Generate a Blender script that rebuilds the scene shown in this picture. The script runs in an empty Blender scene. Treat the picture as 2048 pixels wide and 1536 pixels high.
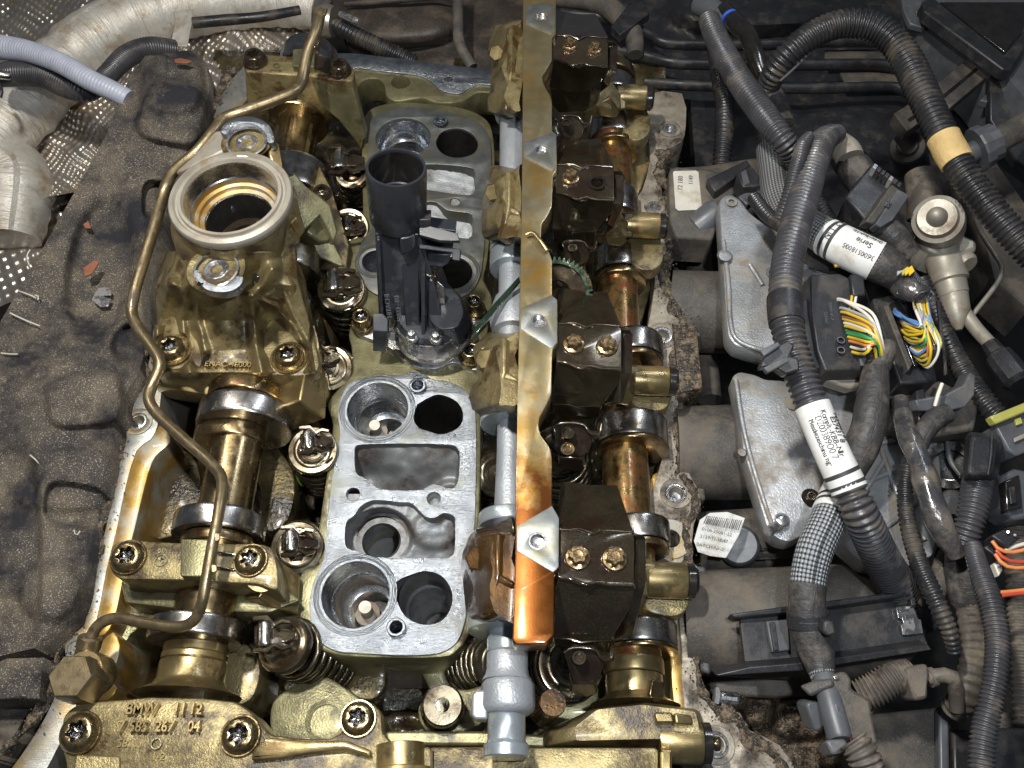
import bpy, bmesh, math, random
from mathutils import Vector, Matrix, noise
random.seed(7)
sc = bpy.context.scene
C = bpy.context.collection

# ------------------------------------------------------------------ camera, world, lights, exposure
TILT = math.radians(30.0)
FPX = 1770.0
DIST = 17.7
cam_d = bpy.data.cameras.new('camera'); cam = bpy.data.objects.new('camera', cam_d); C.objects.link(cam)
cam.location = (0, -DIST*math.sin(TILT), DIST*math.cos(TILT)); cam.rotation_euler = (TILT, 0, 0)
cam_d.sensor_width = 36; cam_d.lens = FPX/2048*36; cam_d.clip_start = .1; cam_d.clip_end = 200
sc.camera = cam
sc.unit_settings.scale_length = 0.024
w = bpy.data.worlds.new('World'); sc.world = w; w.use_nodes = True
bg = w.node_tree.nodes['Background']; bg.inputs[0].default_value = (.75, .85, 1, 1); bg.inputs[1].default_value = .045
def area(name, loc, target, size, power, col, sizey=None):
    l = bpy.data.lights.new(name, 'AREA'); o = bpy.data.objects.new(name, l); C.objects.link(o)
    l.shape = 'RECTANGLE'; l.size = size; l.size_y = sizey or size; l.energy = power; l.color = col
    o.location = loc; o.rotation_euler = (Vector(target)-Vector(loc)).to_track_quat('-Z', 'Y').to_euler()
area('work_light', (-5.2, -.5, 25), (-.5, -1.5, 0), 1.6, 4600, (1, .97, .9), .8)
area('phone_torch', (1.8, -8.0, 16.5), (3, 0, 0), .4, 1050, (.88, .94, 1))
area('added_streak_lamp', (9, 9, 16), (2, 0, 0), .7, 420, (.85, .92, 1), 9)  # unseen strip lamp, added to give the metal streak highlights
area('added_streak_lamp', (-10, 4, 15), (-2, 0, 0), .6, 400, (1, .95, .85), 8)  # second unseen strip lamp added for highlights, from the left
sc.view_settings.view_transform = 'Standard'; sc.view_settings.look = 'None'
sc.view_settings.exposure = .5; sc.view_settings.gamma = 1
sc.render.resolution_x = 1024; sc.render.resolution_y = 768

# ------------------------------------------------------------------ geometry of the view: photo pixel + height -> point
CAM = Vector(cam.location); RC = Matrix.Rotation(TILT, 3, 'X'); VD = RC @ Vector((0, 0, -1))
def P(px, py, z=0.0):
    d = RC @ Vector(((px-1024)/FPX, -(py-768)/FPX, -1))
    return CAM + d*((z-CAM.z)/d.z)
def S(p): return (p-CAM).dot(VD)/FPX           # world length of one photo pixel there
def PP(t): return P(*t) if not isinstance(t, Vector) else t

# ------------------------------------------------------------------ registry
WO = {}; KIDS = []; THINGS = []
def thing(name, label, cat, group=None):
    o = bpy.data.objects.new(name, None); C.objects.link(o); o.empty_display_size = .2
    o['label'] = label; o['category'] = cat
    if group: o['group'] = group
    THINGS.append(o); return o
def fin(me, name, mat, parent=None, smooth=38, bevel=None, kind=None, label=None, segs=2):
    n = len(me.vertices)
    c = Vector((0, 0, 0))
    if n:
        co = [v.co for v in me.vertices]
        c = Vector(((min(v.x for v in co)+max(v.x for v in co))/2, (min(v.y for v in co)+max(v.y for v in co))/2, min(v.z for v in co)))
        me.transform(Matrix.Translation(-c))
    if smooth:
        me.polygons.foreach_set('use_smooth', [True]*len(me.polygons))
        me.set_sharp_from_angle(angle=math.radians(smooth))
    if isinstance(mat, (list, tuple)):
        for m in mat: me.materials.append(m)
    elif mat: me.materials.append(mat)
    o = bpy.data.objects.new(name, me); C.objects.link(o); o.location = c; WO[o] = c
    if parent is not None: o.parent = parent; KIDS.append(o)
    if bevel:
        b = o.modifiers.new('edge', 'BEVEL'); b.width = bevel; b.segments = segs; b.limit_method = 'ANGLE'; b.angle_limit = math.radians(40)
        b.harden_normals = False
    if kind: o['kind'] = kind
    if label: o['label'] = label
    return o
def tag(o, label, cat, group=None):
    o['label'] = label; o['category'] = cat
    if group: o['group'] = group
    return o
def finalise():
    for t in THINGS:
        pts = []
        for k in t.children:
            if k.type == 'MESH':
                M_ = Matrix.LocRotScale(WO[k], k.rotation_euler, k.scale)
                pts += [M_ @ Vector(b) for b in k.bound_box]
        if not pts: print('EMPTY THING', t.name); continue
        WO[t] = Vector(((min(p.x for p in pts)+max(p.x for p in pts))/2, (min(p.y for p in pts)+max(p.y for p in pts))/2, min(p.z for p in pts)))
        t.location = WO[t]
    for o in KIDS: o.location = WO[o]-WO[o.parent]

# ------------------------------------------------------------------ mesh builders
def mesh(vs, fs, name='mesh', uvs=None):
    me = bpy.data.meshes.new(name); me.from_pydata([tuple(v) for v in vs], [], fs)
    if uvs:
        l = me.uv_layers.new(name='UVMap')
        for lp in me.loops: l.data[lp.index].uv = uvs[lp.vertex_index]
    me.validate(); me.update(); return me
def bmn(me):
    b = bmesh.new(); b.from_mesh(me); bmesh.ops.recalc_face_normals(b, faces=b.faces); b.to_mesh(me); b.free(); return me
def crom(pts, n=6, closed=True):
    out = []; L = len(pts); rng = range(L) if closed else range(L-1)
    for i in rng:
        if closed: p = [pts[(i+k-1) % L] for k in range(4)]
        else: p = [pts[max(0, min(L-1, i+k-1))] for k in range(4)]
        for j in range(n):
            t = j/n
            out.append(tuple(.5*((2*b)+(-a+c)*t+(2*a-5*b+4*c-d)*t*t+(-a+3*b-3*c+d)*t**3) for a, b, c, d in zip(*p)))
    if not closed: out.append(tuple(pts[-1]))
    return out
def rnd(pts, r=8, n=3):
    """round the corners of a closed pixel outline"""
    out = []; L = len(pts)
    for i in range(L):
        a = Vector(pts[i-1][:2]); b = Vector(pts[i][:2]); c = Vector(pts[(i+1) % L][:2])
        u = a-b; v = c-b; k = min(r, u.length*.45, v.length*.45)
        if u.length < 1e-6 or v.length < 1e-6: continue
        s = b+u.normalized()*k; e = b+v.normalized()*k
        for j in range(n+1):
            t = j/n; out.append(tuple(s*(1-t)**2+b*2*t*(1-t)+e*t*t))
    return out
def circ(px, py, r, z=0, n=28, sy=1.0, ph=0):
    """a true world circle of photo radius r, as world points"""
    c = P(px, py, z); R = r*S(c)
    return [c+Vector((R*math.cos(ph+2*math.pi*i/n), R*sy*math.sin(ph+2*math.pi*i/n), 0)) for i in range(n)]
def plate(name, outline, z, depth, mat, parent, holes=(), bevel=.025, smooth=40, label=None, kind=None):
    """outline and holes are pixel lists (at height z) or world points; solid down by depth"""
    cu = bpy.data.curves.new('c', 'CURVE'); cu.dimensions = '2D'; cu.fill_mode = 'BOTH'
    cu.extrude = max(.001, depth/2-bevel); cu.bevel_depth = bevel; cu.bevel_resolution = 1; cu.offset = -bevel
    for lp in [outline]+list(holes):
        w_ = [q if isinstance(q, Vector) else P(q[0], q[1], z) for q in lp]
        sp = cu.splines.new('POLY'); sp.points.add(len(w_)-1); sp.use_cyclic_u = True
        for k, q in enumerate(w_): sp.points[k].co = (q.x, q.y, 0, 1)
    ob = bpy.data.objects.new('c', cu); C.objects.link(ob)
    dg = bpy.context.evaluated_depsgraph_get(); me = bpy.data.meshes.new_from_object(ob.evaluated_get(dg))
    bpy.data.objects.remove(ob)
    b = bmesh.new(); b.from_mesh(me); bmesh.ops.remove_doubles(b, verts=b.verts, dist=.0008); b.to_mesh(b and me); b.free()
    me.materials.clear()
    me.transform(Matrix.Translation((0, 0, z-depth/2)))
    return fin(me, name, mat, parent, smooth, label=label, kind=kind)
def slab(name, pts, th, mat, parent, bevel=.02, smooth=38, label=None, kind=None, down=None):
    """n-gon through (px,py,z) points, given thickness along its normal (away from the camera)"""
    w_ = [PP(p) for p in pts]; n = Vector()
    for i in range(len(w_)): n += w_[i-1].cross(w_[i])
    n.normalize()
    if n.dot(CAM-w_[0]) < 0: n = -n
    if down: n = Vector((0, 0, 1))
    L = len(w_); vs = w_+[p-n*th for p in w_]
    fs = [list(range(L)), list(range(2*L-1, L-1, -1))]+[[i, (i+1) % L, L+(i+1) % L, L+i] for i in range(L)]
    return fin(bmn(mesh(vs, fs)), name, mat, parent, smooth, bevel, kind, label)
def loft(name, secs, mat, parent, cap=(True, True), smooth=50, bevel=None, label=None, kind=None, jit=0):
    """secs: equal-length lists of world points"""
    n = len(secs[0]); vs = [v for s in secs for v in s]; fs = []
    if jit: vs = [v+Vector((noise.noise(v*2.1), noise.noise(v*2.1+Vector((9, 0, 0))), noise.noise(v*2.1+Vector((0, 9, 0)))))*jit for v in vs]
    for i in range(len(secs)-1):
        for j in range(n): fs.append([i*n+j, i*n+(j+1) % n, (i+1)*n+(j+1) % n, (i+1)*n+j])
    if cap[0]: fs.append(list(range(n-1, -1, -1)))
    if cap[1]: fs.append(list(range((len(secs)-1)*n, len(secs)*n)))
    return fin(bmn(mesh(vs, fs)), name, mat, parent, smooth, bevel, kind, label)
def frames(pts):
    T = []; L = len(pts)
    for i in range(L): T.append((pts[min(L-1, i+1)]-pts[max(0, i-1)]).normalized())
    n = T[0].orthogonal().normalized()
    # start normal towards +z as far as possible
    zz = Vector((0, 0, 1))-T[0]*T[0].z
    if zz.length > .05: n = zz.normalized()
    N = [n]
    for i in range(1, L):
        n = N[-1]-T[i]*N[-1].dot(T[i]); N.append(n.normalized())
    B = [T[i].cross(N[i]) for i in range(L)]
    return T, N, B
def path(pts, step):
    """smooth path through (px,py,z[,r]) resampled to even steps; returns world pts and radii"""
    q = [tuple(PP(p[:3]))+((p[3]*S(PP(p[:3])),) if len(p) > 3 else (0,)) for p in pts]
    q = crom(q, 14, False)
    out = [Vector(q[0])]; acc = 0
    for a, b in zip(q, q[1:]):
        a = Vector(a); b = Vector(b); d = (b.xyz-a.xyz).length
        while acc+d >= step and d > 1e-9:
            t = (step-acc)/d; a = a.lerp(b, t); out.append(a.copy()); d = (b.xyz-a.xyz).length; acc = 0
        acc += d
    out.append(Vector(q[-1]))
    return [v.xyz for v in out], [v.w for v in out]
def tube_mesh(pts, rad, n=14, caps=True, flat=1.0):
    T, N, B = frames(pts); vs = []; uv = []; fs = []; s = 0
    for i, p in enumerate(pts):
        if i: s += (p-pts[i-1]).length
        for j in range(n):
            a = 2*math.pi*j/n
            vs.append(p+(N[i]*math.cos(a)*flat+B[i]*math.sin(a))*rad[i]); uv.append((j/n, s))
    for i in range(len(pts)-1):
        for j in range(n): fs.append([i*n+j, i*n+(j+1) % n, (i+1)*n+(j+1) % n, (i+1)*n+j])
    if caps: fs += [list(range(n-1, -1, -1)), list(range((len(pts)-1)*n, len(pts)*n))]
    return mesh(vs, fs, uvs=uv)
def tube(name, pts, mat, parent, r=None, n=14, step=.12, label=None, flat=1.0, kind=None, caps=True, lump=0):
    pts = [tuple(p)+((r,) if len(p) < 4 else ()) for p in pts]
    w_, rd = path(pts, step)
    if lump: rd = [x*(1+lump*noise.noise(p*3)) for x, p in zip(rd, w_)]
    return fin(tube_mesh(w_, rd, n, caps, flat), name, mat, parent, 60, label=label, kind=kind)
def hose(name, pts, mat, parent, r=None, period=10, n=18, amp=.19, label=None, split=False):
    """corrugated conduit: a ring every `period` photo pixels; rings get real relief"""
    pts = [tuple(p)+((r,) if len(p) < 4 else ()) for p in pts]
    per = period*S(PP(pts[len(pts)//2][:3])); st = per/6
    w_, rd = path(pts, st)
    prof = [.12, .0, .12, .8, 1, .8]
    jr = [noise.noise(p*.9)*.025 for p in w_]
    rr = [x*(1-amp*prof[i % 6]+j) for i, (x, j) in enumerate(zip(rd, jr))]
    return fin(tube_mesh(w_, rr, n), name, mat, parent, 75, label=label)
def sleeve(name, pts, mat, parent, s0, s1, k=1.05, r=None, label=None, n=24, step=.1, wob=.01):
    """a band wrapped round the path between length fractions s0..s1"""
    pts = [tuple(p)+((r,) if len(p) < 4 else ()) for p in pts]
    w_, rd = path(pts, step); L = len(w_)-1; a = int(s0*L); b = max(a+2, int(s1*L))
    w2 = w_[a:b+1]; r2 = [x*k*(1+wob*noise.noise(p*4)) for x, p in zip(rd[a:b+1], w2)]
    return fin(tube_mesh(w2, r2, n, True), name, mat, parent, 60, label=label)
def lathe(name, a, b, prof, mat, parent, n=32, caps=True, smooth=38, label=None, bevel=None, lobe=None, kind=None, sh=None):
    """profile [(t, rpx)] along the axis a->b (each (px,py,z)); lobe=(angle, k) draws the section out to one side"""
    A = PP(a); Bv = PP(b); ax = Bv-A; T = ax.normalized()
    z = Vector((0, 0, 1)); u = (z-T*z.dot(T)); u = u.normalized() if u.length > .1 else Vector((1, 0, 0)); u = (u-T*u.dot(T)).normalized(); v = T.cross(u)
    k = S(sh or A.lerp(Bv, .5)); vs = []; fs = []; uv = []
    for t, r in prof:
        c = A+ax*t
        for j in range(n):
            an = 2*math.pi*j/n; R = r*k
            if lobe:
                d = math.cos(an-lobe[0]); R *= 1+lobe[1]*max(0, d)**2.2
            vs.append(c+(u*math.cos(an)+v*math.sin(an))*R); uv.append((j/n, t*ax.length))
    for i in range(len(prof)-1):
        for j in range(n): fs.append([i*n+j, i*n+(j+1) % n, (i+1)*n+(j+1) % n, (i+1)*n+j])
    if caps: fs += [list(range(n-1, -1, -1)), list(range((len(prof)-1)*n, len(prof)*n))]
    return fin(bmn(mesh(vs, fs, uvs=uv)) if caps else mesh(vs, fs, uvs=uv), name, mat, parent, smooth, bevel, kind, label)
def rr(t0, t1, r, c=.08):
    """rounded-edge disc profile between t0 and t1; c in photo px"""
    d = (t1-t0)*.14
    return [(t0, r-c), (t0+d*.35, r-c*.3), (t0+d, r), (t1-d, r), (t1-d*.35, r-c*.3), (t1, r-c)]
def boxm(c, u, v, w_, su, sv, sw):
    vs = [c+u*(su*x)+v*(sv*y)+w_*(sw*z) for x in (-.5, .5) for y in (-.5, .5) for z in (-.5, .5)]
    fs = [[0, 1, 3, 2], [4, 6, 7, 5], [0, 4, 5, 1], [2, 3, 7, 6], [0, 2, 6, 4], [1, 5, 7, 3]]
    return vs, fs
def box(name, outline, z, depth, mat, parent, bevel=.03, label=None, kind=None):
    """prism from a pixel outline whose corners may carry their own z"""
    return slab(name, [(p[0], p[1], p[2] if len(p) > 2 else z) for p in outline], depth, mat, parent, bevel, 38, label, kind, down=True)
def spring(name, a, b, r, wire, turns, mat, parent, n=8):
    A = PP(a); Bv = PP(b); ax = Bv-A; T = ax.normalized(); u = T.orthogonal().normalized(); v = T.cross(u); k = S(A)
    N_ = int(turns*20); pts = [A+ax*(i/N_)+(u*math.cos(2*math.pi*turns*i/N_)+v*math.sin(2*math.pi*turns*i/N_))*r*k for i in range(N_+1)]
    return fin(tube_mesh(pts, [wire*k]*len(pts), n), name, mat, parent, 80)
def patch(name, left, right, nu, nv, zf, mat, parent, kind=None, skirt=.5, smooth=70, label=None):
    """height field between two pixel polylines; zf(px,py,u,v)->z"""
    def res(pl, n):
        d = [0]
        for a, b in zip(pl, pl[1:]): d.append(d[-1]+math.hypot(b[0]-a[0], b[1]-a[1]))
        o = []
        for i in range(n+1):
            s = d[-1]*i/n; k = 0
            while k < len(pl)-2 and d[k+1] < s: k += 1
            t = (s-d[k])/max(1e-6, d[k+1]-d[k]); o.append((pl[k][0]+(pl[k+1][0]-pl[k][0])*t, pl[k][1]+(pl[k+1][1]-pl[k][1])*t))
        return o
    Lp = res(left, nv); Rp = res(right, nv); vs = []; fs = []; uv = []
    for j in range(nv+1):
        for i in range(nu+1):
            t = i/nu; x = Lp[j][0]*(1-t)+Rp[j][0]*t; y = Lp[j][1]*(1-t)+Rp[j][1]*t
            vs.append(P(x, y, zf(x, y, t, j/nv))); uv.append((x/100, y/100))
    W = nu+1
    for j in range(nv):
        for i in range(nu): fs.append([j*W+i, (j+1)*W+i, (j+1)*W+i+1, j*W+i+1])
    if skirt:
        rim = [i for i in range(W)]+[j*W+nu for j in range(1, nv+1)]+[nv*W+i for i in range(nu-1, -1, -1)]+[j*W for j in range(nv-1, 0, -1)]
        base = len(vs)
        for q in rim: vs.append(vs[q]+Vector((0, 0, -skirt))); uv.append(uv[q])
        L = len(rim)
        for i in range(L): fs.append([rim[i], rim[(i+1) % L], base+(i+1) % L, base+i])
        fs.append([base+i for i in range(L-1, -1, -1)])
    return fin(mesh(vs, fs, uvs=uv), name, mat, parent, smooth, kind=kind, label=label)
def bump(x, y, cx, cy, rx, ry, h, rot=0, p=2):
    a = math.radians(rot); dx = (x-cx)*math.cos(a)+(y-cy)*math.sin(a); dy = -(x-cx)*math.sin(a)+(y-cy)*math.cos(a)
    d = (abs(dx/rx)**p+abs(dy/ry)**p)
    return h*(1-1/(1+math.exp(-(d-1)*6)))
def text_mesh(s, size=1.0, ex=.02, res=3, bold=0):
    cu = bpy.data.curves.new('t', 'FONT'); cu.body = s; cu.size = size; cu.extrude = ex; cu.resolution_u = res; cu.bevel_depth = .02 if ex >= .05 else 0; cu.align_x = 'CENTER'; cu.align_y = 'CENTER'; cu.offset = bold
    ob = bpy.data.objects.new('t', cu); C.objects.link(ob)
    dg = bpy.context.evaluated_depsgraph_get(); me = bpy.data.meshes.new_from_object(ob.evaluated_get(dg)); bpy.data.objects.remove(ob)
    me.materials.clear(); return me
def text_flat(name, s, px, py, z, h, ang, mat, parent, ex=.015, up=None, squash=1.0, bold=0, n=None):
    """lettering lying at height z; h = letter height in photo px, ang = baseline direction in the photo, degrees clockwise"""
    me = text_mesh(s, 1.0, ex, bold=bold); c = P(px, py, z); a = math.radians(ang)
    u = (P(px+math.cos(a)*10, py+math.sin(a)*10, z)-c)
    u.normalize(); nn = Vector((0, 0, 1)) if n is None else n.normalized(); u = (u-nn*u.dot(nn)).normalized(); v = nn.cross(u)
    k = h*S(c)/.72
    for q in me.vertices: q.co = c+u*(q.co.x*k*squash)+v*(q.co.y*k)+nn*q.co.z
    return fin(me, name, mat, parent, 30)
def text_wrap(name, s, pts, sfrac, ang, h, mat, parent, r=None, k=1.075, ex=.004, across=False, flip=False, sq=1.0):
    pts = [tuple(p)+((r,) if len(p) < 4 else ()) for p in pts]
    w_, rd = path(pts, .1); T, N, B = frames(w_); L = len(w_)-1
    me = text_mesh(s, 1.0, ex); i0 = sfrac*L; kk = h*S(w_[int(i0)])/.72
    for q in me.vertices:
        x, y = q.co.x*kk*sq, q.co.y*kk
        if flip: x, y = -x, -y
        if across: x, y = y, -x
        f = min(L-.001, max(0, i0+x/.1)); i = int(f); t = f-i
        p = w_[i].lerp(w_[i+1], t); R = rd[i]*k+q.co.z; a = ang-y/(rd[i]*k)
        q.co = p+(N[i]*math.cos(a)+B[i]*math.sin(a))*R
    return fin(me, name, mat, parent, 30)
# ------------------------------------------------------------------ materials
def M(name, c1, c2=None, metal=0, r1=.4, r2=None, sc_=3, stretch=(1, 1, 1), bump=.1, bs=30, dirt=None, dirt_amt=.5, ds=2.5, dirt_r=.6,
      coat=0, speck=None, speck_amt=.6, sks=60, emission=None, scratch=0, ss=(6, 90, 6), uvbraid=None, uvwave=None, dirt_metal=0, spec=.5, bands=None, coat_r=.1):
    m = bpy.data.materials.new(name); m.use_nodes = True; nt = m.node_tree; nt.nodes.clear(); N = nt.nodes.new; Lk = nt.links.new
    out = N('ShaderNodeOutputMaterial'); bs_ = N('ShaderNodeBsdfPrincipled'); Lk(bs_.outputs[0], out.inputs[0])
    tc = N('ShaderNodeTexCoord'); oi = N('ShaderNodeObjectInfo')
    add = N('ShaderNodeVectorMath'); add.operation = 'ADD'; mul = N('ShaderNodeVectorMath'); mul.operation = 'SCALE'; mul.inputs[3].default_value = 37.
    cmb = N('ShaderNodeCombineXYZ')
    for k in range(3): Lk(oi.outputs['Random'], cmb.inputs[k])
    Lk(cmb.outputs[0], mul.inputs[0]); Lk(tc.outputs['Object'], add.inputs[0]); Lk(mul.outputs[0], add.inputs[1])
    mp = N('ShaderNodeMapping'); mp.inputs['Scale'].default_value = stretch; Lk(add.outputs[0], mp.inputs[0])
    def noi(scale, vec=None, det=5, rough=.6):
        n = N('ShaderNodeTexNoise'); n.inputs['Scale'].default_value = scale; n.inputs['Detail'].default_value = det; n.inputs['Roughness'].default_value = rough
        Lk((vec or add.outputs[0]), n.inputs['Vector']); return n.outputs[0]
    def ramp(v, a, b):
        r = N('ShaderNodeMapRange'); r.inputs[1].default_value = a; r.inputs[2].default_value = b; Lk(v, r.inputs[0]); return r.outputs[0]
    def mix(f, a, b):
        x = N('ShaderNodeMix'); x.data_type = 'RGBA'
        Lk(f, x.inputs[0])
        for i, q in ((6, a), (7, b)):
            if isinstance(q, tuple): x.inputs[i].default_value = (*q[:3], 1)
            else: Lk(q, x.inputs[i])
        return x.outputs[2]
    def mixf(f, a, b):
        x = N('ShaderNodeMix'); x.data_type = 'FLOAT'; Lk(f, x.inputs[0])
        for i, q in ((2, a), (3, b)):
            if isinstance(q, (int, float)): x.inputs[i].default_value = q
            else: Lk(q, x.inputs[i])
        return x.outputs[0]
    c2 = c2 or tuple(x*.7 for x in c1); r2 = r1+.15 if r2 is None else r2
    f = ramp(noi(sc_, mp.outputs[0]), .35, .65)
    col = mix(f, c1, c2); rg = mixf(ramp(noi(sc_*2.3, mp.outputs[0]), .35, .65), r1, r2); met = None
    if speck:
        g = ramp(noi(sks, det=2), .58, .66); gg = N('ShaderNodeMath'); gg.operation = 'MULTIPLY'; gg.inputs[1].default_value = speck_amt; Lk(g, gg.inputs[0])
        col = mix(gg.outputs[0], col, speck)
    if dirt:
        th = 1-dirt_amt; d = ramp(noi(ds, det=9, rough=.68), .32+th*.36-.07, .32+th*.36+.09)
        col = mix(d, col, dirt); rg = mixf(d, rg, dirt_r)
        if metal: met = mixf(d, metal, dirt_metal)
    Lk(col, bs_.inputs['Base Color']); Lk(rg, bs_.inputs['Roughness']); bs_.inputs['Metallic'].default_value = metal
    if met is not None: Lk(met, bs_.inputs['Metallic'])
    bs_.inputs['Specular IOR Level'].default_value = spec
    if coat: bs_.inputs['Coat Weight'].default_value = coat; bs_.inputs['Coat Roughness'].default_value = coat_r
    h = None
    if bump:
        h = noi(bs, det=3)
        b = N('ShaderNodeBump'); b.inputs['Strength'].default_value = bump; b.inputs['Distance'].default_value = .05; Lk(h, b.inputs['Height']); last = b
    else: last = None
    if scratch:
        mp2 = N('ShaderNodeMapping'); mp2.inputs['Scale'].default_value = ss; mp2.inputs['Rotation'].default_value = (0, 0, .5); Lk(add.outputs[0], mp2.inputs[0])
        b2 = N('ShaderNodeBump'); b2.inputs['Strength'].default_value = scratch; b2.inputs['Distance'].default_value = .02; Lk(noi(1.6, mp2.outputs[0], 4, .7), b2.inputs['Height'])
        if last: Lk(last.outputs[0], b2.inputs['Normal'])
        last = b2
    if uvwave:
        mp4 = N('ShaderNodeMapping'); mp4.inputs['Scale'].default_value = (uvwave[0], uvwave[1], 1); mp4.inputs['Rotation'].default_value = (0, 0, .12); Lk(tc.outputs['UV'], mp4.inputs[0])
        b4 = N('ShaderNodeBump'); b4.inputs['Strength'].default_value = uvwave[2]; b4.inputs['Distance'].default_value = .06; Lk(noi(1.0, mp4.outputs[0], 6, .6), b4.inputs['Height'])
        if last: Lk(last.outputs[0], b4.inputs['Normal'])
        last = b4
    if uvbraid:
        mp3 = N('ShaderNodeMapping'); mp3.inputs['Scale'].default_value = (uvbraid[0], uvbraid[1], 1); Lk(tc.outputs['UV'], mp3.inputs[0])
        ck = N('ShaderNodeTexVoronoi'); ck.inputs['Randomness'].default_value = 0; ck.inputs['Scale'].default_value = 1
        Lk(mp3.outputs[0], ck.inputs['Vector'])
        rgb = mix(ramp(ck.outputs[0], .25, .55), uvbraid[2], uvbraid[3]); Lk(rgb, bs_.inputs['Base Color'])
        b3 = N('ShaderNodeBump'); b3.inputs['Strength'].default_value = .8; b3.invert = True; b3.inputs['Distance'].default_value = .05; Lk(ck.outputs[0], b3.inputs['Height']); last = b3
    if last: Lk(last.outputs[0], bs_.inputs['Normal'])
    if emission: bs_.inputs['Emission Color'].default_value = (*emission, 1); bs_.inputs['Emission Strength'].default_value = 1
    return m
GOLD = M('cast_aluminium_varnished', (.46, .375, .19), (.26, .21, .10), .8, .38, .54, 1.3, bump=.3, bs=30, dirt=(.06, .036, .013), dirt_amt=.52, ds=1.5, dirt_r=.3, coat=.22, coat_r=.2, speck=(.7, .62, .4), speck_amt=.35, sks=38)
GOLDD = M('cast_aluminium_oil_and_shade', (.16, .125, .055), (.06, .045, .02), .6, .3, .5, 1.6, bump=.5, bs=13, dirt=(.02, .014, .008), dirt_amt=.5, ds=1.2, dirt_r=.25, coat=.6)  # oily casting; shade of the deep gaps is darkened into its colour too
GOLDM = M('machined_varnished', (.44, .34, .165), (.30, .23, .11), .88, .24, .4, 1.1, bump=.03, bs=40, dirt=(.2, .11, .03), dirt_amt=.22, ds=1.4, dirt_r=.3, coat=.4, scratch=.12)
OLIVE = M('cast_olive', (.31, .285, .16), (.19, .175, .095), .72, .32, .46, 1.5, bump=.2, bs=28, dirt=(.06, .045, .018), dirt_amt=.36, ds=1.6, dirt_r=.3, coat=.35)
PAD = M('milled_aluminium', (.43, .455, .49), (.29, .31, .345), .96, .27, .4, 2.0, bump=.03, bs=70, dirt=(.33, .34, .27), dirt_amt=.2, ds=1.1, dirt_r=.4, dirt_metal=.8, scratch=.5, ss=(4, 70, 4))
PADD = M('milled_aluminium_grey', (.30, .31, .31), (.22, .23, .22), .85, .36, .5, 2, bump=.03, bs=60, dirt=(.2, .18, .11), dirt_amt=.4, ds=1.1, dirt_r=.4, dirt_metal=.7, scratch=.2)
BORE = M('bored_aluminium', (.62, .64, .67), (.42, .44, .47), 1, .17, .3, 3, (1, 1, 8), bump=.02, bs=40, dirt=(.12, .1, .08), dirt_amt=.2, ds=2, dirt_r=.4, dirt_metal=.6)
PORT = M('port_cast', (.30, .31, .32), (.17, .17, .17), .45, .42, .55, 1.5, bump=.18, bs=30, dirt=(.07, .05, .04), dirt_amt=.38, ds=1.6, dirt_r=.5)
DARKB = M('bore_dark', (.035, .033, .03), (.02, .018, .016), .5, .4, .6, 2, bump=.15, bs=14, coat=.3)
STAIND = M('brown_stained_casting', (.13, .065, .018), (.06, .032, .012), .6, .25, .4, 1.4, bump=.15, bs=24, dirt=(.05, .025, .01), dirt_amt=.4, ds=1.8, dirt_r=.2, coat=.7)
STEEL = M('cam_steel_polished', (.58, .56, .54), (.42, .40, .38), 1, .2, .32, 2, bump=.01, bs=50, dirt=(.20, .15, .09), dirt_amt=.3, ds=1.5, dirt_r=.3, dirt_metal=1, coat=.25)
SHAFT = M('cam_shaft_bronze', (.42, .32, .18), (.30, .22, .11), 1, .2, .34, 1.8, bump=.03, bs=30, dirt=(.13, .07, .03), dirt_amt=.3, ds=2, dirt_r=.3, dirt_metal=.9, coat=.4)
SHAFTR = M('cam_shaft_stained', (.36, .25, .10), (.26, .17, .07), .95, .2, .34, 1.5, bump=.05, bs=30, dirt=(.17, .045, .012), dirt_amt=.42, ds=3.4, dirt_r=.4, dirt_metal=.6, coat=.5)
BRSTEEL = M('spring_steel_brown', (.085, .068, .040), (.045, .036, .022), .7, .15, .28, 1.2, bump=.03, bs=16, dirt=(.03, .017, .012), dirt_amt=.45, ds=1.4, dirt_r=.15, dirt_metal=.4, coat=.85, speck=(.35, .3, .22), speck_amt=.35, sks=48)
SPRING = M('valve_spring_steel', (.19, .165, .115), (.09, .07, .045), .9, .22, .36, 2, bump=.03, dirt=(.05, .03, .012), dirt_amt=.35, ds=2, dirt_r=.2, dirt_metal=.6, coat=.6)
GREY = M('grey_cast_shaft', (.42, .44, .47), (.33, .35, .38), .45, .38, .5, 2, bump=.25, bs=24, dirt=(.28, .26, .22), dirt_amt=.15, ds=1.8, coat=.15)
GREYM = M('grey_machined_ring', (.45, .50, .54), (.36, .40, .43), .6, .24, .36, 2, bump=.02, dirt=(.33, .36, .24), dirt_amt=.25, ds=1.2, coat=.5)
BOLT = M('bolt_oiled', (.34, .26, .13), (.2, .15, .08), .95, .2, .34, 3, bump=.05, bs=12, dirt=(.04, .025, .012), dirt_amt=.35, ds=2, dirt_r=.15, dirt_metal=.5, coat=.6)
BOLTK = M('bolt_socket_oil', (.015, .012, .01), (.006, .005, .004), .3, .12, .25, 3, bump=.4, bs=6, coat=1)
TIP = M('bolt_bronze', (.42, .31, .17), (.3, .2, .1), .95, .18, .3, 3, bump=.03, dirt=(.1, .05, .02), dirt_amt=.3, ds=3, coat=.8)
PIPE = M('oil_pipe', (.30, .235, .135), (.22, .17, .10), .85, .3, .42, 3, bump=.08, bs=40, dirt=(.1, .07, .04), dirt_amt=.25, ds=3, coat=.3)
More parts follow.
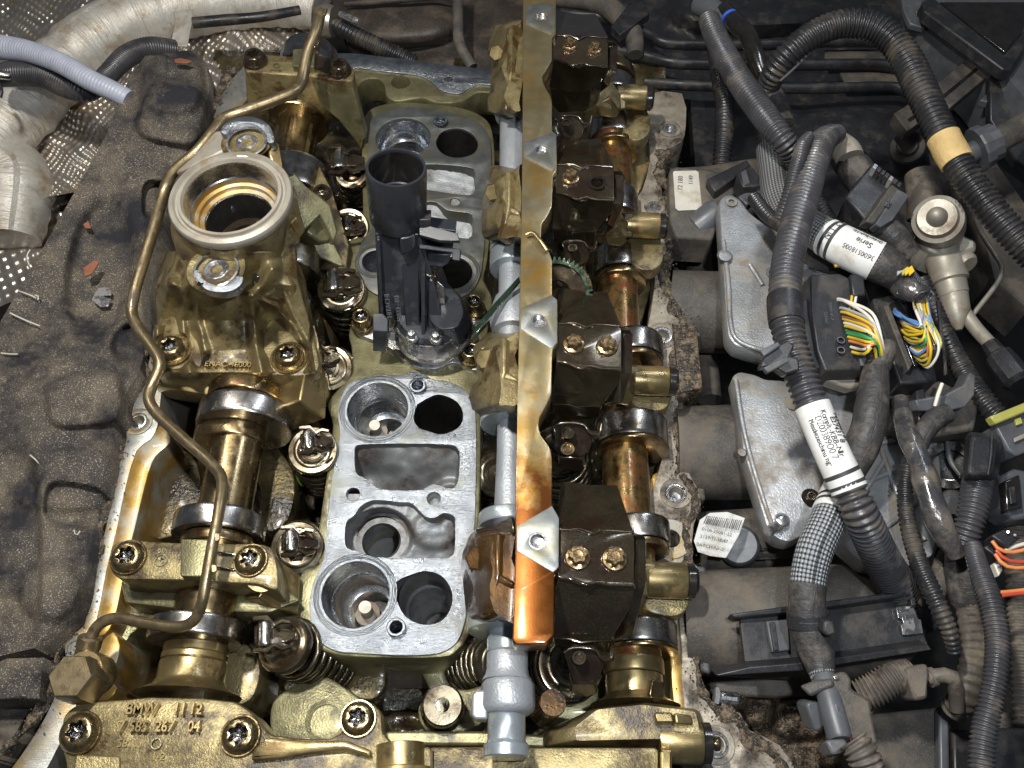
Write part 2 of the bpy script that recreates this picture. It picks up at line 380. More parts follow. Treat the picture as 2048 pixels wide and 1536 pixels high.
RAILF = M('gasket_face', (.42, .43, .42), (.32, .31, .27), .75, .34, .5, 2.2, bump=.05, bs=50, dirt=(.46, .31, .11), dirt_amt=.38, ds=.9, dirt_r=.35, dirt_metal=.7, scratch=.3, ss=(3, 60, 3))
RAILW = M('gasket_face_weathered', (.40, .365, .30), (.30, .25, .19), .4, .4, .6, 4, bump=.2, bs=30, dirt=(.05, .036, .026), dirt_amt=.42, ds=1.8, dirt_r=.6, scratch=.15)
STAIN = M('stained_casting', (.48, .30, .08), (.34, .2, .05), .6, .3, .45, 1.2, bump=.05, bs=30, dirt=(.45, .42, .34), dirt_amt=.35, ds=1.3, dirt_metal=.7, coat=.5)
GRIME = M('crusted_grime', (.045, .034, .026), (.015, .012, .01), .05, .35, .75, 7, bump=1.0, bs=16, dirt=(.22, .16, .10), dirt_amt=.34, ds=6, speck=(.4, .31, .2), speck_amt=.6, sks=30)
FOAM = M('foam_insulation', (.15, .125, .095), (.06, .055, .054), 0, .75, .95, 1.1, bump=.85, bs=36, dirt=(.026, .025, .030), dirt_amt=.46, ds=.7, dirt_r=.85, speck=(.50, .43, .33), speck_amt=.85, sks=40, spec=.25)
FOIL = M('heat_shield_foil', (.66, .60, .52), (.48, .45, .42), .85, .26, .42, 1.2, bump=.25, bs=8, dirt=(.33, .26, .18), dirt_amt=.35, ds=.9, dirt_r=.4, dirt_metal=.7)
FOILW = M('foil_wrap_sleeve', (.70, .66, .60), (.55, .51, .44), .4, .4, .5, 1.4, bump=.15, bs=18, dirt=(.42, .33, .22), dirt_amt=.25, ds=1.2, dirt_metal=.6, uvwave=(7, 9, 1.0))
WHOSE = M('translucent_hose', (.42, .44, .52), (.34, .36, .44), 0, .35, .5, 3, bump=.1)
BHOSE = M('black_corrugated', (.03, .029, .031), (.016, .016, .018), 0, .24, .4, 1.5, bump=.1, bs=30, dirt=(.075, .06, .045), dirt_amt=.3, ds=1.6, dirt_r=.7)
GHOSE = M('grey_corrugated', (.062, .06, .066), (.036, .035, .039), 0, .25, .4, 1.5, bump=.08, bs=30, dirt=(.12, .10, .08), dirt_amt=.25, ds=1.8, dirt_r=.6)
DHOSE = M('dusty_corrugated', (.10, .085, .07), (.06, .05, .042), 0, .5, .7, 2, bump=.15, bs=30, dirt=(.2, .165, .125), dirt_amt=.35, ds=2.4, dirt_r=.8)
PLAS = M('black_plastic', (.022, .023, .027), (.014, .014, .017), 0, .32, .46, 2, bump=.08, bs=50, dirt=(.06, .052, .045), dirt_amt=.28, ds=1.5, dirt_r=.7, speck=(.14, .13, .12), speck_amt=.35, sks=70)
PLASD = M('dusty_plastic', (.075, .068, .06), (.045, .042, .04), 0, .5, .7, 1.2, bump=.18, bs=34, dirt=(.14, .115, .09), dirt_amt=.42, ds=1.1, dirt_r=.8, speck=(.28, .23, .17), speck_amt=.45, sks=55)
PLASG = M('grey_plastic', (.095, .10, .112), (.07, .073, .08), 0, .34, .44, 2, bump=.06, bs=50, dirt=(.14, .13, .12), dirt_amt=.2, ds=1.5)
COIL = M('coil_plastic', (.028, .030, .037), (.020, .022, .027), 0, .24, .34, 2, bump=.03, bs=60, dirt=(.06, .065, .075), dirt_amt=.25, ds=2, dirt_r=.3)
ALUD = M('dusty_cast_bracket', (.43, .44, .46), (.30, .31, .325), .6, .34, .5, 1.3, bump=.25, bs=22, dirt=(.20, .165, .12), dirt_amt=.34, ds=1.1, dirt_r=.8, speck=(.55, .53, .5), speck_amt=.4, sks=40)
ALUB = M('bright_alu', (.6, .6, .6), (.45, .45, .46), .95, .2, .35, 3, bump=.03, dirt=(.12, .09, .07), dirt_amt=.3, ds=3)
ZINC = M('dull_zinc', (.40, .37, .31), (.30, .27, .22), .35, .42, .56, 1.6, bump=.08, bs=30, dirt=(.20, .14, .09), dirt_amt=.3, ds=1.5, dirt_r=.6)
TAPE = M('cloth_tape', (.045, .042, .042), (.03, .028, .028), 0, .45, .65, 2, bump=.5, bs=8, dirt=(.13, .11, .09), dirt_amt=.3, ds=2, dirt_r=.8, uvwave=(2, 5, .7))
TAPES = M('shiny_tape', (.05, .05, .055), (.03, .03, .034), 0, .16, .3, 2, bump=.9, bs=3.5, dirt=(.14, .12, .10), dirt_amt=.4, ds=1.6, dirt_r=.3, coat=.5)
LABEL = M('white_label', (.74, .74, .72), (.66, .65, .62), 0, .4, .5, 3, bump=.05, bs=8, dirt=(.48, .43, .35), dirt_amt=.2, ds=2)
LABELD = M('dull_label', (.60, .57, .50), (.5, .47, .40), 0, .4, .5, 3, bump=.05, bs=8, dirt=(.36, .30, .22), dirt_amt=.25, ds=2)
INK = M('black_ink', (.03, .03, .035), (.05, .05, .05), 0, .5, .6, 4, bump=0)
YTAPE = M('yellow_tape', (.66, .47, .20), (.55, .37, .15), 0, .5, .7, 3, bump=.5, bs=10, scratch=.5)
BRAID = M('braided_sleeve', (.1, .1, .1), None, 0, .3, .4, uvbraid=(26, 15, (.34, .36, .38), (.02, .02, .022)))
BRAIDF = M('braided_sleeve_fine', (.1, .1, .1), None, 0, .4, .5, uvbraid=(34, 19, (.26, .26, .27), (.03, .03, .03)))
RED = M('red_plastic', (.22, .015, .02), (.15, .01, .015), 0, .3, .4, bump=.02)
BLUE = M('blue_clip', (.05, .12, .6), (.04, .1, .5), 0, .3, .4, bump=0)
GREEN = M('green_paint', (.16, .30, .05), (.1, .2, .03), .2, .3, .4, bump=.05)
GEARG = M('gear_green_oil', (.03, .06, .035), (.015, .03, .018), .6, .15, .3, bump=.05, coat=.8)
RUBBER = M('black_oil_rubber', (.01, .009, .009), (.02, .018, .016), 0, .12, .25, 3, bump=.1, bs=6, coat=.8)
COPPER = M('copper_flake', (.40, .17, .10), (.3, .12, .07), .5, .4, .5, bump=.1)
FLOOR = M('bay_dark', (.012, .011, .010), (.006, .006, .006), 0, .6, .8, .7, bump=.4, bs=4, dirt=(.035, .028, .02), dirt_amt=.3, ds=1)
BROWNP = M('brown_firewall', (.05, .038, .03), (.028, .024, .022), 0, .45, .65, 1.2, bump=.2, bs=20, dirt=(.10, .075, .055), dirt_amt=.33, ds=1.1, dirt_r=.7, speck=(.22, .17, .12), speck_amt=.4, sks=40)
WIRE = {k: M('wire_'+k, c, tuple(x*.85 for x in c), 0, .3, .4, bump=.02, coat=.2) for k, c in dict(
    yellow=(.75, .5, .03), white=(.78, .72, .62), green=(.05, .33, .12), brown=(.26, .11, .06), blue=(.12, .25, .55), grey=(.4, .4, .42), red=(.55, .07, .04),
    black=(.02, .02, .02), orange=(.75, .25, .08), pink=(.65, .25, .35), lime=(.42, .40, .10)).items()}
# rail: silver-gold with orange varnish growing towards its front end
def rail_mat():
    m = M('rail_varnished', (.42, .36, .23), (.36, .27, .11), .85, .28, .4, 1.1, bump=.04, bs=40, dirt=(.40, .23, .05), dirt_amt=.36, ds=.9, dirt_r=.3, dirt_metal=.75, coat=.5)
    nt = m.node_tree; b = nt.nodes['Principled BSDF']; src = b.inputs['Base Color'].links[0].from_socket
    tc = nt.nodes.new('ShaderNodeTexCoord'); sp = nt.nodes.new('ShaderNodeSeparateXYZ'); nt.links.new(tc.outputs['Object'], sp.inputs[0])
    n = nt.nodes.new('ShaderNodeTexNoise'); n.inputs['Scale'].default_value = 2.2; n.inputs['Detail'].default_value = 8; n.inputs['Roughness'].default_value = .7; nt.links.new(tc.outputs['Object'], n.inputs['Vector'])
    a = nt.nodes.new('ShaderNodeMath'); a.operation = 'MULTIPLY_ADD'; nt.links.new(n.outputs[0], a.inputs[0]); a.inputs[1].default_value = -3.0; 
    nt.links.new(sp.outputs[1], a.inputs[2])
    r = nt.nodes.new('ShaderNodeMapRange'); r.inputs[1].default_value = -5.75; r.inputs[2].default_value = -6.6; nt.links.new(a.outputs[0], r.inputs[0])
    x = nt.nodes.new('ShaderNodeMix'); x.data_type = 'RGBA'; nt.links.new(r.outputs[0], x.inputs[0]); nt.links.new(src, x.inputs[6]); x.inputs[7].default_value = (.13, .040, .005, 1)
    nt.links.new(x.outputs[2], b.inputs['Base Color']); return m
RAILG = rail_mat()
# ================================================================== bolts
def ring_mesh(rings, mats_after=None):
    n = len(rings[0]); vs = [v for r in rings for v in r]; fs = []; mi = []
    for i in range(len(rings)-1):
        for j in range(n): fs.append([i*n+j, i*n+(j+1) % n, (i+1)*n+(j+1) % n, (i+1)*n+j]); mi.append(1 if (mats_after is not None and i >= mats_after) else 0)
    fs.append(list(range((len(rings)-1)*n, len(rings)*n))); mi.append(1 if mats_after is not None else 0)
    me = mesh(vs, fs)
    for p, k in zip(me.polygons, mi): p.material_index = k
    me.polygons.foreach_set('use_smooth', [True]*len(me.polygons)); me.set_sharp_from_angle(angle=math.radians(35)); return me
def _ring(r, z, n=48, st=0, k=6): return [Vector((math.cos(2*math.pi*i/n)*r*(1+st*math.cos(k*2*math.pi*i/n)), math.sin(2*math.pi*i/n)*r*(1+st*math.cos(k*2*math.pi*i/n)), z)) for i in range(n)]
BM = {}
BM['torx'] = ring_mesh([_ring(1, 0), _ring(1, .13), _ring(.96, .2), _ring(.9, .2), _ring(.88, .27), _ring(.74, .55), _ring(.66, .6), _ring(.5, .62), _ring(.44, .6, st=.16), _ring(.41, .5, st=.18), _ring(.39, .12, st=.2), _ring(.1, .05)], 9)
BM['socket'] = ring_mesh([_ring(1.12, 0), _ring(1.12, .16), _ring(1.04, .22), _ring(.82, .22), _ring(.82, .95), _ring(.78, 1.05), _ring(.7, 1.08), _ring(.55, 1.06), _ring(.5, 1.0, st=.12), _ring(.46, .7, st=.15), _ring(.1, .62)], 7)
BM['etorx'] = ring_mesh([_ring(1, 0), _ring(1, .15), _ring(.92, .3), _ring(.76, .36), _ring(.68, .4, st=.13), _ring(.66, .95, st=.14), _ring(.6, 1.05, st=.12), _ring(.4, 1.05), _ring(.36, .96), _ring(.05, .93)])
BM['rivet'] = ring_mesh([_ring(1, 0), _ring(1, .1), _ring(.88, .2), _ring(.62, .24), _ring(.6, .55), _ring(.5, .68), _ring(.2, .74)])
th = []
for i in range(13):
    th += [_ring(.80 if i % 2 else .70, .06-i*.2)]
BM['threaded_hole'] = ring_mesh([_ring(1, 0), _ring(1.0, .05), _ring(.86, .07)]+th+[_ring(.05, -2.6)], 13)
BM['plain_hole'] = ring_mesh([_ring(1, 0), _ring(1.0, .05), _ring(.86, .06), _ring(.8, -.1), _ring(.74, -2.2), _ring(.05, -2.3)], 4)
for k in BM: BM[k].materials.append(BOLT); BM[k].materials.append(BOLTK)
def variant(k, m0, m1):
    me = BM[k].copy(); me.materials.clear(); me.materials.append(m0); me.materials.append(m1); return me
BM['torx_dark'] = variant('torx', BRSTEEL, BOLTK); BM['etorx_b'] = variant('etorx', TIP, BOLTK); BM['rivet_b'] = variant('rivet', ALUB, BOLTK)
BM['thr_al'] = variant('threaded_hole', ALUB, DARKB); BM['pl_al'] = variant('plain_hole', BORE, DARKB); BM['etorx_al'] = variant('etorx', ALUB, BOLTK)
BM['thr_dk'] = variant('threaded_hole', TIP, DARKB)
def bolt(parent, kind, px, py, z, r, h=1.0, name='bolt', axis=None, label=None):
    o = bpy.data.objects.new(name, BM[kind]); C.objects.link(o); p = P(px, py, z); s = r*S(p)
    o.scale = (s, s, s*h); WO[o] = p; o.location = p; o.parent = parent; KIDS.append(o)
    if axis is None: o.rotation_euler = (0, 0, random.uniform(0, 6))
    else: o.rotation_euler = Vector(axis).normalized().to_track_quat('Z', 'Y').to_euler()
    if label: o['label'] = label
    return o

# ================================================================== the bay floor
def fz(x, y, u, v): return -9+.4*noise.noise(Vector((x/90, y/90, 3)))
g = patch('engine_bay_floor', [(-700, -700), (-500, 2300)], [(2900, -700), (2600, 2300)], 60, 50, fz, FLOOR, None, kind='structure', skirt=0)

# ================================================================== cylinder head
HD = thing('cylinder_head', 'open aluminium cylinder head with machined port pads and a gasket rim all round', 'cylinder head')
def fz(x, y, u, v):
    n = noise.noise(Vector((x/45, y/45, 1)))*.35+noise.noise(Vector((x/16, y/16, 5)))*.1
    z = -2.5+n
    for cx, cy, rx, ry in ((560, 1350, 90, 70), (630, 1020, 60, 55), (690, 690, 70, 60), (820, 1370, 110, 50), (730, 430, 40, 50), (1060, 1380, 60, 60)): z += bump(x, y, cx, cy, rx, ry, -1.0)
    return z
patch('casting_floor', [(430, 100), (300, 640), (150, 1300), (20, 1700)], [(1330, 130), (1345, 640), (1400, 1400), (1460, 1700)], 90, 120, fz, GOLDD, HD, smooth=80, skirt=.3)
# middle spine
bores = dict(A=circ(755, 818, 61, 0), B=circ(876, 830, 51, 0), E=circ(711, 1188, 68, 0, 36), F=circ(852, 1195, 53, 0, 36))
hB = [(828, 840), (833, 812), (842, 804), (858, 795), (876, 789), (900, 795), (918, 808), (926, 828), (922, 848), (905, 862), (880, 868), (858, 862), (840, 856)]
hF = [(790, 1185), (793, 1165), (805, 1156), (816, 1152), (835, 1145), (852, 1142), (876, 1148), (895, 1165), (905, 1192), (899, 1222), (880, 1243), (852, 1249), (825, 1242), (806, 1226), (797, 1208)]
hC = [(709, 905), (712, 893), (725, 889), (800, 887), (895, 889), (914, 896), (919, 912), (916, 962), (902, 977), (884, 972), (866, 968), (850, 976), (836, 980), (764, 978), (746, 968), (729, 955), (712, 945)]
hD = [(690, 1077), (693, 1044), (708, 1031), (722, 1012), (740, 1002), (758, 1000), (797, 1004), (824, 1007), (848, 1031), (868, 1036), (887, 1026), (906, 1031), (910, 1045), (909, 1100), (900, 1113), (880, 1116), (740, 1113), (722, 1104), (695, 1096)]
front_holes = [bores['A'], crom(hB, 3), crom(hC, 3), crom(hD, 3), bores['E'], crom(hF, 3), circ(835, 770, 13, 0, 20), circ(706, 988, 14, 0, 20), circ(867.5, 996.5, 14, 0, 20), circ(792, 1254, 13, 0, 20)]
padF = [(690, 775), (705, 762), (725, 755), (760, 749), (800, 750), (822, 743), (850, 748), (862, 757), (900, 764), (930, 780), (945, 800), (951, 830), (953, 880), (952, 960), (950, 1035), (946, 1110), (938, 1180), (931, 1240), (915, 1282), (890, 1302), (860, 1309), (815, 1311), (760, 1309), (710, 1306), (674, 1302), (645, 1288), (630, 1265), (621, 1237), (619, 1200), (628, 1160), (646, 1120), (652, 1060), (660, 990), (664, 956), (674, 900), (680, 870), (676, 830), (680, 795)]
hR1 = [(872, 286), (878, 270), (892, 260), (914, 256), (936, 262), (951, 275), (956, 290), (949, 305), (932, 313), (912, 315), (893, 311), (879, 301)]
hR2 = [(842, 328), (900, 330), (940, 335), (950, 345), (949, 380), (938, 390), (900, 386), (860, 380), (800, 372), (775, 360), (775, 335)]
hR3 = [(845, 405), (872, 404), (893, 420), (925, 424), (944, 430), (945, 460), (937, 477), (900, 470), (850, 460), (810, 455), (800, 420)]
rear_holes = [circ(806, 275, 55, 0), crom(hR1, 3), crom(hR2, 2), crom(hR3, 2), circ(881, 241, 10, 0, 20), circ(910, 403, 10, 0, 20), circ(905, 545, 40, 0), circ(752, 522, 28, 0)]
padR = [(737, 262), (742, 240), (760, 226), (790, 219), (815, 214), (850, 216), (900, 224), (940, 236), (965, 252), (979, 275), (983, 310), (982, 365), (976, 420), (970, 470), (966, 520), (958, 560), (935, 588), (900, 600), (850, 602), (780, 596), (738, 580), (720, 548), (716, 510), (724, 482), (740, 465), (744, 430), (738, 370), (736, 310)]
spine = [(725, 270), (728, 235), (745, 215), (790, 204), (850, 206), (920, 214), (965, 232), (985, 262), (990, 340), (984, 430), (975, 520), (968, 560), (985, 600), (972, 680), (960, 740), (962, 860), (960, 1000), (956, 1110), (948, 1200), (940, 1262), (915, 1300), (880, 1315), (740, 1315), (660, 1307), (628, 1285), (608, 1250), (590, 1225), (596, 1160), (628, 1100), (645, 1000), (655, 930), (665, 850), (655, 815), (664, 790), (700, 750), (703, 700), (697, 670), (703, 640), (712, 610), (700, 575), (690, 530), (698, 480), (722, 455), (725, 400), (722, 330)]
def grow(w_, k):
    c = sum(w_, Vector())/len(w_); return [c+(q-c)*k for q in w_]
def W(l): return [q if isinstance(q, Vector) else P(q[0], q[1], 0) for q in l]
plate('valley_casting', crom(spine, 3), -.06, 2.6, OLIVE, HD, [grow(W(h), 1.06) for h in front_holes+rear_holes], .05)
plate('front_port_pad', crom(padF, 3), 0, .10, PAD, HD, front_holes, .012)
plate('rear_port_pad', crom(padR, 3), 0, .10, PADD, HD, rear_holes, .012)
def bore(px, py, r, prof, mat, floor=DARKB, n=40, parent=HD, name='bore', drift=(0, 0)):
    c = P(px, py, 0); R = r*S(c); vs = []; fs = []
    for k, (rr_, z) in enumerate(prof):
        q = c+Vector((drift[0]*-z, drift[1]*-z, 0))
        for j in range(n): a = 2*math.pi*j/n; vs.append(q+Vector((math.cos(a)*R*rr_, math.sin(a)*R*rr_, z-.008)))
    for i in range(len(prof)-1):
        for j in range(n): fs.append([i*n+j, (i+1)*n+j, (i+1)*n+(j+1) % n, i*n+(j+1) % n])
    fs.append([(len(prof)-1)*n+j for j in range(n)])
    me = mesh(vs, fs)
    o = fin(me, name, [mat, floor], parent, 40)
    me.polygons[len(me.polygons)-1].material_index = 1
    return o
seatp = [(1.004, 0), (.96, -.42), (.94, -.46), (.86, -.5), (.84, -.86), (.80, -.9), (.64, -.94), (.62, -1.35), (.60, -1.4)]
for (px, py, r, dr) in ((755, 818, 61, (.1, -.1)), (711, 1188, 68, (.16, -.05))): bore(px, py, r, seatp, BORE, drift=dr)
for (px, py, r, z) in ((757, 862, 11, -1.3), (738, 1226, 13, -1.3)):
    lathe('electrode', (px, py+8, z-.2), (px-8, py-12, z+.6), [(0, r*1.9), (.35, r*1.9), (.4, r*.9), (.5, r), (.55, r*.9), (.65, r), (.7, r*.9), (.85, r), (1, r*.95)], ZINC, HD, 24)
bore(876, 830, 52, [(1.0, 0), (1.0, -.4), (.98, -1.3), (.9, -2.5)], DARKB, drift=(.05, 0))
bore(852, 1195, 54, [(1.0, 0), (1.0, -.75), (.9, -.8), (.9, -1.0), (.84, -1.05), (.82, -1.6), (.7, -1.7), (.68, -2.2)], PORT, PORT, drift=(.05, 0))
bore(806, 275, 56, [(1.01, 0), (.93, -.35), (.9, -.5), (.74, -.6), (.72, -.9), (.55, -1.0), (.5, -1.4)], BORE)
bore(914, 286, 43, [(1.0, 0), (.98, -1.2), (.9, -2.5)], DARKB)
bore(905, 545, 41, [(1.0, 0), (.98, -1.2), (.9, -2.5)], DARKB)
bore(752, 522, 29, [(1.0, 0), (.98, -.5), (.8, -.6), (.7, -1.6)], BORE)
for (px, py, r, m) in ((706, 988, 15, BORE), (867.5, 996.5, 15, BORE), (792, 1254, 14, BORE), (910, 403, 11, BORE), (835, 770, 14, BORE), (881, 241, 11, BORE)):
    bore(px, py, r, [(1.02, .01), (.9, -.12), (.82, -.16), (.8, -.9), (.3, -1.1)], m, name='screw_hole', n=24)
for (px, py, r) in ((792, 1254, 19), (835, 770, 17), (881, 241, 14)):
    c = P(px, py, 0); R = r*S(c); v = []
    loft('dowel_sleeve', [circ(px, py, r, 0.005), circ(px, py, r, .11), circ(px, py, r*.92, .14), circ(px, py, r*.72, .14), circ(px, py, r*.68, .1), circ(px, py, r*.68, -.6)], PAD, HD, (False, False))
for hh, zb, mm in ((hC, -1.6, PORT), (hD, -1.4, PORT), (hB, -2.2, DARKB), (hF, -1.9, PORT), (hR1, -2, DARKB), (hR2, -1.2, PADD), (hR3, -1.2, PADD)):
    lp = grow(W(crom(hh, 3)), 1.003); loft('port_wall', [[q+Vector((0, 0, -.012)) for q in lp], [q+Vector((0, 0, zb*.5)) for q in grow(lp, .955)], [q+Vector((0, 0, zb)) for q in grow(lp, .87)]], mm, HD, (False, False), 50)
# recessed concentric steps round the big bores
for (px, py, r) in ((755, 818, 76), (711, 1188, 84), (752, 522, 42), (905, 545, 56)):
    for k, q in enumerate((1, .93)):
        loft('seal_groove', [circ(px, py, r*q, .004, 48), circ(px, py, r*q-1.2, .022, 48), circ(px, py, r*q-3, .024, 48), circ(px, py, r*q-4.5, .004, 48)], PAD if py > 700 else PADD, HD, (False, False))
def fzC(x, y, u, v): return -.04-.38*min(v, .45)/.45-1.3*max(0, v-.45)+.04*noise.noise(Vector((x/20, y/20, 2)))-.25*math.exp(-((x-740)/40)**2-((y-950)/30)**2)+bump(x, y, 900, 985, 30, 24, .35)
patch('port_pocket', [(690, 878), (690, 1000)], [(935, 878), (935, 995)], 44, 26, fzC, PORT, HD, smooth=80, skirt=0)
def fzD(x, y, u, v):
    d = math.hypot((x-762)/1, (y-1075)*1.1)
    z = -.14-.5*max(0, u-.55)-.3*max(0,v-.3)+.02*noise.noise(Vector((x/16, y/16, 2)))-.3*v
    t = min(1, max(0, (66-d)/8)); z = z*(1-t)+min(z, -.62)*t
    t = min(1, max(0, (47-d)/4)); z = z*(1-t)+-2.3*t
    z += bump(x, y, 870, 1060, 45, 38, .14)
    return z
patch('port_pocket', [(676, 988), (676, 1128)], [(925, 988), (925, 1128)], 120, 76, fzD, PORT, HD, smooth=80, skirt=0)
loft('port_bore', [circ(763, 1083, 51, -.6, 36), circ(763, 1083, 39, -.6, 36), circ(763, 1083, 37, -1.2, 36), circ(763, 1083, 35, -1.25, 36), circ(763, 1083, 35, -2.1, 36)], PORT, HD, (False, True))
def fzR(x, y, u, v): return -.04-.6*v+.03*noise.noise(Vector((x/12, y/12, 8)))
patch('port_pocket', [(770, 318), (770, 400)], [(965, 322), (965, 400)], 30, 14, fzR, PORT, HD, smooth=80, skirt=0)
patch('port_pocket', [(790, 398), (790, 488)], [(960, 398), (960, 490)], 30, 14, fzR, PORT, HD, smooth=80, skirt=0)

# ---- gasket rims
left_rim = [(500, 128), (470, 150), (438, 200), (420, 262), (400, 330), (372, 430), (345, 520), (322, 600), (306, 660), (298, 720), (284, 775), (262, 812), (242, 832), (240, 852), (252, 868), (250, 890), (238, 930), (225, 990), (212, 1050), (198, 1110), (180, 1190), (168, 1250), (140, 1270), (128, 1295), (132, 1325), (118, 1370), (92, 1430), (62, 1480), (20, 1540), (-30, 1600),
            (60, 1600), (92, 1540), (118, 1490), (140, 1440), (160, 1390), (172, 1330), (184, 1290), (193, 1240), (202, 1200), (213, 1140), (233, 1060), (251, 975), (273, 901), (300, 880), (312, 860), (318, 835), (322, 790), (330, 730), (342, 660), (360, 600), (385, 520), (410, 430), (440, 330), (462, 262), (480, 215), (510, 175)]
plate('gasket_face', crom(left_rim, 2), 0, 2.2, RAILF, HD, [circ(275, 843, 13, 0, 20)], .02)
inner_l = [(273, 901), (300, 880), (318, 850), (336, 862), (340, 885), (318, 905), (304, 925), (289, 975), (270, 1055), (256, 1110), (242, 1180), (228, 1240), (210, 1268), (190, 1272), (193, 1240), (202, 1200), (213, 1140), (233, 1060), (251, 975)]
plate('inner_ledge', crom(inner_l, 2), -.03, 2.0, STAIN, HD, [], .04)
inner_l2 = [(196, 1290), (226, 1262), (240, 1290), (232, 1330), (215, 1352), (235, 1375), (215, 1400), (185, 1400), (165, 1385), (180, 1330)]
plate('inner_ledge', crom(inner_l2, 2), -.05, 2.0, STAIN, HD, [], .04)
bolt(HD, 'pl_al', 275, 843, .0, 17, .8, 'screw_hole'); bolt(HD, 'pl_al', 150, 1296, .0, 15, .8, 'screw_hole')
loft('screw_boss', [circ(275, 843, 30, .004), circ(275, 843, 29, .03), circ(275, 843, 20, .035), circ(275, 843, 18, .004)], RAILF, HD, (False, False))
top_rim = [(655, 112), (700, 106), (760, 112), (850, 122), (920, 132), (990, 140), (1010, 150), (1000, 172), (960, 168), (935, 178), (915, 188), (880, 180), (858, 160), (830, 150), (760, 142), (720, 136), (690, 140), (660, 150)]
plate('gasket_face', crom(top_rim, 3), 0, 1.6, PAD, HD, [circ(897, 158, 8, 0, 20)], .02)
top_lobe = [(700, 138), (720, 134), (765, 140), (832, 148), (862, 160), (884, 182), (918, 188), (940, 176), (962, 166), (1000, 170), (990, 185), (955, 185), (930, 200), (900, 206), (868, 204), (848, 196), (825, 198), (790, 202), (772, 190), (768, 170), (756, 158), (728, 160), (716, 180), (722, 230), (700, 230)]
plate('inner_ledge', crom(top_lobe, 3), -.04, .75, OLIVE, HD, [circ(801, 161, 18, 0, 24)], .05)
bore(801, 161, 19, [(1, -.04), (1, -.6), (.9, -.7)], OLIVE, GOLDD, name='drain_hole')
bolt(HD, 'thr_al', 897, 158, .0, 13, .5, 'threaded_hole')
right_rim = [(1290, 190), (1364, 186), (1372, 250), (1362, 285), (1330, 300), (1318, 330), (1326, 390), (1345, 402), (1350, 430), (1338, 445), (1345, 490), (1335, 560), (1350, 610), (1364, 640), (1366, 670), (1350, 700), (1358, 740), (1366, 800), (1370, 870), (1376, 940), (1395, 975), (1402, 1010), (1388, 1050), (1384, 1120), (1388, 1200), (1396, 1300), (1400, 1350), (1425, 1405), (1480, 1425), (1500, 1460), (1560, 1490), (1600, 1560), (1620, 1640), (1520, 1640), (1430, 1540), (1372, 1440),
             (1362, 1300), (1356, 1200), (1348, 1130), (1316, 1110), (1308, 1050), (1300, 1000), (1318, 940), (1330, 880), (1322, 800), (1312, 730), (1295, 670), (1300, 630), (1310, 560), (1304, 480), (1282, 430), (1270, 400), (1284, 380), (1300, 320), (1296, 270), (1300, 240)]
plate('gasket_face', crom(right_rim, 2), 0, 2.0, RAILW, HD, [circ(1340, 258, 10, 0, 20), circ(1309, 413, 9, 0, 20), circ(1325, 670, 13, 0, 24), circ(1352, 987, 14, 0, 24), circ(1342, 1077, 18, 0, 24), circ(1432, 1490, 16, 0, 24)], .02)
for (x, y, r, k) in ((1340, 258, 14, 'thr_al'), (1309, 413, 13, 'thr_al'), (1325, 670, 19, 'thr_al'), (1352, 987, 20, 'pl_al'), (1432, 1490, 24, 'pl_al')):
    bolt(HD, k, x, y, .01, r, .6, 'threaded_hole')
    loft('screw_boss', [circ(x, y, r*1.6, .004), circ(x, y, r*1.55, .03), circ(x, y, r*1.1, .035), circ(x, y, r, .004)], RAILW, HD, (False, False))
loft('oil_passage', [circ(1342, 1077, 42, .004), circ(1342, 1077, 41, .04), circ(1342, 1077, 19, .04), circ(1342, 1077, 18, -.9)], RAILF, HD, (False, True))
rled = [(1300, 212), (1340, 210), (1345, 225), (1322, 250), (1310, 290), (1298, 330), (1285, 370), (1268, 400), (1255, 380), (1270, 300)]
plate('inner_ledge', crom(rled, 3), -.2, 1.6, GOLDM, HD, [], .05)
rled2 = [(1352, 1200), (1364, 1300), (1374, 1440), (1350, 1440), (1340, 1320), (1344, 1200)]
plate('inner_ledge', rled2, -.02, 2.2, STAIN, HD, [], .03)
rled3 = [(1300, 960), (1320, 945), (1338, 968), (1330, 1000), (1322, 1035), (1300, 1040)]
plate('inner_ledge', crom(rled3, 3), -.03, 1.8, STAIN, HD, [], .03)
dirty = [(1345, 645), (1394, 650), (1398, 700), (1406, 775), (1360, 785), (1352, 715)]
plate('dirty_flange', dirty, .12, .9, GRIME, HD, [], .04)
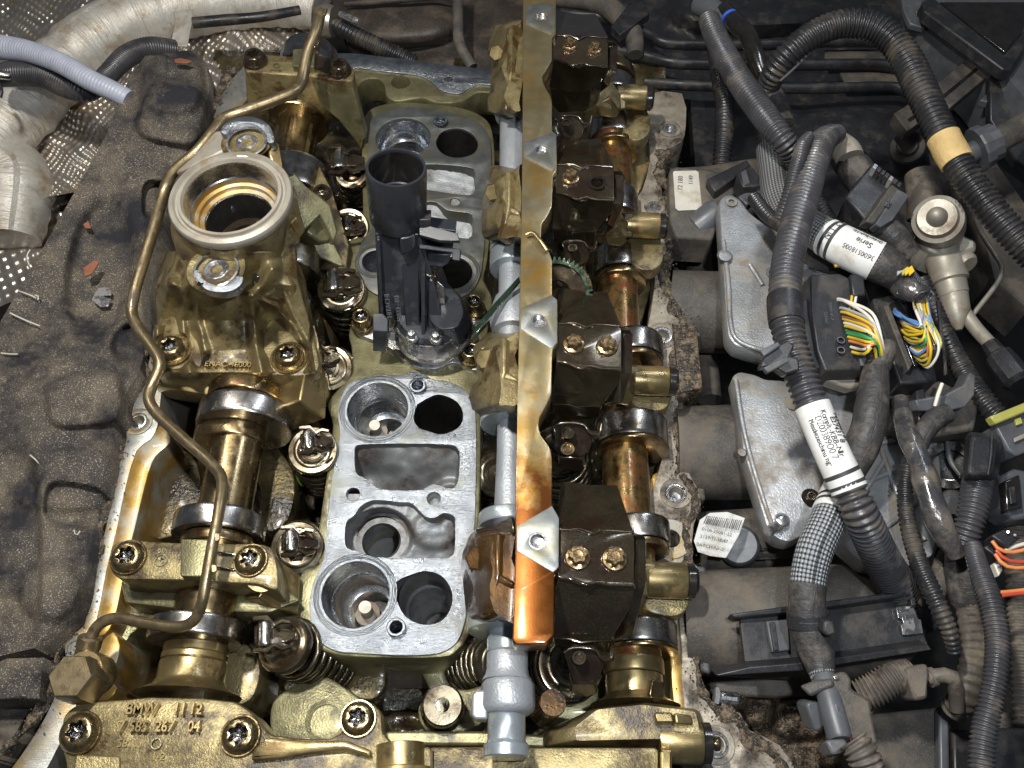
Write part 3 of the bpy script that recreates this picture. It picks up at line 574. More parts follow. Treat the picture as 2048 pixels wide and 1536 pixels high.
# crust of dirt along the outer side of the rim: uneven ribbon of real lumps
def crust(name, pts, wpx, z=.03, n=None, h=.1, lab=None):
    w_, rd = path([(x, y, z) for x, y in pts], .045); vs = []; fs = []; m = 9
    for i, p in enumerate(w_):
        t = (w_[min(len(w_)-1, i+1)]-w_[max(0, i-1)]).normalized(); s = t.cross(Vector((0, 0, 1))).normalized(); k = S(p)
        w1 = wpx*k*(.9+1.0*noise.noise(p*2.7)+.5*noise.noise(p*8)); o = wpx*k*.7*noise.noise(p*1.9+Vector((5, 5, 5)))
        for j in range(m):
            u = (j/(m-1)-.5)*2; q = p+s*(u*w1+o)
            hh = (1-u**4)*h*.45*(.5+1.3*noise.noise(q*5)+.9*noise.noise(q*14)) if abs(u) < 1 else -.04
            vs.append(q+Vector((0, 0, hh)))
    for i in range(len(w_)-1):
        for j in range(m-1): fs.append([i*m+j, (i+1)*m+j, (i+1)*m+j+1, i*m+j+1])
    rg = random.Random(len(pts)*7+int(wpx)); tri = [(0, 1, 2), (0, 2, 3), (0, 3, 1), (1, 3, 2)]
    for _ in range(len(w_)*5):
        p = rg.choice(w_); k = S(p); q = p+Vector((rg.gauss(0, 1), rg.gauss(0, .5), 0))*wpx*k*1.3; s_ = rg.uniform(.006, .022); b0 = len(vs)
        for dx, dy, dz in ((0, 0, 1.2), (1, 0, 0), (-.6, .9, 0), (-.6, -.8, 0)):
            a = rg.uniform(-.3, .3); vs.append(Vector((q.x+(dx+a)*s_, q.y+(dy+a)*s_, z+dz*s_)))
        fs += [[b0+i for i in t_] for t_ in tri]
    return fin(mesh(vs, fs), name, GRIME, HD, 60, kind='stuff')
crust('dirt_crust', [(1325, 300), (1322, 350), (1338, 395), (1344, 440), (1338, 500), (1330, 560), (1345, 605), (1362, 640), (1358, 690), (1348, 720), (1362, 780), (1358, 850), (1362, 920), (1350, 950)], 11)
crust('dirt_crust', [(1362, 950), (1386, 985), (1390, 1020), (1372, 1060), (1376, 1120), (1382, 1200), (1388, 1290), (1396, 1350), (1415, 1400), (1440, 1425)], 11)
crust('dirt_crust', [(1440, 1425), (1478, 1440), (1495, 1480), (1540, 1500), (1570, 1540)], 14)
crust('dirt_crust', [(470, 135), (440, 180), (418, 230), (400, 300), (380, 370), (350, 470)], 12)
crust('dirt_crust', [(292, 680), (282, 750), (250, 800), (230, 840), (235, 880), (222, 930), (208, 1000), (192, 1080), (178, 1150), (160, 1220), (130, 1270), (112, 1340), (85, 1400), (50, 1460), (5, 1510)], 13)

# ---- cast webs standing in the well
def web(pts, z, d, mat=GOLD, b=.05, name='bearing_web'): return plate(name, crom(pts, 3), z, d, mat, HD, [], b)
slab('bearing_web', [(515, 1195, .7), (560, 1120, .55), (602, 1150, .2), (598, 1232, .1), (545, 1215, .4)], 1.6, GOLDM, HD, .04)
slab('bearing_web', [(600, 800, .9), (618, 700, .8), (655, 745, .45), (652, 838, .3), (620, 822, .6)], 1.6, GOLDM, HD, .04)
slab('bearing_web', [(640, 330, .8), (662, 380, .75), (700, 490, .3), (694, 535, .2), (655, 500, .5), (620, 420, .9)], 1.4, GOLD, HD, .04)
slab('bearing_web', [(630, 428, 1.0), (648, 425, 1.0), (667, 440, .95), (670, 482, .6), (640, 486, .8), (612, 462, 1.1)], .6, OLIVE, HD, .05)
slab('bearing_web', [(622, 482, .7), (668, 484, .6), (692, 530, .2), (680, 535, .2), (640, 515, .5)], .8, OLIVE, HD, .04)
web([(450, 235), (480, 215), (500, 240), (480, 300), (470, 360), (440, 330)], -.4, 1.5, GOLD)
web([(205, 1290), (225, 1250), (262, 1190), (300, 1205), (310, 1230), (260, 1270), (230, 1320)], -.6, 1.6, OLIVE)
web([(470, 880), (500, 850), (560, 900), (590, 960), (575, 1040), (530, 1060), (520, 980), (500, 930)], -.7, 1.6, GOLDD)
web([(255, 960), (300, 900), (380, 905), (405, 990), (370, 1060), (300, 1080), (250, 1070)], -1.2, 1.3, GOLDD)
web([(440, 1300), (500, 1290), (520, 1340), (500, 1400), (450, 1400)], -.7, 1.5, GOLD)
web([(640, 620), (600, 640), (610, 700), (640, 760), (650, 700)], -.5, 1.5, GOLDD)
web([(570, 1380), (640, 1352), (690, 1375), (760, 1430), (770, 1470), (700, 1500), (560, 1490), (540, 1420)], -.6, 1.8, OLIVE)
web([(830, 1310), (880, 1318), (895, 1360), (925, 1400), (900, 1440), (860, 1380)], -1.3, 1.5, OLIVE)
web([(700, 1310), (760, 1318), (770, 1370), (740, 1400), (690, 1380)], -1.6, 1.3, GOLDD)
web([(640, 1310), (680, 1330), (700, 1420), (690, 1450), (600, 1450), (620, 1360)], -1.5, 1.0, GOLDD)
web([(590, 330), (640, 320), (650, 390), (660, 450), (640, 470), (590, 430)], -.9, 1.2, STAIN)
web([(610, 560), (650, 580), (655, 640), (620, 660), (600, 620)], -1.2, 1.2, STAIN)
web([(1120, 1360), (1200, 1330), (1260, 1400), (1250, 1440), (1140, 1440), (1080, 1420)], -1.0, 1.4, OLIVE)
web([(1290, 330), (1310, 500), (1290, 620), (1270, 640), (1262, 480)], -.8, 1.4, GOLD)
web([(1320, 1090), (1345, 1240), (1350, 1430), (1310, 1430), (1300, 1200)], -1.0, 1.4, GOLDD)
web([(1290, 900), (1325, 900), (1320, 1050), (1290, 1080)], -1.2, 1.4, GOLDD)
bore(640, 1430, 33, [(1.35, -.58), (1.0, -.56), (1.0, -1.3), (.3, -1.5)], OLIVE, GOLDD, name='oil_drain')

# ================================================================== valve springs
def valve_spring(x, y, r, ex, ey, z=.05, tz=-1.6, turns=5, lab='', green=0, grp=None):
    r *= 1.1
    t = thing('valve_spring', lab, 'spring', grp)
    a = (x, y, z); d = P(ex, ey, tz)-P(*a); dd = d.normalized()
    A = P(*a); B_ = A-dd*.22
    n0 = 40
    lathe('spring_retainer', A, A-dd*.22, [(0, r*.92), (.1, r), (.55, r), (.75, r*.95), (.78, r*.78), (.82, r*.76), (.86, r*.62), (.84, r*.60), (.80, r*.44), (.86, r*.42), (.9, r*.3), (1, r*.27)], SPRING, t, 40)
    lathe('valve_stem', A-dd*.2, A-dd*.42, [(0, r*.16), (.8, r*.16), (1, r*.12)], ALUB, t, 16)
    spring('coil', A+dd*.06, P(ex, ey, tz), r*.97, r*.12, turns, SPRING, t)
    spring('inner_coil', A+dd*.06, P(ex, ey, tz), r*.62, r*.08, turns+1, DARKB, t)
    if green: spring('paint_mark', A+dd*.06+d*.62, A+dd*.06+d*.8, r*.99, r*.122, .55, GREEN, t)
    # the follower that presses on it: forked clip and lever
    return t
valve_spring(705, 352, 30, 722, 400, .0, -1.4, 5, 'oily valve spring half hidden behind the black coil connector, rearmost of the row', grp='valve springs left of the port pads')
valve_spring(700, 458, 36, 716, 478, -.1, -1.2, 4, 'oily valve spring by the corner of the rear port pad, left of the coil connector', grp='valve springs left of the port pads')
valve_spring(684, 583, 44, 712, 640, .1, -1.8, 5, 'tall valve spring showing its full dark coil left of the socket screw', grp='valve springs left of the port pads')
valve_spring(662, 738, 42, 684, 752, -.1, -1.2, 4, 'valve spring tucked beside the lower corner of the big gold pump housing', grp='valve springs left of the port pads')
valve_spring(628, 905, 45, 652, 950, .0, -1.6, 5, 'valve spring with a green paint mark beside the front port pad', green=1, grp='valve springs left of the port pads')
valve_spring(597, 1096, 48, 618, 1100, -.1, -1.3, 4, 'valve spring with flat retainer directly right of the front bearing cap', grp='valve springs left of the port pads')
valve_spring(575, 1292, 52, 668, 1330, .1, -1.6, 7, 'frontmost and longest valve spring lying out towards the bottom corner of the port pad', green=1, grp='valve springs left of the port pads')
valve_spring(994, 1325, 48, 930, 1328, -.1, -1.5, 6, 'bronze coloured valve spring under the lower end of the grey shaft', grp='valve springs under the grey shaft')
valve_spring(992, 950, 44, 950, 960, -.5, -1.9, 5, 'valve spring in the dark gap between port pad and grey shaft', grp='valve springs under the grey shaft')
valve_spring(1120, 905, 50, 1130, 960, .1, -1.4, 4, 'valve spring below the twin rivet lever, right of the long rail', grp='valve springs under the long rail')
valve_spring(1140, 1330, 62, 1120, 1345, -.2, -1.5, 4, 'large valve spring under the frontmost spring steel bracket', grp='valve springs under the long rail')

def follower(x, y, s, lab, z=.45, sx=-1):
    t = thing('rocker_follower', lab, 'rocker arm', 'roller followers of the left camshaft')
    def q(dx, dy, dz): return (x+dx*s, y+dy*s, z+dz)
    for k in (-1, 1):
        slab('clip_arm', [q(-62, k*34-5, .1), (q(-30, k*36-6, .12)), q(-14, k*22-4, .2), q(2, k*30-4, .12), q(22, k*26-4, .0), q(22, k*26+4, .0), q(2, k*30+5, .12), q(-14, k*22+5, .2), q(-30, k*36+4, .12), q(-62, k*34+4, .1)], .07, BRSTEEL, t, .012)
    slab('lever_body', [q(-60, -20, -.12), q(-10, -16, -.05), q(10, -12, .0), q(34, -8, -.15), q(34, 12, -.15), q(10, 16, .0), q(-10, 18, -.05), q(-60, 22, -.12)], .22, BRSTEEL, t, .04)
    lathe('roller', q(-34, -26, -.05), q(-34, 28, -.05), rr(0, 1, 17*s, 2), STEEL, t, 24)
    return t
follower(642, 880, .72, 'roller follower reaching from the middle cam lobe to the green marked spring')
follower(610, 1082, .8, 'roller follower between the cam lobe and the spring right of the bearing cap', .4)
follower(562, 1268, .92, 'frontmost roller follower with two shiny clip arms', .5)
follower(694, 562, .8, 'roller follower in the gap right of the pump housing, above its tall spring', .6)
follower(660, 712, .62, 'dark roller follower at the lower right corner of the pump housing', .3)
follower(712, 448, .55, 'roller follower beside the rear pad corner', .3)
follower(704, 318, .75, 'rear roller follower glinting under the rear bearing cap', .6)
# ================================================================== left camshaft
CL = thing('camshaft', 'bronze toned exhaust camshaft on the left, with polished silver lobes', 'camshaft')
def axl(y): return (378+(1400-y)*.189, y, .3)
def cyl(y0, y1, r, mat, name, par, ax, off=(0, 0), n=48, ch=1.5, lobe=None, prof=None):
    a = ax(y0); b = ax(y1); a = (a[0]+off[0], a[1], a[2]+off[1]); b = (b[0]+off[0], b[1], b[2]+off[1])
    return lathe(name, a, b, prof or rr(0, 1, r, ch), mat, par, n, lobe=lobe, sh=P(*b))
cyl(235, 1330, 57, SHAFT, 'shaft', CL, axl, prof=[(0, 42*1.38), (.08, 42*1.38), (.1, 44*1.32), (1, 58)])
cyl(112, 150, 58, STEEL, 'bearing_journal', CL, axl)
cyl(205, 250, 61, SHAFT, 'cam_lobe', CL, axl, ch=3)
cyl(262, 330, 45, SHAFT, 'hexagonal_drive', CL, axl, n=6, ch=1)
cyl(345, 400, 66, STEEL, 'cam_lobe', CL, axl, off=(16, 0))
cyl(520, 560, 72, STEEL, 'cam_lobe', CL, axl, off=(35, -.1))
cyl(600, 660, 74, STEEL, 'cam_lobe', CL, axl, off=(30, -.2))
cyl(782, 808, 74, SHAFT, 'bearing_journal', CL, axl)
cyl(822, 862, 94, STEEL, 'cam_lobe', CL, axl, off=(8, 0))
cyl(862, 890, 58, SHAFT, 'lobe_collar', CL, axl, off=(-4, 0), lobe=(math.radians(100), .5))
cyl(1038, 1078, 91, STEEL, 'cam_lobe', CL, axl, off=(-3, 0))
cyl(1080, 1100, 74, SHAFT, 'lobe_collar', CL, axl)
cyl(1190, 1240, 62, SHAFT, 'bearing_journal', CL, axl)
cyl(1246, 1286, 93, STEEL, 'cam_lobe', CL, axl, off=(-10, 0))
cyl(1290, 1324, 64, GOLDM, 'shaft_collar', CL, axl, off=(-4, 0), prof=[(0, 60), (.1, 64), (.55, 64), (.6, 62), (.66, 65), (.95, 65), (1, 63)])
cyl(1325, 1392, 66, GOLDM, 'shaft_end', CL, axl, off=(-4, 0), prof=[(0, 64), (.05, 67), (.55, 67), (.75, 74), (1, 105)])

# ================================================================== bearing caps on the left camshaft
BC = thing('bearing_cap', 'flat bronze cap with date stamp, bolted over the left camshaft near the front', 'bearing cap', 'bearing caps of the left camshaft')
cap = [(220, 1112), (222, 1092), (236, 1082), (262, 1078), (300, 1082), (362, 1085), (372, 1080), (428, 1079), (436, 1086), (500, 1086), (528, 1088), (546, 1100), (556, 1140), (556, 1180), (540, 1178), (516, 1168), (440, 1164), (362, 1160), (240, 1158), (224, 1146), (218, 1132)]
plate('cap_body', rnd(cap, 7), 1.15, .75, GOLD, BC, [], .05)
plate('raised_block', rnd([(362, 1078), (428, 1078), (424, 1154), (360, 1152)], 4), 1.36, .3, OLIVE, BC, [], .02)
plate('slot_frame', rnd([(434, 1102), (478, 1106), (474, 1112), (434, 1109)], 3), 1.2, .1, BRSTEEL, BC, [], .01)
plate('slot_frame', rnd([(430, 1132), (470, 1136), (468, 1142), (430, 1138)], 3), 1.2, .1, BRSTEEL, BC, [], .01)
lathe('cap_corner', P(524, 1150, .2), P(524, 1150, 1.05), [(0, 34), (.9, 34), (1, 32)], GOLDM, BC, 32)
plate('cap_foot', rnd([(240, 1162), (360, 1168), (520, 1178), (560, 1165), (600, 1200), (540, 1225), (400, 1222), (250, 1205)], 6), .35, .6, OLIVE, BC, [], .04)
bolt(BC, 'torx', 258, 1116, 1.15, 37, .9, label='torx bolt on the left end of the cap'); bolt(BC, 'torx', 502, 1122, 1.15, 35, .9, label='torx bolt on the right end of the cap')
text_flat('stamped_date', '28/10', 330, 1102, 1.152, 9, 181, OLIVE, BC, .012); text_flat('stamped_name', 'BMW', 321, 1141, 1.152, 10, 181, OLIVE, BC, .012)
loft('stamped_roundel', [circ(322, 1120, 12.5, 1.15), circ(322, 1120, 12.5, 1.175), circ(322, 1120, 11, 1.175), circ(322, 1120, 11, 1.15)], OLIVE, BC, (False, False))
slab('stamped_roundel', [(316, 1115, 1.17), (322, 1114, 1.17), (322, 1126, 1.17), (328, 1125, 1.17), (328, 1120, 1.17), (316, 1120, 1.17)], .02, OLIVE, BC, 0)

RC_ = thing('bearing_cap', 'tall oily bearing cap at the rear of the left camshaft, under the oil pipe tip', 'bearing cap', 'bearing caps of the left camshaft')
capr = [(484, 118), (494, 106), (512, 103), (530, 108), (584, 112), (586, 98), (636, 96), (638, 112), (665, 118), (690, 120), (704, 130), (710, 150), (704, 163), (670, 161), (620, 152), (575, 150), (490, 144)]
plate('cap_body', rnd(capr, 5), 1.7, 1.3, GOLD, RC_, [], .05)
slab('cap_front', [(489, 147, 1.62), (575, 153, 1.62), (620, 155, 1.62), (560, 240, .5), (540, 200, .9), (494, 208, .8)], .3, GOLD, RC_, .03)
slab('cap_front', [(620, 155, 1.64), (672, 164, 1.64), (704, 166, 1.64), (724, 240, .7), (732, 275, .2), (715, 288, .1), (676, 240, .7), (640, 210, 1.1)], .3, OLIVE, RC_, .04)
slab('cap_web', [(672, 205, 1.05), (706, 196, 1.2), (730, 262, .3), (722, 300, .0), (690, 250, .5)], .4, GOLDM, RC_, .03)
plate('raised_block', rnd([(586, 98), (630, 96), (628, 134), (584, 132)], 3), 1.86, .25, OLIVE, RC_, [], .02)
plate('slot_frame', rnd([(632, 108), (662, 118), (660, 148), (628, 134)], 3), 1.74, .1, BRSTEEL, RC_, [], .01)
bolt(RC_, 'torx_dark', 511, 124, 1.7, 25, 1.4); bolt(RC_, 'torx_dark', 680, 143, 1.7, 24, 1.4)
text_flat('stamped_date', '28/10', 556, 122, 1.705, 7, 184, OLIVE, RC_, .012); text_flat('stamped_name', 'BMW', 552, 141, 1.705, 7, 184, OLIVE, RC_, .012)
loft('stamped_roundel', [circ(553, 131, 7, 1.7), circ(553, 131, 7, 1.725), circ(553, 131, 5.5, 1.725), circ(553, 131, 5.5, 1.7)], OLIVE, RC_, (False, False))

MC = thing('bearing_cap', 'oil blackened cap wedged behind the right shoulder of the pump housing', 'bearing cap', 'bearing caps of the left camshaft')
slab('cap_body', [(565, 358, 2.0), (590, 345, 2.0), (612, 372, 1.9), (640, 392, 1.7), (662, 410, 1.5), (676, 462, 1.0), (668, 490, .8), (640, 432, 1.3), (606, 466, 1.4), (580, 420, 1.8)], .8, OLIVE, MC, .04)
slab('cap_shoulder', [(560, 380, 2.3), (590, 372, 2.2), (600, 420, 1.9), (612, 462, 1.5), (598, 480, 1.5), (575, 440, 2.0), (565, 420, 2.2)], .4, GOLD, MC, .04)
bolt(MC, 'torx_dark', 645, 388, 1.55, 20, 1.2)
slab('oil_wet_web', [(578, 445, 1.9), (596, 432, 1.9), (604, 462, 1.6), (600, 488, 1.4), (584, 492, 1.5)], .3, STAIN, MC, .04)

# ================================================================== big pump housing
H = thing('pump_housing', 'large gold cast housing with an open round bore on top, left of centre', 'housing')
def ell(cx, cy, rx, ry, z, n=48, sq=2.0, ph=0):
    o = []
    for i in range(n):
        a = 2*math.pi*i/n; c, s = math.cos(a), math.sin(a); k = (abs(c)**sq+abs(s)**sq)**(-1/sq)
        o.append(P(cx+rx*c*k, cy-ry*s*k, z))
    return o
def V(r, z, n=64):
    c_ = P(460, 392, 3.22); k_ = S(c_)*r; return [Vector((c_.x+k_*math.cos(2*math.pi*i/n), c_.y+k_*math.sin(2*math.pi*i/n), z)) for i in range(n)]
loft('housing_body', [V(96, 2.75, 48), V(96, 2.98, 48), V(118, 2.99, 48), ell(458, 425, 119, 90, 2.8), ell(460, 462, 118, 86, 2.4, sq=2.1), ell(462, 480, 112, 76, 1.9, sq=2.2), ell(462, 500, 100, 70, 1.0, sq=2.2)], GOLD, H, (False, True), 60, jit=.06)
base = [(318, 628), (330, 560), (380, 520), (560, 520), (600, 560), (618, 640), (632, 690), (640, 730), (630, 748), (600, 752), (520, 748), (440, 742), (340, 738), (318, 728), (314, 690)]
plate('base_flange', rnd(base, 14, 4), .85, .85, GOLD, H, [], .07)
plate('base_lip', rnd([(302, 742), (330, 735), (620, 750), (650, 735), (656, 770), (640, 800), (600, 812), (560, 795), (420, 790), (330, 775), (306, 768)], 8), .3, .5, GOLDM, H, [], .04)
loft('bore_ring', [V(119, 3.02), V(123.5, 3.08), V(123.5, 3.18), V(121, 3.22), V(113, 3.25), V(109, 3.2), V(105, 3.2), V(103, 3.26), V(97, 3.26), V(93, 3.2)], ZINC, H, (False, False), 35)
loft('bore_wall', [V(93, 3.2), V(92, 3.16), V(90, 2.86), V(88, 2.84)], BORE, H, (False, False), 35)
loft('seal_step', [V(88, 2.84), V(87, 2.72), V(80, 2.70), V(79, 2.62), V(71, 2.6)], STAIN, H, (False, False), 35)
loft('bright_lip', [V(71, 2.6), V(69, 2.61), V(67, 2.58)], STEEL, H, (False, False), 35)
loft('inner_ring', [V(67, 2.58), V(66, 2.5), V(64, 1.95)], DARKB, H, (False, True), 35)
loft('drive_coupling', [V(50, 1.98), V(50, 2.1), V(30, 2.12), V(28, 2.0)], BRSTEEL, H, (False, False), 35)
for nm, (x, y, z, r) in (('a', (493, 284, 3.15, 46)), ('b', (432, 538, 2.75, 50))):
    col = [circ(x, y, r+(8 if nm == 'b' else 4), z, 40), circ(x, y, r+(10 if nm == 'b' else 5), z-.1, 40)]+([circ(x+2, y+8, r+13, z-.6, 40), circ(x+5, y+28, r+22, z-1.2, 40), circ(x+8, y+50, r+32, z-1.7, 40)] if nm == 'b' else [circ(x, y+5, r+8, z-1.0, 40), circ(x-5, y+10, r+5, z-2.5, 40)])
    sc_col = loft('screw_column', [circ(x, y, r-10, z-.02, 40)]+col, GOLD, H, (True, True), 55)
    loft('spot_face', [circ(x, y, r-4, z+.0, 40), circ(x, y, r-5, z+.06, 40), circ(x, y, r-9, z+.07, 40), circ(x, y, r-11, z-.02, 40), circ(x, y, r-22, z-.04, 40), circ(x, y, r-25, z-.0, 40), circ(x, y, r-28, z+.02, 40), circ(x+1, y+1, 10, z-.03, 40), circ(x+1, y+1, 8, z-.12, 40), circ(x+1, y+1, 2, z-.3, 40)], ALUB, sc_col, (False, True), 35)
crescent = [(386, 540), (398, 542), (406, 556), (420, 566), (438, 570), (456, 566), (468, 556), (474, 550), (486, 554), (482, 568), (466, 580), (442, 584), (416, 580), (398, 566)]
plate('machined_crescent', crom(crescent, 3), 2.86, .2, PAD, H, [], .015)
cres2 = [(440, 262), (452, 244), (475, 234), (505, 233), (532, 244), (545, 262), (548, 282), (536, 284), (528, 262), (508, 248), (484, 246), (462, 254), (452, 268)]
plate('machined_crescent', crom(cres2, 3), 3.27, .2, PAD, H, [], .015)
# the front of the casting: one blended height field with ribs and pockets
def seg(x, y, pl):
    best = 1e9
    for (x0, y0), (x1, y1) in zip(pl, pl[1:]):
        dx, dy = x1-x0, y1-y0; t = max(0, min(1, ((x-x0)*dx+(y-y0)*dy)/(dx*dx+dy*dy))); best = min(best, math.hypot(x-x0-dx*t, y-y0-dy*t))
    return best
RIBS = [([(392, 548), (370, 590), (364, 640), (368, 690), (380, 745)], 10, .34), ([(392, 600), (396, 650), (410, 700)], 9, .24), ([(338, 560), (362, 580), (384, 560)], 12, .25),
        ([(500, 590), (508, 640), (512, 690), (524, 748)], 11, .36), ([(545, 540), (524, 572), (498, 592)], 13, .3), ([(510, 592), (550, 612), (586, 650), (612, 698), (622, 745)], 9, .34), ([(318, 500), (314, 600), (314, 745)], 8, .3)]
def hz(x, y, u, v):
    if y < 505: z = 2.85
    elif y < 640: z = 2.85-1.75*(y-505)/135
    elif y < 700: z = 1.1-.22*(y-640)/60
    else: z = .88
    if y < 570: z -= 1.5*(abs(x-461)/136)**4*(570-y)/67
    e = min(u, 1-u); z -= .9*math.exp(-(e/.045)**2)*(1 if y < 650 else .2)
    z += .42*math.exp(-((x-448)/44)**2)*math.exp(-((y-632)/62)**2)
    z -= .34*math.exp(-((x-352)/24)**4-((y-640)/52)**4)
    z -= .30*math.exp(-((x-560)/34)**4-((y-668)/40)**4)
    z -= .18*math.exp(-((x-388)/14)**4-((y-690)/40)**4)
    for pl, w_, h_ in RIBS: z += h_*math.exp(-(seg(x, y, pl)/w_)**2)
    for bx_, by_ in ((345, 702), (578, 717)):
        d = math.hypot(x-bx_, (y-by_)*1.05); t = min(1, max(0, (44-d)/6)); z = z*(1-t)+.84*t
    if y > 745: z -= (y-745)/14*.35
    return z+.025*noise.noise(Vector((x/30, y/30, 1)))
patch('housing_front', [(328, 503), (322, 520), (316, 560), (310, 620), (307, 680), (305, 760)], [(596, 503), (600, 520), (608, 570), (620, 620), (636, 680), (643, 760)], 150, 150, hz, GOLD, H, smooth=80, skirt=.5)
slab('cast_block', [(500, 478, 2.75), (545, 468, 2.75), (558, 500, 2.5), (552, 540, 2.3), (515, 552, 2.2), (492, 530, 2.4)], .7, GOLD, H, .1)
slab('cast_block', [(518, 556, 2.1), (550, 545, 2.2), (560, 575, 1.9), (552, 590, 1.8), (530, 602, 1.8), (515, 590, 1.9)], .5, GOLD, H, .08)
slab('cast_shoulder', [(562, 440, 2.8), (594, 470, 2.4), (602, 560, 1.8), (624, 650, 1.1), (622, 700, .9), (590, 630, 1.4), (560, 560, 2.1)], .9, GOLD, H, .08)
loft('bolt_recess', [circ(345, 700, 38, .86), circ(345, 700, 36, .92), circ(345, 700, 32, .9), circ(345, 700, 31, .8)], GOLDM, H, (False, False))
loft('bolt_recess', [circ(578, 715, 38, .86), circ(578, 715, 36, .92), circ(578, 715, 33, .9), circ(578, 715, 32, .8)], GOLDM, H, (False, False))
bolt(H, 'torx', 345, 702, .86, 32, 1.2); bolt(H, 'torx', 578, 717, .86, 31, 1.2)
text_flat('cast_lettering', 'ENAC-46000', 458, 733, .93, 12, 1.5, GOLDM, H, .06, squash=1.02)
slab('oil_drip', [(412, 702, 1.0), (422, 706, 1.0), (418, 716, .95), (408, 732, .9), (402, 730, .9), (405, 715, .95)], .05, RUBBER, H, .015)
slab('oil_drip', [(512, 552, 2.35), (520, 553, 2.35), (514, 566, 2.2), (513, 588, 2.05), (507, 580, 2.1), (506, 562, 2.3)], .1, RUBBER, H, .02)
slab('oil_drip', [(397, 562, 2.87), (402, 566, 2.87), (408, 565, 2.87), (404, 571, 2.87), (398, 572, 2.87), (393, 569, 2.87)], .01, RUBBER, H, 0)
slab('cast_arm', [(430, 262, 3.0), (445, 258, 3.1), (450, 300, 3.1), (410, 320, 3.0), (365, 338, 2.9), (348, 345, 2.8), (385, 312, 2.9)], .5, ZINC, H, .05)
slab('cast_arm', [(548, 270, 3.1), (560, 290, 3.0), (566, 330, 2.95), (575, 345, 2.8), (545, 330, 3.0), (535, 300, 3.1)], .5, GOLDM, H, .05)

# ================================================================== oil pipe
OP = thing('oil_pipe', 'bent bronze coloured oil pipe winding down the left side of the open head', 'pipe')
oil = [(641, 22, 3.0), (632, 62, 2.9), (614, 110, 2.7), (604, 160, 2.5), (590, 182, 2.5), (550, 200, 2.5), (500, 218, 2.5), (450, 236, 2.5), (428, 262, 2.5), (392, 305, 2.4), (345, 346, 2.2), (328, 385, 2.0), (310, 450, 1.9), (288, 520, 1.8), (268, 590, 1.7), (264, 628, 1.6), (282, 665, 1.6), (304, 695, 1.6), (320, 728, 1.6), (304, 770, 1.5), (298, 800, 1.5), (318, 832, 1.5), (370, 880, 1.6), (425, 930, 1.7), (444, 962, 1.8), (438, 1020, 1.9), (425, 1090, 1.9), (412, 1160, 1.8), (404, 1205, 1.7), (388, 1240, 1.5), (355, 1254, 1.4), (290, 1246, 1.3), (235, 1236, 1.2), (200, 1248, 1.1), (182, 1275, 1.0), (178, 1300, .9)]
tube('pipe_body', oil, PIPE, OP, r=11.5, n=16, step=.08)
lathe('pipe_collar', (182, 1272, 1.02), (168, 1330, .8), [(0, 20), (.06, 24), (.4, 24), (.44, 22), (.7, 23), (1, 23)], PIPE, OP, 28)
lathe('banjo_ring', (196, 1352, .55), (165, 1342, 1.1), [(0, 36), (.1, 42), (.8, 42), (1, 38)], GOLDM, OP, 32)
lathe('hex_bolt_head', (178, 1368, .9), (140, 1352, 1.55), [(0, 44), (.03, 47), (.85, 47), (1, 42)], PIPE, OP, 6, smooth=20)
slab('end_flag', [(628, 12, 3.05), (654, 16, 3.05), (650, 30, 3.05), (645, 27, 3.05), (640, 58, 2.9), (624, 56, 2.9)], .06, PIPE, OP, .01)
slab('clip_ear', [(626, 68, 2.85), (640, 78, 2.85), (636, 92, 2.8), (628, 96, 2.8), (612, 86, 2.8), (606, 74, 2.85)], .14, BRSTEEL, OP, .02)
for x, y in ((432, 1072), (426, 1135)): slab('clip_ear', [(x-4, y-8, 2.0), (x+8, y-6, 2.0), (x+10, y+6, 1.95), (x+2, y+12, 1.95), (x-4, y+10, 2.0)], .12, PIPE, OP, .02)

# ================================================================== front bearing block with part numbers
FB = thing('front_bearing_ladder', 'bronze casting across the front left corner with raised part numbers', 'bearing block')
fb = [(118, 1462), (124, 1430), (142, 1412), (170, 1402), (240, 1398), (300, 1392), (400, 1394), (470, 1402), (500, 1420), (522, 1448), (540, 1468), (600, 1476), (660, 1476), (684, 1462), (690, 1420), (712, 1400), (742, 1402), (764, 1425), (766, 1465), (790, 1490), (860, 1492), (870, 1510), (870, 1620), (380, 1620), (120, 1620), (130, 1530), (122, 1500)]
plate('ladder_body', rnd(fb, 10, 4), 1.0, 1.0, GOLD, FB, [], .09)
plate('ladder_rail', rnd([(530, 1474), (612, 1482), (690, 1480), (742, 1500), (742, 1516), (690, 1500), (620, 1506), (560, 1516), (500, 1520), (505, 1500)], 6), 1.16, .3, GOLDM, FB, [], .05)
bolt(FB, 'torx', 163, 1466, 1.0, 42, 1.0, label='torx bolt left of the raised part numbers'); bolt(FB, 'torx', 482, 1472, 1.0, 41, 1.0, label='torx bolt right of the raised part numbers'); bolt(FB, 'torx', 717, 1438, 1.0, 37, 1.0, label='torx bolt on the round ear of the casting')
for s_, x_ in (('BMW', 288), ('11', 364), ('12', 396)): text_flat('cast_lettering', s_, x_, 1421, 1.0, 22, 1, GOLDM, FB, .1, squash=.86, bold=.015)
for s_, x_ in (('7', 248), ('585', 282), ('267', 334), ('04', 392)): text_flat('cast_lettering', s_, x_, 1456, 1.0, 21, 1, GOLDM, FB, .1, squash=.86, bold=.015)
text_flat('cast_lettering', '58111', 262, 1488, 1.0, 15, 1, GOLDM, FB, .04)
text_flat('cast_lettering', '1-2', 318, 1514, 1.0, 15, 1, GOLDM, FB, .04)
loft('cast_roundel', [circ(312, 1487, 11, 1.0), circ(312, 1487, 11, 1.05), circ(312, 1487, 8.5, 1.05), circ(312, 1487, 8.5, 1.0)], OLIVE, FB, (False, False))
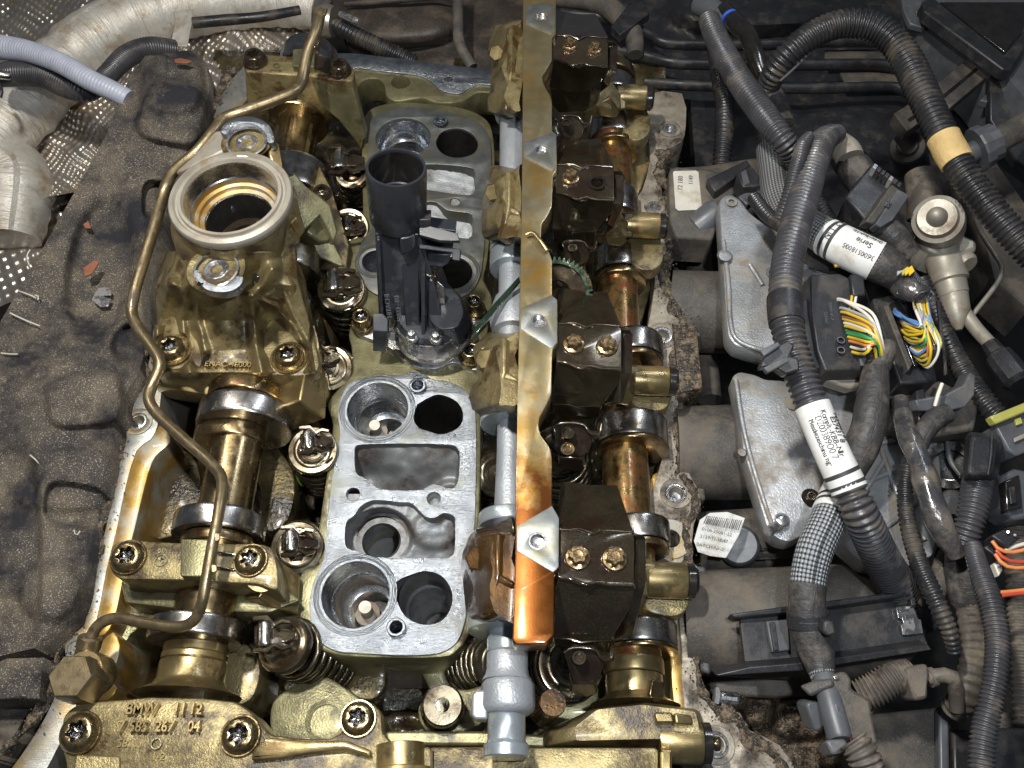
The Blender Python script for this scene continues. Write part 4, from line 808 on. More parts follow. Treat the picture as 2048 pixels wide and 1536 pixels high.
lathe('flanged_stub', (802, 1560, .9), (802, 1488, .9), [(0, 64), (.3, 60), (.35, 50), (.98, 50), (1, 46)], GOLDM, FB, 40)
slab('dark_block', [(150, 1508, 1.05), (240, 1512, 1.05), (240, 1600, 1.05), (140, 1600, 1.05)], .1, GOLD, FB, .03)

# front right block
FR = thing('front_bearing_ladder', 'broad gold casting across the bottom right of the open head, plain and unmarked', 'bearing block')
loft('ladder_body', [[P(x, y, 1.1) for x, y in rnd([(1150, 1455), (1200, 1418), (1290, 1412), (1390, 1425), (1396, 1455), (1400, 1480), (1300, 1480), (1150, 1482)], 10, 4)], [P(x, y, .7) for x, y in rnd([(1090, 1465), (1180, 1420), (1290, 1405), (1400, 1420), (1410, 1455), (1410, 1490), (1300, 1492), (1090, 1492)], 10, 4)], [P(x, y, -.2) for x, y in rnd([(1080, 1465), (1180, 1420), (1290, 1405), (1400, 1420), (1410, 1455), (1410, 1500), (1300, 1502), (1080, 1502)], 10, 4)]], GOLD, FR, (True, True), 50, jit=.04)
plate('ladder_front', rnd([(860, 1494), (1060, 1492), (1070, 1494), (1310, 1494), (1318, 1500), (1318, 1640), (860, 1640)], 5), 1.15, 1.2, GOLD, FR, [], .06)
slab('end_pad', [(1308, 1424, 1.3), (1345, 1424, 1.3), (1348, 1446, 1.3), (1312, 1446, 1.3)], .3, GOLDM, FR, .03)
slab('end_pad', [(1350, 1425, 1.28), (1384, 1430, 1.2), (1388, 1450, 1.2), (1352, 1448, 1.28)], .3, GOLDM, FR, .03)
lathe('pivot_barrel', (1316, 1482, .8), (1402, 1486, .8), [(0, 40), (.1, 42), (.9, 42), (1, 40)], GOLDM, FR, 40, sh=P(1360, 1484, 1))
lathe('end_plug', (1400, 1486, .8), (1424, 1487, .8), [(0, 36), (.2, 40), (.8, 40), (1, 30)], RUBBER, FR, 32, sh=P(1360, 1484, 1))
lathe('plug_screw', (1424, 1487, .8), (1440, 1488, .8), rr(0, 1, 14, 2), BOLT, FR, 24)
plate('front_foot', rnd([(1322, 1500), (1345, 1500), (1345, 1640), (1322, 1640)], 4), 1.25, .3, GOLDM, FR, [], .04)
lathe('threaded_bush', (885, 1425, -.3), (885, 1410, 1.0), [(0, 44), (.6, 44), (.65, 40), (.96, 40), (1, 36), (1, 14), (.7, 13), (.3, 12)], SPRING, FR, 40, label='round bright bush with a dark hole')
plate('bush_web', crom([(835, 1425), (850, 1395), (900, 1378), (935, 1378), (970, 1372), (975, 1420), (960, 1450), (900, 1470), (850, 1460)], 3), .0, .8, OLIVE, FR, [], .06)
lathe('guide_pin', (1085, 1425, .2), (1106, 1405, 1.3), [(0, 27), (.93, 27), (1, 25)], STAIND, FR, 32)
slab('lower_rail', [(760, 1462, .6), (960, 1462, .6), (1090, 1470, .6), (1090, 1496, .6), (960, 1490, .6), (780, 1490, .6)], .5, OLIVE, FR, .04)
# ================================================================== coil connector
K = thing('ignition_coil', 'black plastic coil with an open round socket, standing upright between the two port pads', 'ignition coil')
flange = [(706, 640), (722, 628), (745, 632), (760, 650), (830, 640), (910, 640), (934, 622), (950, 608), (968, 616), (972, 640), (950, 668), (938, 690), (962, 690), (975, 710), (965, 738), (940, 738), (905, 725), (870, 738), (820, 728), (785, 700), (760, 685), (725, 672), (708, 660)]
plate('mounting_flange', crom(flange, 3), .1, .18, ALUB, K, [], .03)
bolt(K, 'socket', 727, 650, .12, 22, 1.5); bolt(K, 'socket', 948, 620, .12, 21, 1.5); bolt(K, 'socket', 942, 716, .12, 22, 1.4)
def kc(x, y, r, z, n=40): return circ(x, y, r, z, n)
loft('coil_base', [kc(866, 662, 79, .1), kc(866, 657, 80, .5), kc(866, 654, 78, .6), kc(866, 650, 72, .66), kc(862, 635, 70, .9)], ALUB, K, (True, True), 40)
loft('coil_collar', [kc(862, 628, 73, .6), kc(862, 628, 73, .95), kc(862, 622, 66, 1.05)], COIL, K, (True, True), 40)
loft('coil_shoulder', [[P(x, y, .7) for x, y in rnd([(858, 560), (905, 575), (935, 612), (945, 650), (930, 690), (880, 690), (858, 640)], 10)], [P(x, y, 1.3) for x, y in rnd([(858, 555), (895, 565), (920, 595), (928, 625), (915, 655), (880, 660), (858, 640)], 10)]], COIL, K, (True, True), 40, bevel=.03)
def upright(name, bot, top, z0, z1, mat=COIL, bev=.025, lab=None):
    return loft(name, [[P(x, y, z0) for x, y in bot], [P(x, y, z1) for x, y in top]], mat, K, (True, True), 38, bevel=bev, label=lab)
# body: bottom outline at z .9 and top outline at z 2.9 (front faces show)
upright('coil_body', [(758, 640), (895, 640), (895, 560), (758, 560)], [(750, 468), (838, 468), (838, 410), (750, 410)], .95, 2.75)
upright('body_rib', [(812, 662), (840, 662), (840, 620), (812, 620)], [(802, 505), (836, 505), (836, 440), (802, 440)], .95, 2.35)
upright('body_rib', [(856, 668), (892, 670), (892, 630), (856, 630)], [(858, 560), (866, 562), (866, 520), (858, 520)], .95, 1.9)
upright('centre_web', [(843, 682), (850, 682), (850, 620), (843, 620)], [(842, 510), (850, 510), (850, 460), (842, 460)], .95, 2.3, bev=.008)
upright('corner_web', [(754, 560), (762, 655), (768, 655), (768, 560)], [(750, 420), (754, 480), (760, 480), (760, 420)], .95, 2.7, bev=.01)
slab('sticker_panel', [(768, 492, 2.42), (804, 494, 2.42), (806, 555, 1.75), (770, 548, 1.78)], .05, PLASG, K, .01)
slab('neck_block', [(800, 478, 2.85), (830, 470, 2.85), (832, 496, 2.6), (820, 500, 2.55), (804, 512, 2.5)], .3, COIL, K, .03)
RSz = [(z, 62-0*z) for z in (2.75, 4.0)]
c0 = P(797, 440, 2.75); c1 = P(792, 334, 3.95)
SHELL = lathe('socket_shell', c0, c1, [(0, 56), (.06, 60), (.5, 61), (.96, 61.5), (1, 60), (1, 55), (.96, 54), (.45, 52), (.44, 49), (.43, 46), (.05, 44)], COIL, K, 56, sh=c1)
lathe('socket_floor', c0+(c1-c0)*.1, c0+(c1-c0)*.16, [(0, 50), (1, 48)], RUBBER, K, 40, sh=c1)
for dx, dy in ((-10, 0), (12, -2), (6, 18)): lathe('contact_pin', P(796+dx, 395+dy, 3.0), P(796+dx, 388+dy, 3.35), rr(0, 1, 2.2, .3), ALUB, SHELL, 10)
lathe('socket_shade_lining', c0+(c1-c0)*.2, c0+(c1-c0)*.97, [(0, 48), (.45, 50), (.5, 52), (.99, 53.4)], RUBBER, SHELL, 56, caps=False, sh=c1)  # black liner added so the inside of the socket looks shaded
# locking clip block on the right
upright('clip_body', [(840, 500), (905, 500), (905, 470), (840, 470)], [(842, 455), (912, 462), (914, 440), (842, 430)], 2.0, 2.6)
slab('clip_plate', [(838, 440, 2.95), (862, 438, 2.95), (862, 452, 2.95), (915, 466, 2.9), (920, 482, 2.85), (880, 482, 2.85), (838, 470, 2.9)], .1, COIL, K, .015)
slab('clip_plate', [(838, 488, 2.6), (922, 498, 2.6), (920, 522, 2.4), (904, 520, 2.4), (903, 505, 2.55), (838, 497, 2.6)], .12, COIL, K, .015)
slab('clip_plate', [(855, 508, 2.3), (902, 508, 2.3), (898, 526, 2.15), (886, 534, 2.1), (856, 532, 2.1)], .3, COIL, K, .02)
slab('clip_post', [(838, 440, 3.1), (862, 438, 3.1), (862, 458, 2.9), (838, 458, 2.9)], .3, PLAS, K, .02)
slab('side_bracket', [(746, 628, 1.35), (764, 628, 1.35), (775, 640, 1.3), (775, 664, 1.15), (746, 662, 1.15)], .12, PLASG, K, .02)
slab('side_bracket', [(745, 662, 1.14), (774, 664, 1.14), (774, 704, .45), (746, 703, .45)], .35, COIL, K, .02)
slab('foot_block', [(776, 664, 1.0), (790, 666, 1.0), (790, 680, .9), (776, 680, .9)], .2, PLASG, K, .01)
bolt(K, 'rivet_b', 824, 676, 1.05, 13, 2.2, 'rivet'); bolt(K, 'rivet_b', 872, 679, 1.05, 13, 2.2, 'rivet')
text_dir = (P(800, 640, 1.0)-P(790, 500, 2.4)); nn_ = text_dir.cross(Vector((1, 0, 0))); nn_ = nn_ if nn_.dot(CAM-P(790, 600, 1.5)) > 0 else -nn_
text_flat('moulded_lettering', 'HITACHI', 777, 612, 1.55, 10, -86, PLASG, K, .02, n=nn_)
text_flat('moulded_lettering', '12022 - 00', 797, 618, 1.52, 10, -87, PLASG, K, .02, n=nn_)
lathe('spray_nozzle', P(884, 620, .9), P(862, 546, 1.95), [(0, 14), (.5, 13), (.55, 11), (.9, 11), (1, 9), (1, 6), (.8, 6)], STEEL, K, 24, label='small metal nozzle at the back of the coil')
slab('foil_strip', [(872, 560, 1.8), (888, 575, 1.7), (890, 610, 1.3), (885, 622, 1.2), (870, 590, 1.5)], .04, ALUB, K, .01)

# ================================================================== long rail
RL = thing('mounting_rail', 'long gold metal rail with scalloped edge, four silver screw pads and an orange stained end', 'rail')
rail = [(1046, -60), (1112, -60), (1112, 68), (1104, 74), (1104, 120), (1095, 136), (1084, 153), (1088, 170), (1100, 190), (1104, 204), (1104, 262), (1113, 268), (1114, 339), (1106, 350), (1104, 412), (1096, 430), (1083, 448), (1082, 478), (1098, 502), (1104, 520), (1104, 591), (1115, 598), (1115, 686), (1105, 699), (1103, 788), (1095, 806), (1079, 836), (1077, 850), (1080, 868), (1100, 896), (1104, 915), (1104, 1010), (1118, 1034), (1118, 1136), (1109, 1146), (1108, 1269), (1092, 1287), (1032, 1288), (1025, 1279), (1028, 1190), (1031, 1105), (1031, 1000), (1035, 792), (1040, 573), (1044, 365), (1046, 146)]
plate('rail_body', rnd(rail, 4, 2), 3.2, .42, RAILG, RL, [circ(1083, 33, 11, 3.2, 20), circ(1082, 300, 12, 3.2, 20), circ(1078, 641, 14, 3.2, 20), circ(1075, 1082, 16, 3.2, 20)], .02)
for (x, y, r, hx) in ((1083, 33, 15, [(1050, 12), (1096, 4), (1110, 12), (1110, 64), (1102, 68), (1052, 46)]), (1082, 300, 15, [(1048, 284), (1104, 265), (1112, 272), (1112, 336), (1104, 342), (1048, 314)]),
                      (1078, 641, 18, [(1042, 616), (1102, 590), (1114, 600), (1114, 686), (1102, 696), (1042, 658)]), (1075, 1082, 21, [(1034, 1052), (1104, 1012), (1118, 1036), (1117, 1134), (1106, 1144), (1034, 1102)])):
    plate('screw_pad', hx, 3.215, .1, PADD, RL, [circ(x, y, r*.85, 3.215, 24)], .006)
    bolt(RL, 'thr_al', x, y, 3.20, r, .35, 'threaded_hole')
tube('retaining_clip_wire', [(1052, 470, 3.26), (1066, 466, 3.3), (1080, 482, 3.3), (1094, 502, 3.26)], GOLDM, RL, r=5, n=10, step=.05)

# ================================================================== grey eccentric shaft
GS = thing('eccentric_shaft', 'light grey shaft with round collars running beneath the left edge of the long rail', 'shaft')
def axg(y): return (1030-(y-100)*.0125, y, 1.75)
def gc(y0, y1, prof, mat, name, off=0, n=40, lobe=None):
    a = axg(y0); b = axg(y1); return lathe(name, (a[0]+off, a[1], a[2]), (b[0]+off, b[1], b[2]), prof, mat, GS, n, lobe=lobe, sh=P(b[0], b[1], 1.9))
gc(100, 1300, [(0, 44), (.1, 42), (.4, 36), (.6, 32), (.75, 30), (1, 40)], GREY, 'shaft')
for y0, y1, r, off in ((205, 232, 44, 4), (470, 505, 50, 4), (508, 540, 46, 0), (806, 850, 60, -2), (1030, 1056, 62, 0), (1236, 1264, 78, -4)):
    gc(y0, y1, rr(0, 1, r, 2), GREYM, 'collar', off)
gc(600, 665, [(0, 40), (.5, 52), (1, 44)], GREY, 'cam_section', 4)
gc(1275, 1306, rr(0, 1, 42, 1), GREYM, 'turned_section')
gc(1306, 1362, [(0, 41), (.08, 43), (.6, 43), (.8, 45), (1, 52)], GREY, 'cast_section', 0, 14)
gc(1362, 1430, [(0, 50), (.12, 55), (.75, 56), (.9, 52), (1, 43)], GREY, 'cast_bulge', 2, 12)
gc(1430, 1490, [(0, 41), (.05, 39), (.85, 39), (.95, 42), (1, 46)], GREYM, 'turned_section')
gc(1488, 1516, [(0, 44), (.1, 47), (.9, 47), (1, 44)], GREYM, 'end_journal')
slab('stop_tab', [(944, 1388, 1.9), (952, 1380, 1.9), (975, 1380, 1.9), (975, 1438, 1.9), (950, 1438, 1.9), (943, 1430, 1.9)], .3, GREY, GS, .03)

# ---- gold rocker castings clamped on the shaft
def saddle(y0, y1, xl, xr, lab, orange=False, wet=True, nut=True):
    t = thing('shaft_saddle', lab, 'bracket', 'castings that hold the grey shaft')
    m = STAIND if orange else GOLD; h = y1-y0; w_ = xr-xl
    def q(u, v): return (xl+u*w_, y0+v*h)
    s0 = [q(.58, .04), q(.8, .0), q(1, .05), q(1, .95), q(.78, 1), q(.56, .92), q(.5, .55), q(.52, .2)]
    s1 = [q(.22, .0), q(.75, -.0), q(1.05, .05), q(1.05, 1.0), q(.6, 1.06), q(.05, 1.0), q(.0, .6), q(.06, .2)]
    loft('saddle_body', [[P(x, y, 2.85) for x, y in crom(s0, 3)], [P(x, y, 2.5) for x, y in [((a_[0]+b_[0])/2, (a_[1]+b_[1])/2) for a_, b_ in zip(crom(s0, 3), crom(s1, 3))]], [P(x, y, 2.0) for x, y in crom(s1, 3)], [P(x, y, 1.3) for x, y in crom(s1, 3)]], m, t, (True, True), 50, jit=.16)
    slab('saddle_rib', [(*q(.55, .02), 2.95), (*q(.68, .02), 2.95), (*q(.66, .5), 2.95), (*q(.5, .98), 2.7), (*q(.3, 1.0), 2.6), (*q(.5, .6), 2.8)], .3, m, t, .06)
    slab('saddle_rib', [(*q(.66, .48), 2.9), (*q(1, .6), 2.9), (*q(1, .68), 2.9), (*q(.6, .62), 2.85)], .2, m, t, .05)
    if nut:
        c = q(.32, .3); lathe('clamp_nut', (c[0]+6, c[1]+6, 2.15), (c[0]-8, c[1]+4, 2.5), [(0, w_*.34), (.3, w_*.34), (.35, w_*.27), (.9, w_*.27), (1, w_*.22)], STAIND if orange else GOLDM, t, 6, smooth=25)
    return t
saddle(50, 222, 980, 1044, 'oily gold casting on the grey shaft at the very back, left of the rail', nut=True)
saddle(338, 478, 970, 1042, 'gold casting on the grey shaft, second from the back, beside the rear port pad')
saddle(672, 812, 950, 1038, 'gold casting with a hexagonal nut on the grey shaft, right of the coil flange')
saddle(1062, 1232, 930, 1030, 'orange stained casting on the grey shaft beside the front port pad', orange=True)
slab('painted_collar_shadow', [(950, 1058, 2.5), (990, 1050, 2.6), (1025, 1032, 2.7), (1030, 1066, 2.7), (990, 1070, 2.6), (955, 1070, 2.5)], .1, BRSTEEL, GS, .02)  # dark plate drawn in place of the shade by the collar

# ---- green toothed gear
GW = thing('worm_gear', 'dark gear with green wet teeth showing right of the rail', 'gear')
c = P(1114, 592, 2.0); R = 76*S(c); vs = []; nt_ = 46
axis = (P(1120, 590, 2.1)-P(1040, 590, 2.1)).normalized(); T = Vector((.16, .93, .34)).normalized()
n_ = Vector((-.28, -.42, .86)).normalized(); u = n_.orthogonal().normalized(); v = n_.cross(u)
o_ = []; i_ = []
for i in range(nt_*4):
    a = 2*math.pi*i/(nt_*4); k = 1.0 if i % 4 in (0, 1) else .9
    o_.append(c+(u*math.cos(a)+v*math.sin(a))*R*k); i_.append(c+(u*math.cos(a)+v*math.sin(a))*R*.82)
off = n_*.16
loft('toothed_rim', [[p+off for p in i_], [p+off for p in o_], [p-off*.6+(p-c)*-.05 for p in o_], [p-off*.6 for p in i_]], GEARG, GW, (False, False), 30)
loft('gear_web', [[p+off*.3 for p in i_], [c+(p-c)*.5+off*.3 for p in i_], [c+(p-c)*.3-off for p in i_]], BRSTEEL, GW, (False, True), 40)
slab('cut_edge', [(945, 660, 2.2), (985, 610, 2.3), (1038, 552, 2.4), (1040, 562, 2.4), (990, 622, 2.3), (952, 668, 2.2)], .06, GEARG, GW, .01)

# ================================================================== right camshaft
CR = thing('camshaft', 'intake camshaft on the right, dark stained shaft between steel lobes', 'camshaft')
def axr(y): return (1267-(1330-y)*.041, y, .25)
cyl(130, 1350, 50, SHAFTR, 'shaft', CR, axr, prof=[(0, 34*1.6), (.3, 40*1.3), (.62, 50), (1, 58)])
for y0, y1, r, off, m in ((150, 168, 52, 0, SHAFT), (175, 205, 50, 2, STEEL), (250, 290, 50, 0, STEEL), (300, 308, 50, 2, SHAFT), (392, 440, 44, 4, STEEL), (486, 500, 44, -4, SHAFT), (512, 556, 52, 2, STEEL), (560, 572, 52, 4, SHAFT), (682, 722, 60, 26, STEEL), (724, 734, 58, 26, SHAFT), (812, 824, 42, -4, SHAFT), (848, 896, 74, 14, STEEL), (897, 905, 73, 16, SHAFT), (1046, 1090, 62, 22, STEEL), (1092, 1106, 60, 22, SHAFT), (1205, 1228, 50, 0, SHAFT), (1250, 1296, 74, 16, STEEL), (1297, 1306, 72, 18, SHAFT)):
    cyl(y0, y1, r, m, 'cam_lobe' if m is STEEL else 'shaft_collar', CR, axr, off=(off, 0))
cyl(1320, 1350, 61, GOLDM, 'shaft_collar', CR, axr)
cyl(1350, 1412, 58, GOLDM, 'shaft_end', CR, axr, prof=[(0, 56), (.04, 58), (.65, 58), (.8, 66), (1, 90)])
for x, y in ((1311, 892), (1310, 909)):
    pass
slab('drive_flat', [(1304, 1358, .9), (1328, 1364, .85), (1328, 1400, .8), (1312, 1404, .85), (1300, 1390, .95)], .1, SHAFT, CR, .02)

# ---- gold pivot brackets
def pivot(x0, x1, y, r, z, lab, cheek):
    t = thing('pivot_bracket', lab, 'bracket', 'gold pivot brackets over the right camshaft')
    s = r/28.
    lathe('pivot_barrel', (x0, y-1, z), (x1, y+2, z), [(0, r), (.05, r), (.95, r), (1, r*.95)], GOLDM, t, 40, sh=P(x0, y, z))
    lathe('end_plug', (x1, y+2, z), (x1+17*s, y+3, z), [(0, r*.9), (.1, r*.98), (.7, r*.98), (1, r*.8)], RUBBER, t, 32, sh=P(x0, y, z))
    slab('bracket_wedge', [(x0-40*s, y-34*s, z+.5), (x0-22*s, y-42*s, z+.55), (x0+2*s, y-8*s, z+.35), (x0+4*s, y+26*s, z+.1), (x0-24*s, y+30*s, z+.2), (x0-52*s, y+18*s, z+.5)], .6, GOLD, t, .04)
    slab('bracket_wedge', [(x0-50*s, y+16*s, z+.45), (x0-20*s, y+0*s, z+.45), (x0+2*s, y+34*s, z+.1), (x0-10*s, y+48*s, z), (x0-44*s, y+44*s, z+.1)], .5, GOLDM, t, .04)
    plate('bracket_cheek', crom([(x0+10*s, y+20*s), (x1-6*s, y+22*s), (x1+8*s, y+44*s), (x1+8*s, y+78*s), (x1-14*s, y+96*s), (x0+22*s, y+92*s), (x0+2*s, y+60*s)] if cheek else [(x0, y+20*s), (x1, y+20*s), (x1+6*s, y+34*s), (x1-6*s, y+52*s), (x0+30*s, y+56*s), (x0, y+46*s)], 3), z-.35, .35, GOLD, t, [], .04)
    slab('bracket_roof', [(x0-6*s, y-26*s, z+.35), (x0+14*s, y-24*s, z+.32), (x0+14*s, y+26*s, z), (x0-6*s, y+28*s, z)], .3, GOLD, t, .03)
    return t
pivot(1240, 1292, 194, 25, 1.1, 'rearmost gold pivot bracket, its black plug pointing at the rim corner', True)
pivot(1254, 1318, 450, 26, 1.1, 'gold pivot bracket second from the back, beside the scratched collar', True)
pivot(1268, 1336, 761, 30, 1.1, 'gold pivot bracket level with the lower edge of the dirty flange', False)
pivot(1294, 1372, 1160, 36, 1.1, 'nearest gold pivot bracket, pointing at the large oil passage', False)

# ================================================================== folded spring steel brackets
def pack(x0, x1, yt, f1, f2, yl, ytab, bolts, r, lab, hole=None, dz=0):
    t = thing('spring_bracket', lab, 'bracket', 'folded brown spring steel brackets along the rail')
    w_ = x1-x0; zt = 3.0+dz
    def q(u, y, z): return (x0+u*w_, y, z)
    e = (f2-f1)*.03
    slab('upper_flap', [q(.04, yt, zt-.85), q(.30, yt+5, zt-.8), q(.42, yt+9, zt-.85), q(.78, yt+8, zt-.85), q(.97, f1-6, zt-.05), q(1, f1+2, zt+.02), q(.45, f1+6, zt+.02), q(.3, f1-2, zt+.02), q(0, f1-3, zt+.02), q(-.02, f1-25, zt-.5)], .06, BRSTEEL, t, .012)
    plate('mid_plate', rnd([(x0-.02*w_, f1), (x0+.3*w_, f1+3), (x0+.45*w_, f1+11), (x0+.62*w_, f1+2), (x0+.97*w_, f1+5), (x0+w_, f1+14), (x0+w_*1.0, f2), (x0+.55*w_, f2-2), (x0+.4*w_, f2+2), (x0+.2*w_, f2-8), (x0+.02*w_, f2-14), (x0, f2-12)], 3), zt+.06, .07, BRSTEEL, t, [circ(hole[0], hole[1], 12, zt+.06, 24)] if hole else [], .012)
    # lip with the pressed bulge under the bolts
    tube('pressed_lip', [q(.02, f2-13, zt+.03), q(.18, f2-9, zt+.04), q(.36, f2+1, zt+.09), q(.52, f2-3, zt+.06), q(.7, f2+1, zt+.03), q(1.0, f2+2, zt+.02)], BRSTEEL, t, r=3.2*r/20, n=10, step=.04)
    tube('pressed_lip', [q(0, f1-1, zt+.04), q(.25, f1+1, zt+.05), q(.42, f1+9, zt+.06), q(.6, f1+1, zt+.05), q(.98, f1+4, zt+.04)], BRSTEEL, t, r=2.4*r/20, n=10, step=.04)
    slab('lower_flap', [q(.0, f2-10, zt), q(.2, f2-6, zt), q(.4, f2+1, zt), q(.55, f2-1, zt), q(1.0, f2+2, zt), q(.98, f2+(yl-f2)*.35, zt-.3), q(.70, yl, zt-.85), q(.3, yl+3, zt-.85), q(.2, yl-3, zt-.85), q(-.08, yl-5, zt-.85)], .06, BRSTEEL, t, .012)
    slab('tail_flap', [q(-.06, yl-3, zt-.86), q(.2, yl-1, zt-.86), q(.3, yl+4, zt-.86), q(.70, yl+1, zt-.86), q(.66, ytab-12, zt-1.4), q(.58, ytab-4, zt-1.5), q(.1, ytab, zt-1.5), q(-.04, ytab-18, zt-1.3)], .06, BRSTEEL, t, .015)
    slab('side_spring', [q(.99, f1+10, zt-.05), q(1.02, f1+20, zt-.2), q(1.02, f2-4, zt-.2), q(1.0, f2+10, zt-.2), q(.86, yl-10, zt-1.0), q(.72, yl, zt-1.0), q(.8, f2, zt-.6), q(.86, f1+10, zt-.4)], .2, BRSTEEL, t, .02)
    for k, (bx, by) in enumerate(bolts): bolt(t, 'etorx_b', bx, by, zt+.06, r, .95)
    if hole: loft('rubber_grommet', [circ(hole[0], hole[1], 19, zt+.06, 32), circ(hole[0], hole[1], 18, zt+.11, 32), circ(hole[0], hole[1], 13, zt+.11, 32), circ(hole[0], hole[1], 12, zt-.2, 32)], RUBBER, t, (False, False))
    return t
pack(1107, 1216, 20, 72, 130, 180, 226, [(1139, 94), (1189, 100)], 15, 'rearmost brown spring steel bracket, with two small bronze bolts')
pack(1112, 1228, 270, 330, 398, 462, 505, [(1141, 358)], 18, 'brown spring steel bracket with one bolt and one empty grommet hole', hole=(1194, 365))
pack(1113, 1243, 575, 648, 736, 812, 842, [(1147, 691), (1214, 694)], 22, 'brown spring steel bracket right of the third silver screw pad, just below the green gear')
pack(1116, 1268, 962, 1060, 1168, 1280, 1308, [(1155, 1117), (1229, 1119)], 26, 'nearest and largest brown spring steel bracket with two glassy bolts')

# ---- riveted levers
def lever(x, y, s, lab, two=True):
    t = thing('riveted_lever', lab, 'lever', 'brown riveted levers below the spring brackets')
    def q(dx, dy, dz): return (x+dx*s, y+dy*s, 1.9+dz)
    slab('lever_plate', [q(-44, -22, .2), q(-20, -32, .2), q(30, -30, .2), q(44, -12, .15), q(64, -10, .1), q(66, -32, .1), q(74, -32, .1), q(76, 0, .05), q(50, 10, .0), q(42, 40, -.1), q(20, 52, -.2), q(-20, 50, -.2), q(-32, 20, 0)], .16, BRSTEEL, t, .03)
    tube('lever_edge', [q(-44, -20, .26), q(-20, -31, .28), q(28, -27, .28), q(44, -8, .22), q(66, -4, .16), q(72, -28, .2)], BRSTEEL, t, r=4*s, n=8, step=.04)
    for k, dy in enumerate((-8, 30) if two else (-8,)):
        c = q(-8, dy, .2-.1*k)
        loft('rivet_ring', [circ(c[0], c[1], 17*s, c[2]), circ(c[0], c[1], 16*s, c[2]+.06), circ(c[0], c[1], 11*s, c[2]+.06), circ(c[0], c[1], 9*s, c[2]+.02)], SHAFT if k else BRSTEEL, t, (False, True))
    slab('lever_tail', [q(-30, 52, -.2), q(30, 52, -.2), q(36, 78, -.5), q(10, 88, -.6), q(-30, 74, -.5)], .2, BRSTEEL, t, .04)
    return t
lever(1138, 250, .62, 'riveted lever between the two rearmost spring brackets', False)
lever(1142, 872, .85, 'riveted lever with two ring rivets between the two nearest spring brackets')
lever(1165, 1322, .85, 'oil wet riveted lever under the front edge of the nearest spring bracket', False)
lever(1150, 500, .6, 'riveted lever hidden behind the green gear', False)
# ================================================================== left bay: foam cover, foil shield, hoses
def n2(x, y, s, o=0): return noise.noise(Vector((x/s, y/s, o)))
def foamz(x, y, u, v):
    z = 0.55-.25*max(0, u-.85)*4
    z += n2(x, y, 110, 3)*.08+n2(x, y, 18, 5)*.012
    z += bump(x, y, 200, 540, 62, 135, -.38, 8)          # long hollow
    z += bump(x, y, 265, 690, 40, 40, -.3)
    z += bump(x, y, 312, 400, 26, 36, -.35, 0, 4)        # socket in the edge
    z += bump(x, y, 345, 225, 66, 62, .34, 10, 4)        # raised block at the back
    z += bump(x, y, 345, 165, 60, 60, .2, 0, 3)
    z += bump(x, y, 170, 800, 75, 52, .26, -6, 4)        # lumps towards the front
    z += bump(x, y, 150, 1010, 60, 40, -.28, 10, 4)
    z += bump(x, y, 130, 960, 110, 60, .16, 0, 3)
    z += bump(x, y, 30, 1100, 50, 200, -.3, 0, 3)
    z += bump(x, y, 100, 1180, 60, 60, .2)
    z += bump(x, y, 310, 130, 24, 60, .1)
    return z
FM = thing('foam_cover', 'soiled dark foam insulation cover along the left side, sprinkled with bright specks', 'cover')
patch('foam_panel', [(290, 112), (262, 150), (240, 195), (215, 265), (180, 330), (140, 400), (95, 480), (60, 540), (20, 610), (-20, 680), (-70, 760), (-80, 900), (-80, 1200), (-80, 1330)],
      [(380, 100), (415, 130), (420, 180), (408, 230), (402, 290), (385, 320), (355, 345), (335, 385), (320, 440), (300, 510), (284, 590), (286, 660), (288, 710), (276, 750), (245, 800), (228, 850), (224, 900), (208, 950), (196, 1020), (184, 1090), (168, 1170), (148, 1230), (125, 1262), (95, 1290)], 90, 260, foamz, FOAM, FM, skirt=2.2, smooth=80)
for nm, pts, m, z in (('copper_flake', [(166, 536), (190, 520), (198, 524), (184, 546), (170, 552)], COPPER, .62), ('copper_flake', [(348, 118), (362, 116), (384, 122), (372, 126), (350, 125)], COPPER, 1.0), ('copper_flake', [(166, 448), (176, 442), (182, 456), (170, 456)], COPPER, .45),
                  ('foil_scrap', [(184, 598), (196, 576), (210, 574), (222, 580), (222, 590), (205, 592), (222, 598), (216, 612), (200, 614), (184, 600)], ALUB, .35),
                  ):
    s_ = slab(nm, [(x, y, z) for x, y in pts], .03, m, None, .004)
    tag(s_, {'copper_flake': 'copper coloured flake lying on the dark foam cover', 'foil_scrap': 'torn bright foil scrap lying in the hollow of the foam cover'}[nm], 'flake', 'flakes on the foam cover' if nm == 'copper_flake' else None)
    if nm == 'copper_flake': s_['label'] = {536: 'large copper coloured flake in the long hollow of the foam cover', 118: 'copper coloured flake at the rear top of the foam cover', 448: 'tiny copper coloured flake in the upper end of the foam hollow'}[pts[0][1]]
for i, q in enumerate([[(60, 500), (54, 512), (58, 530)], [(38, 582), (60, 590), (72, 596)], [(70, 590), (78, 594), (75, 600)], [(20, 626), (50, 640), (80, 652)], [(2, 706), (20, 708), (36, 708)], [(60, 910), (74, 922), (82, 932)], [(148, 1060), (152, 1072), (160, 1062)]]):
    tube('scratch_fibre', [(x, y, .68) for x, y in q], LABELD, FM, r=1.5, n=5, step=.08)
L2 = thing('foam_block', 'loose wedge of sooty foam at the bottom left corner', 'foam')
patch('foam_piece', [(-40, 1318), (-40, 1400)], [(88, 1315), (78, 1398)], 50, 40, lambda x, y, u, v: .35+n2(x, y, 40)*.12-bump(x, y, 30, 1420, 100, 20, .2), FOAM, L2, skirt=1.0, smooth=80)
patch('foam_piece', [(-40, 1405), (-40, 1560)], [(70, 1402), (10, 1500)], 40, 40, lambda x, y, u, v: -.5+n2(x, y, 40)*.15, PLASD, L2, skirt=1.0, smooth=80)

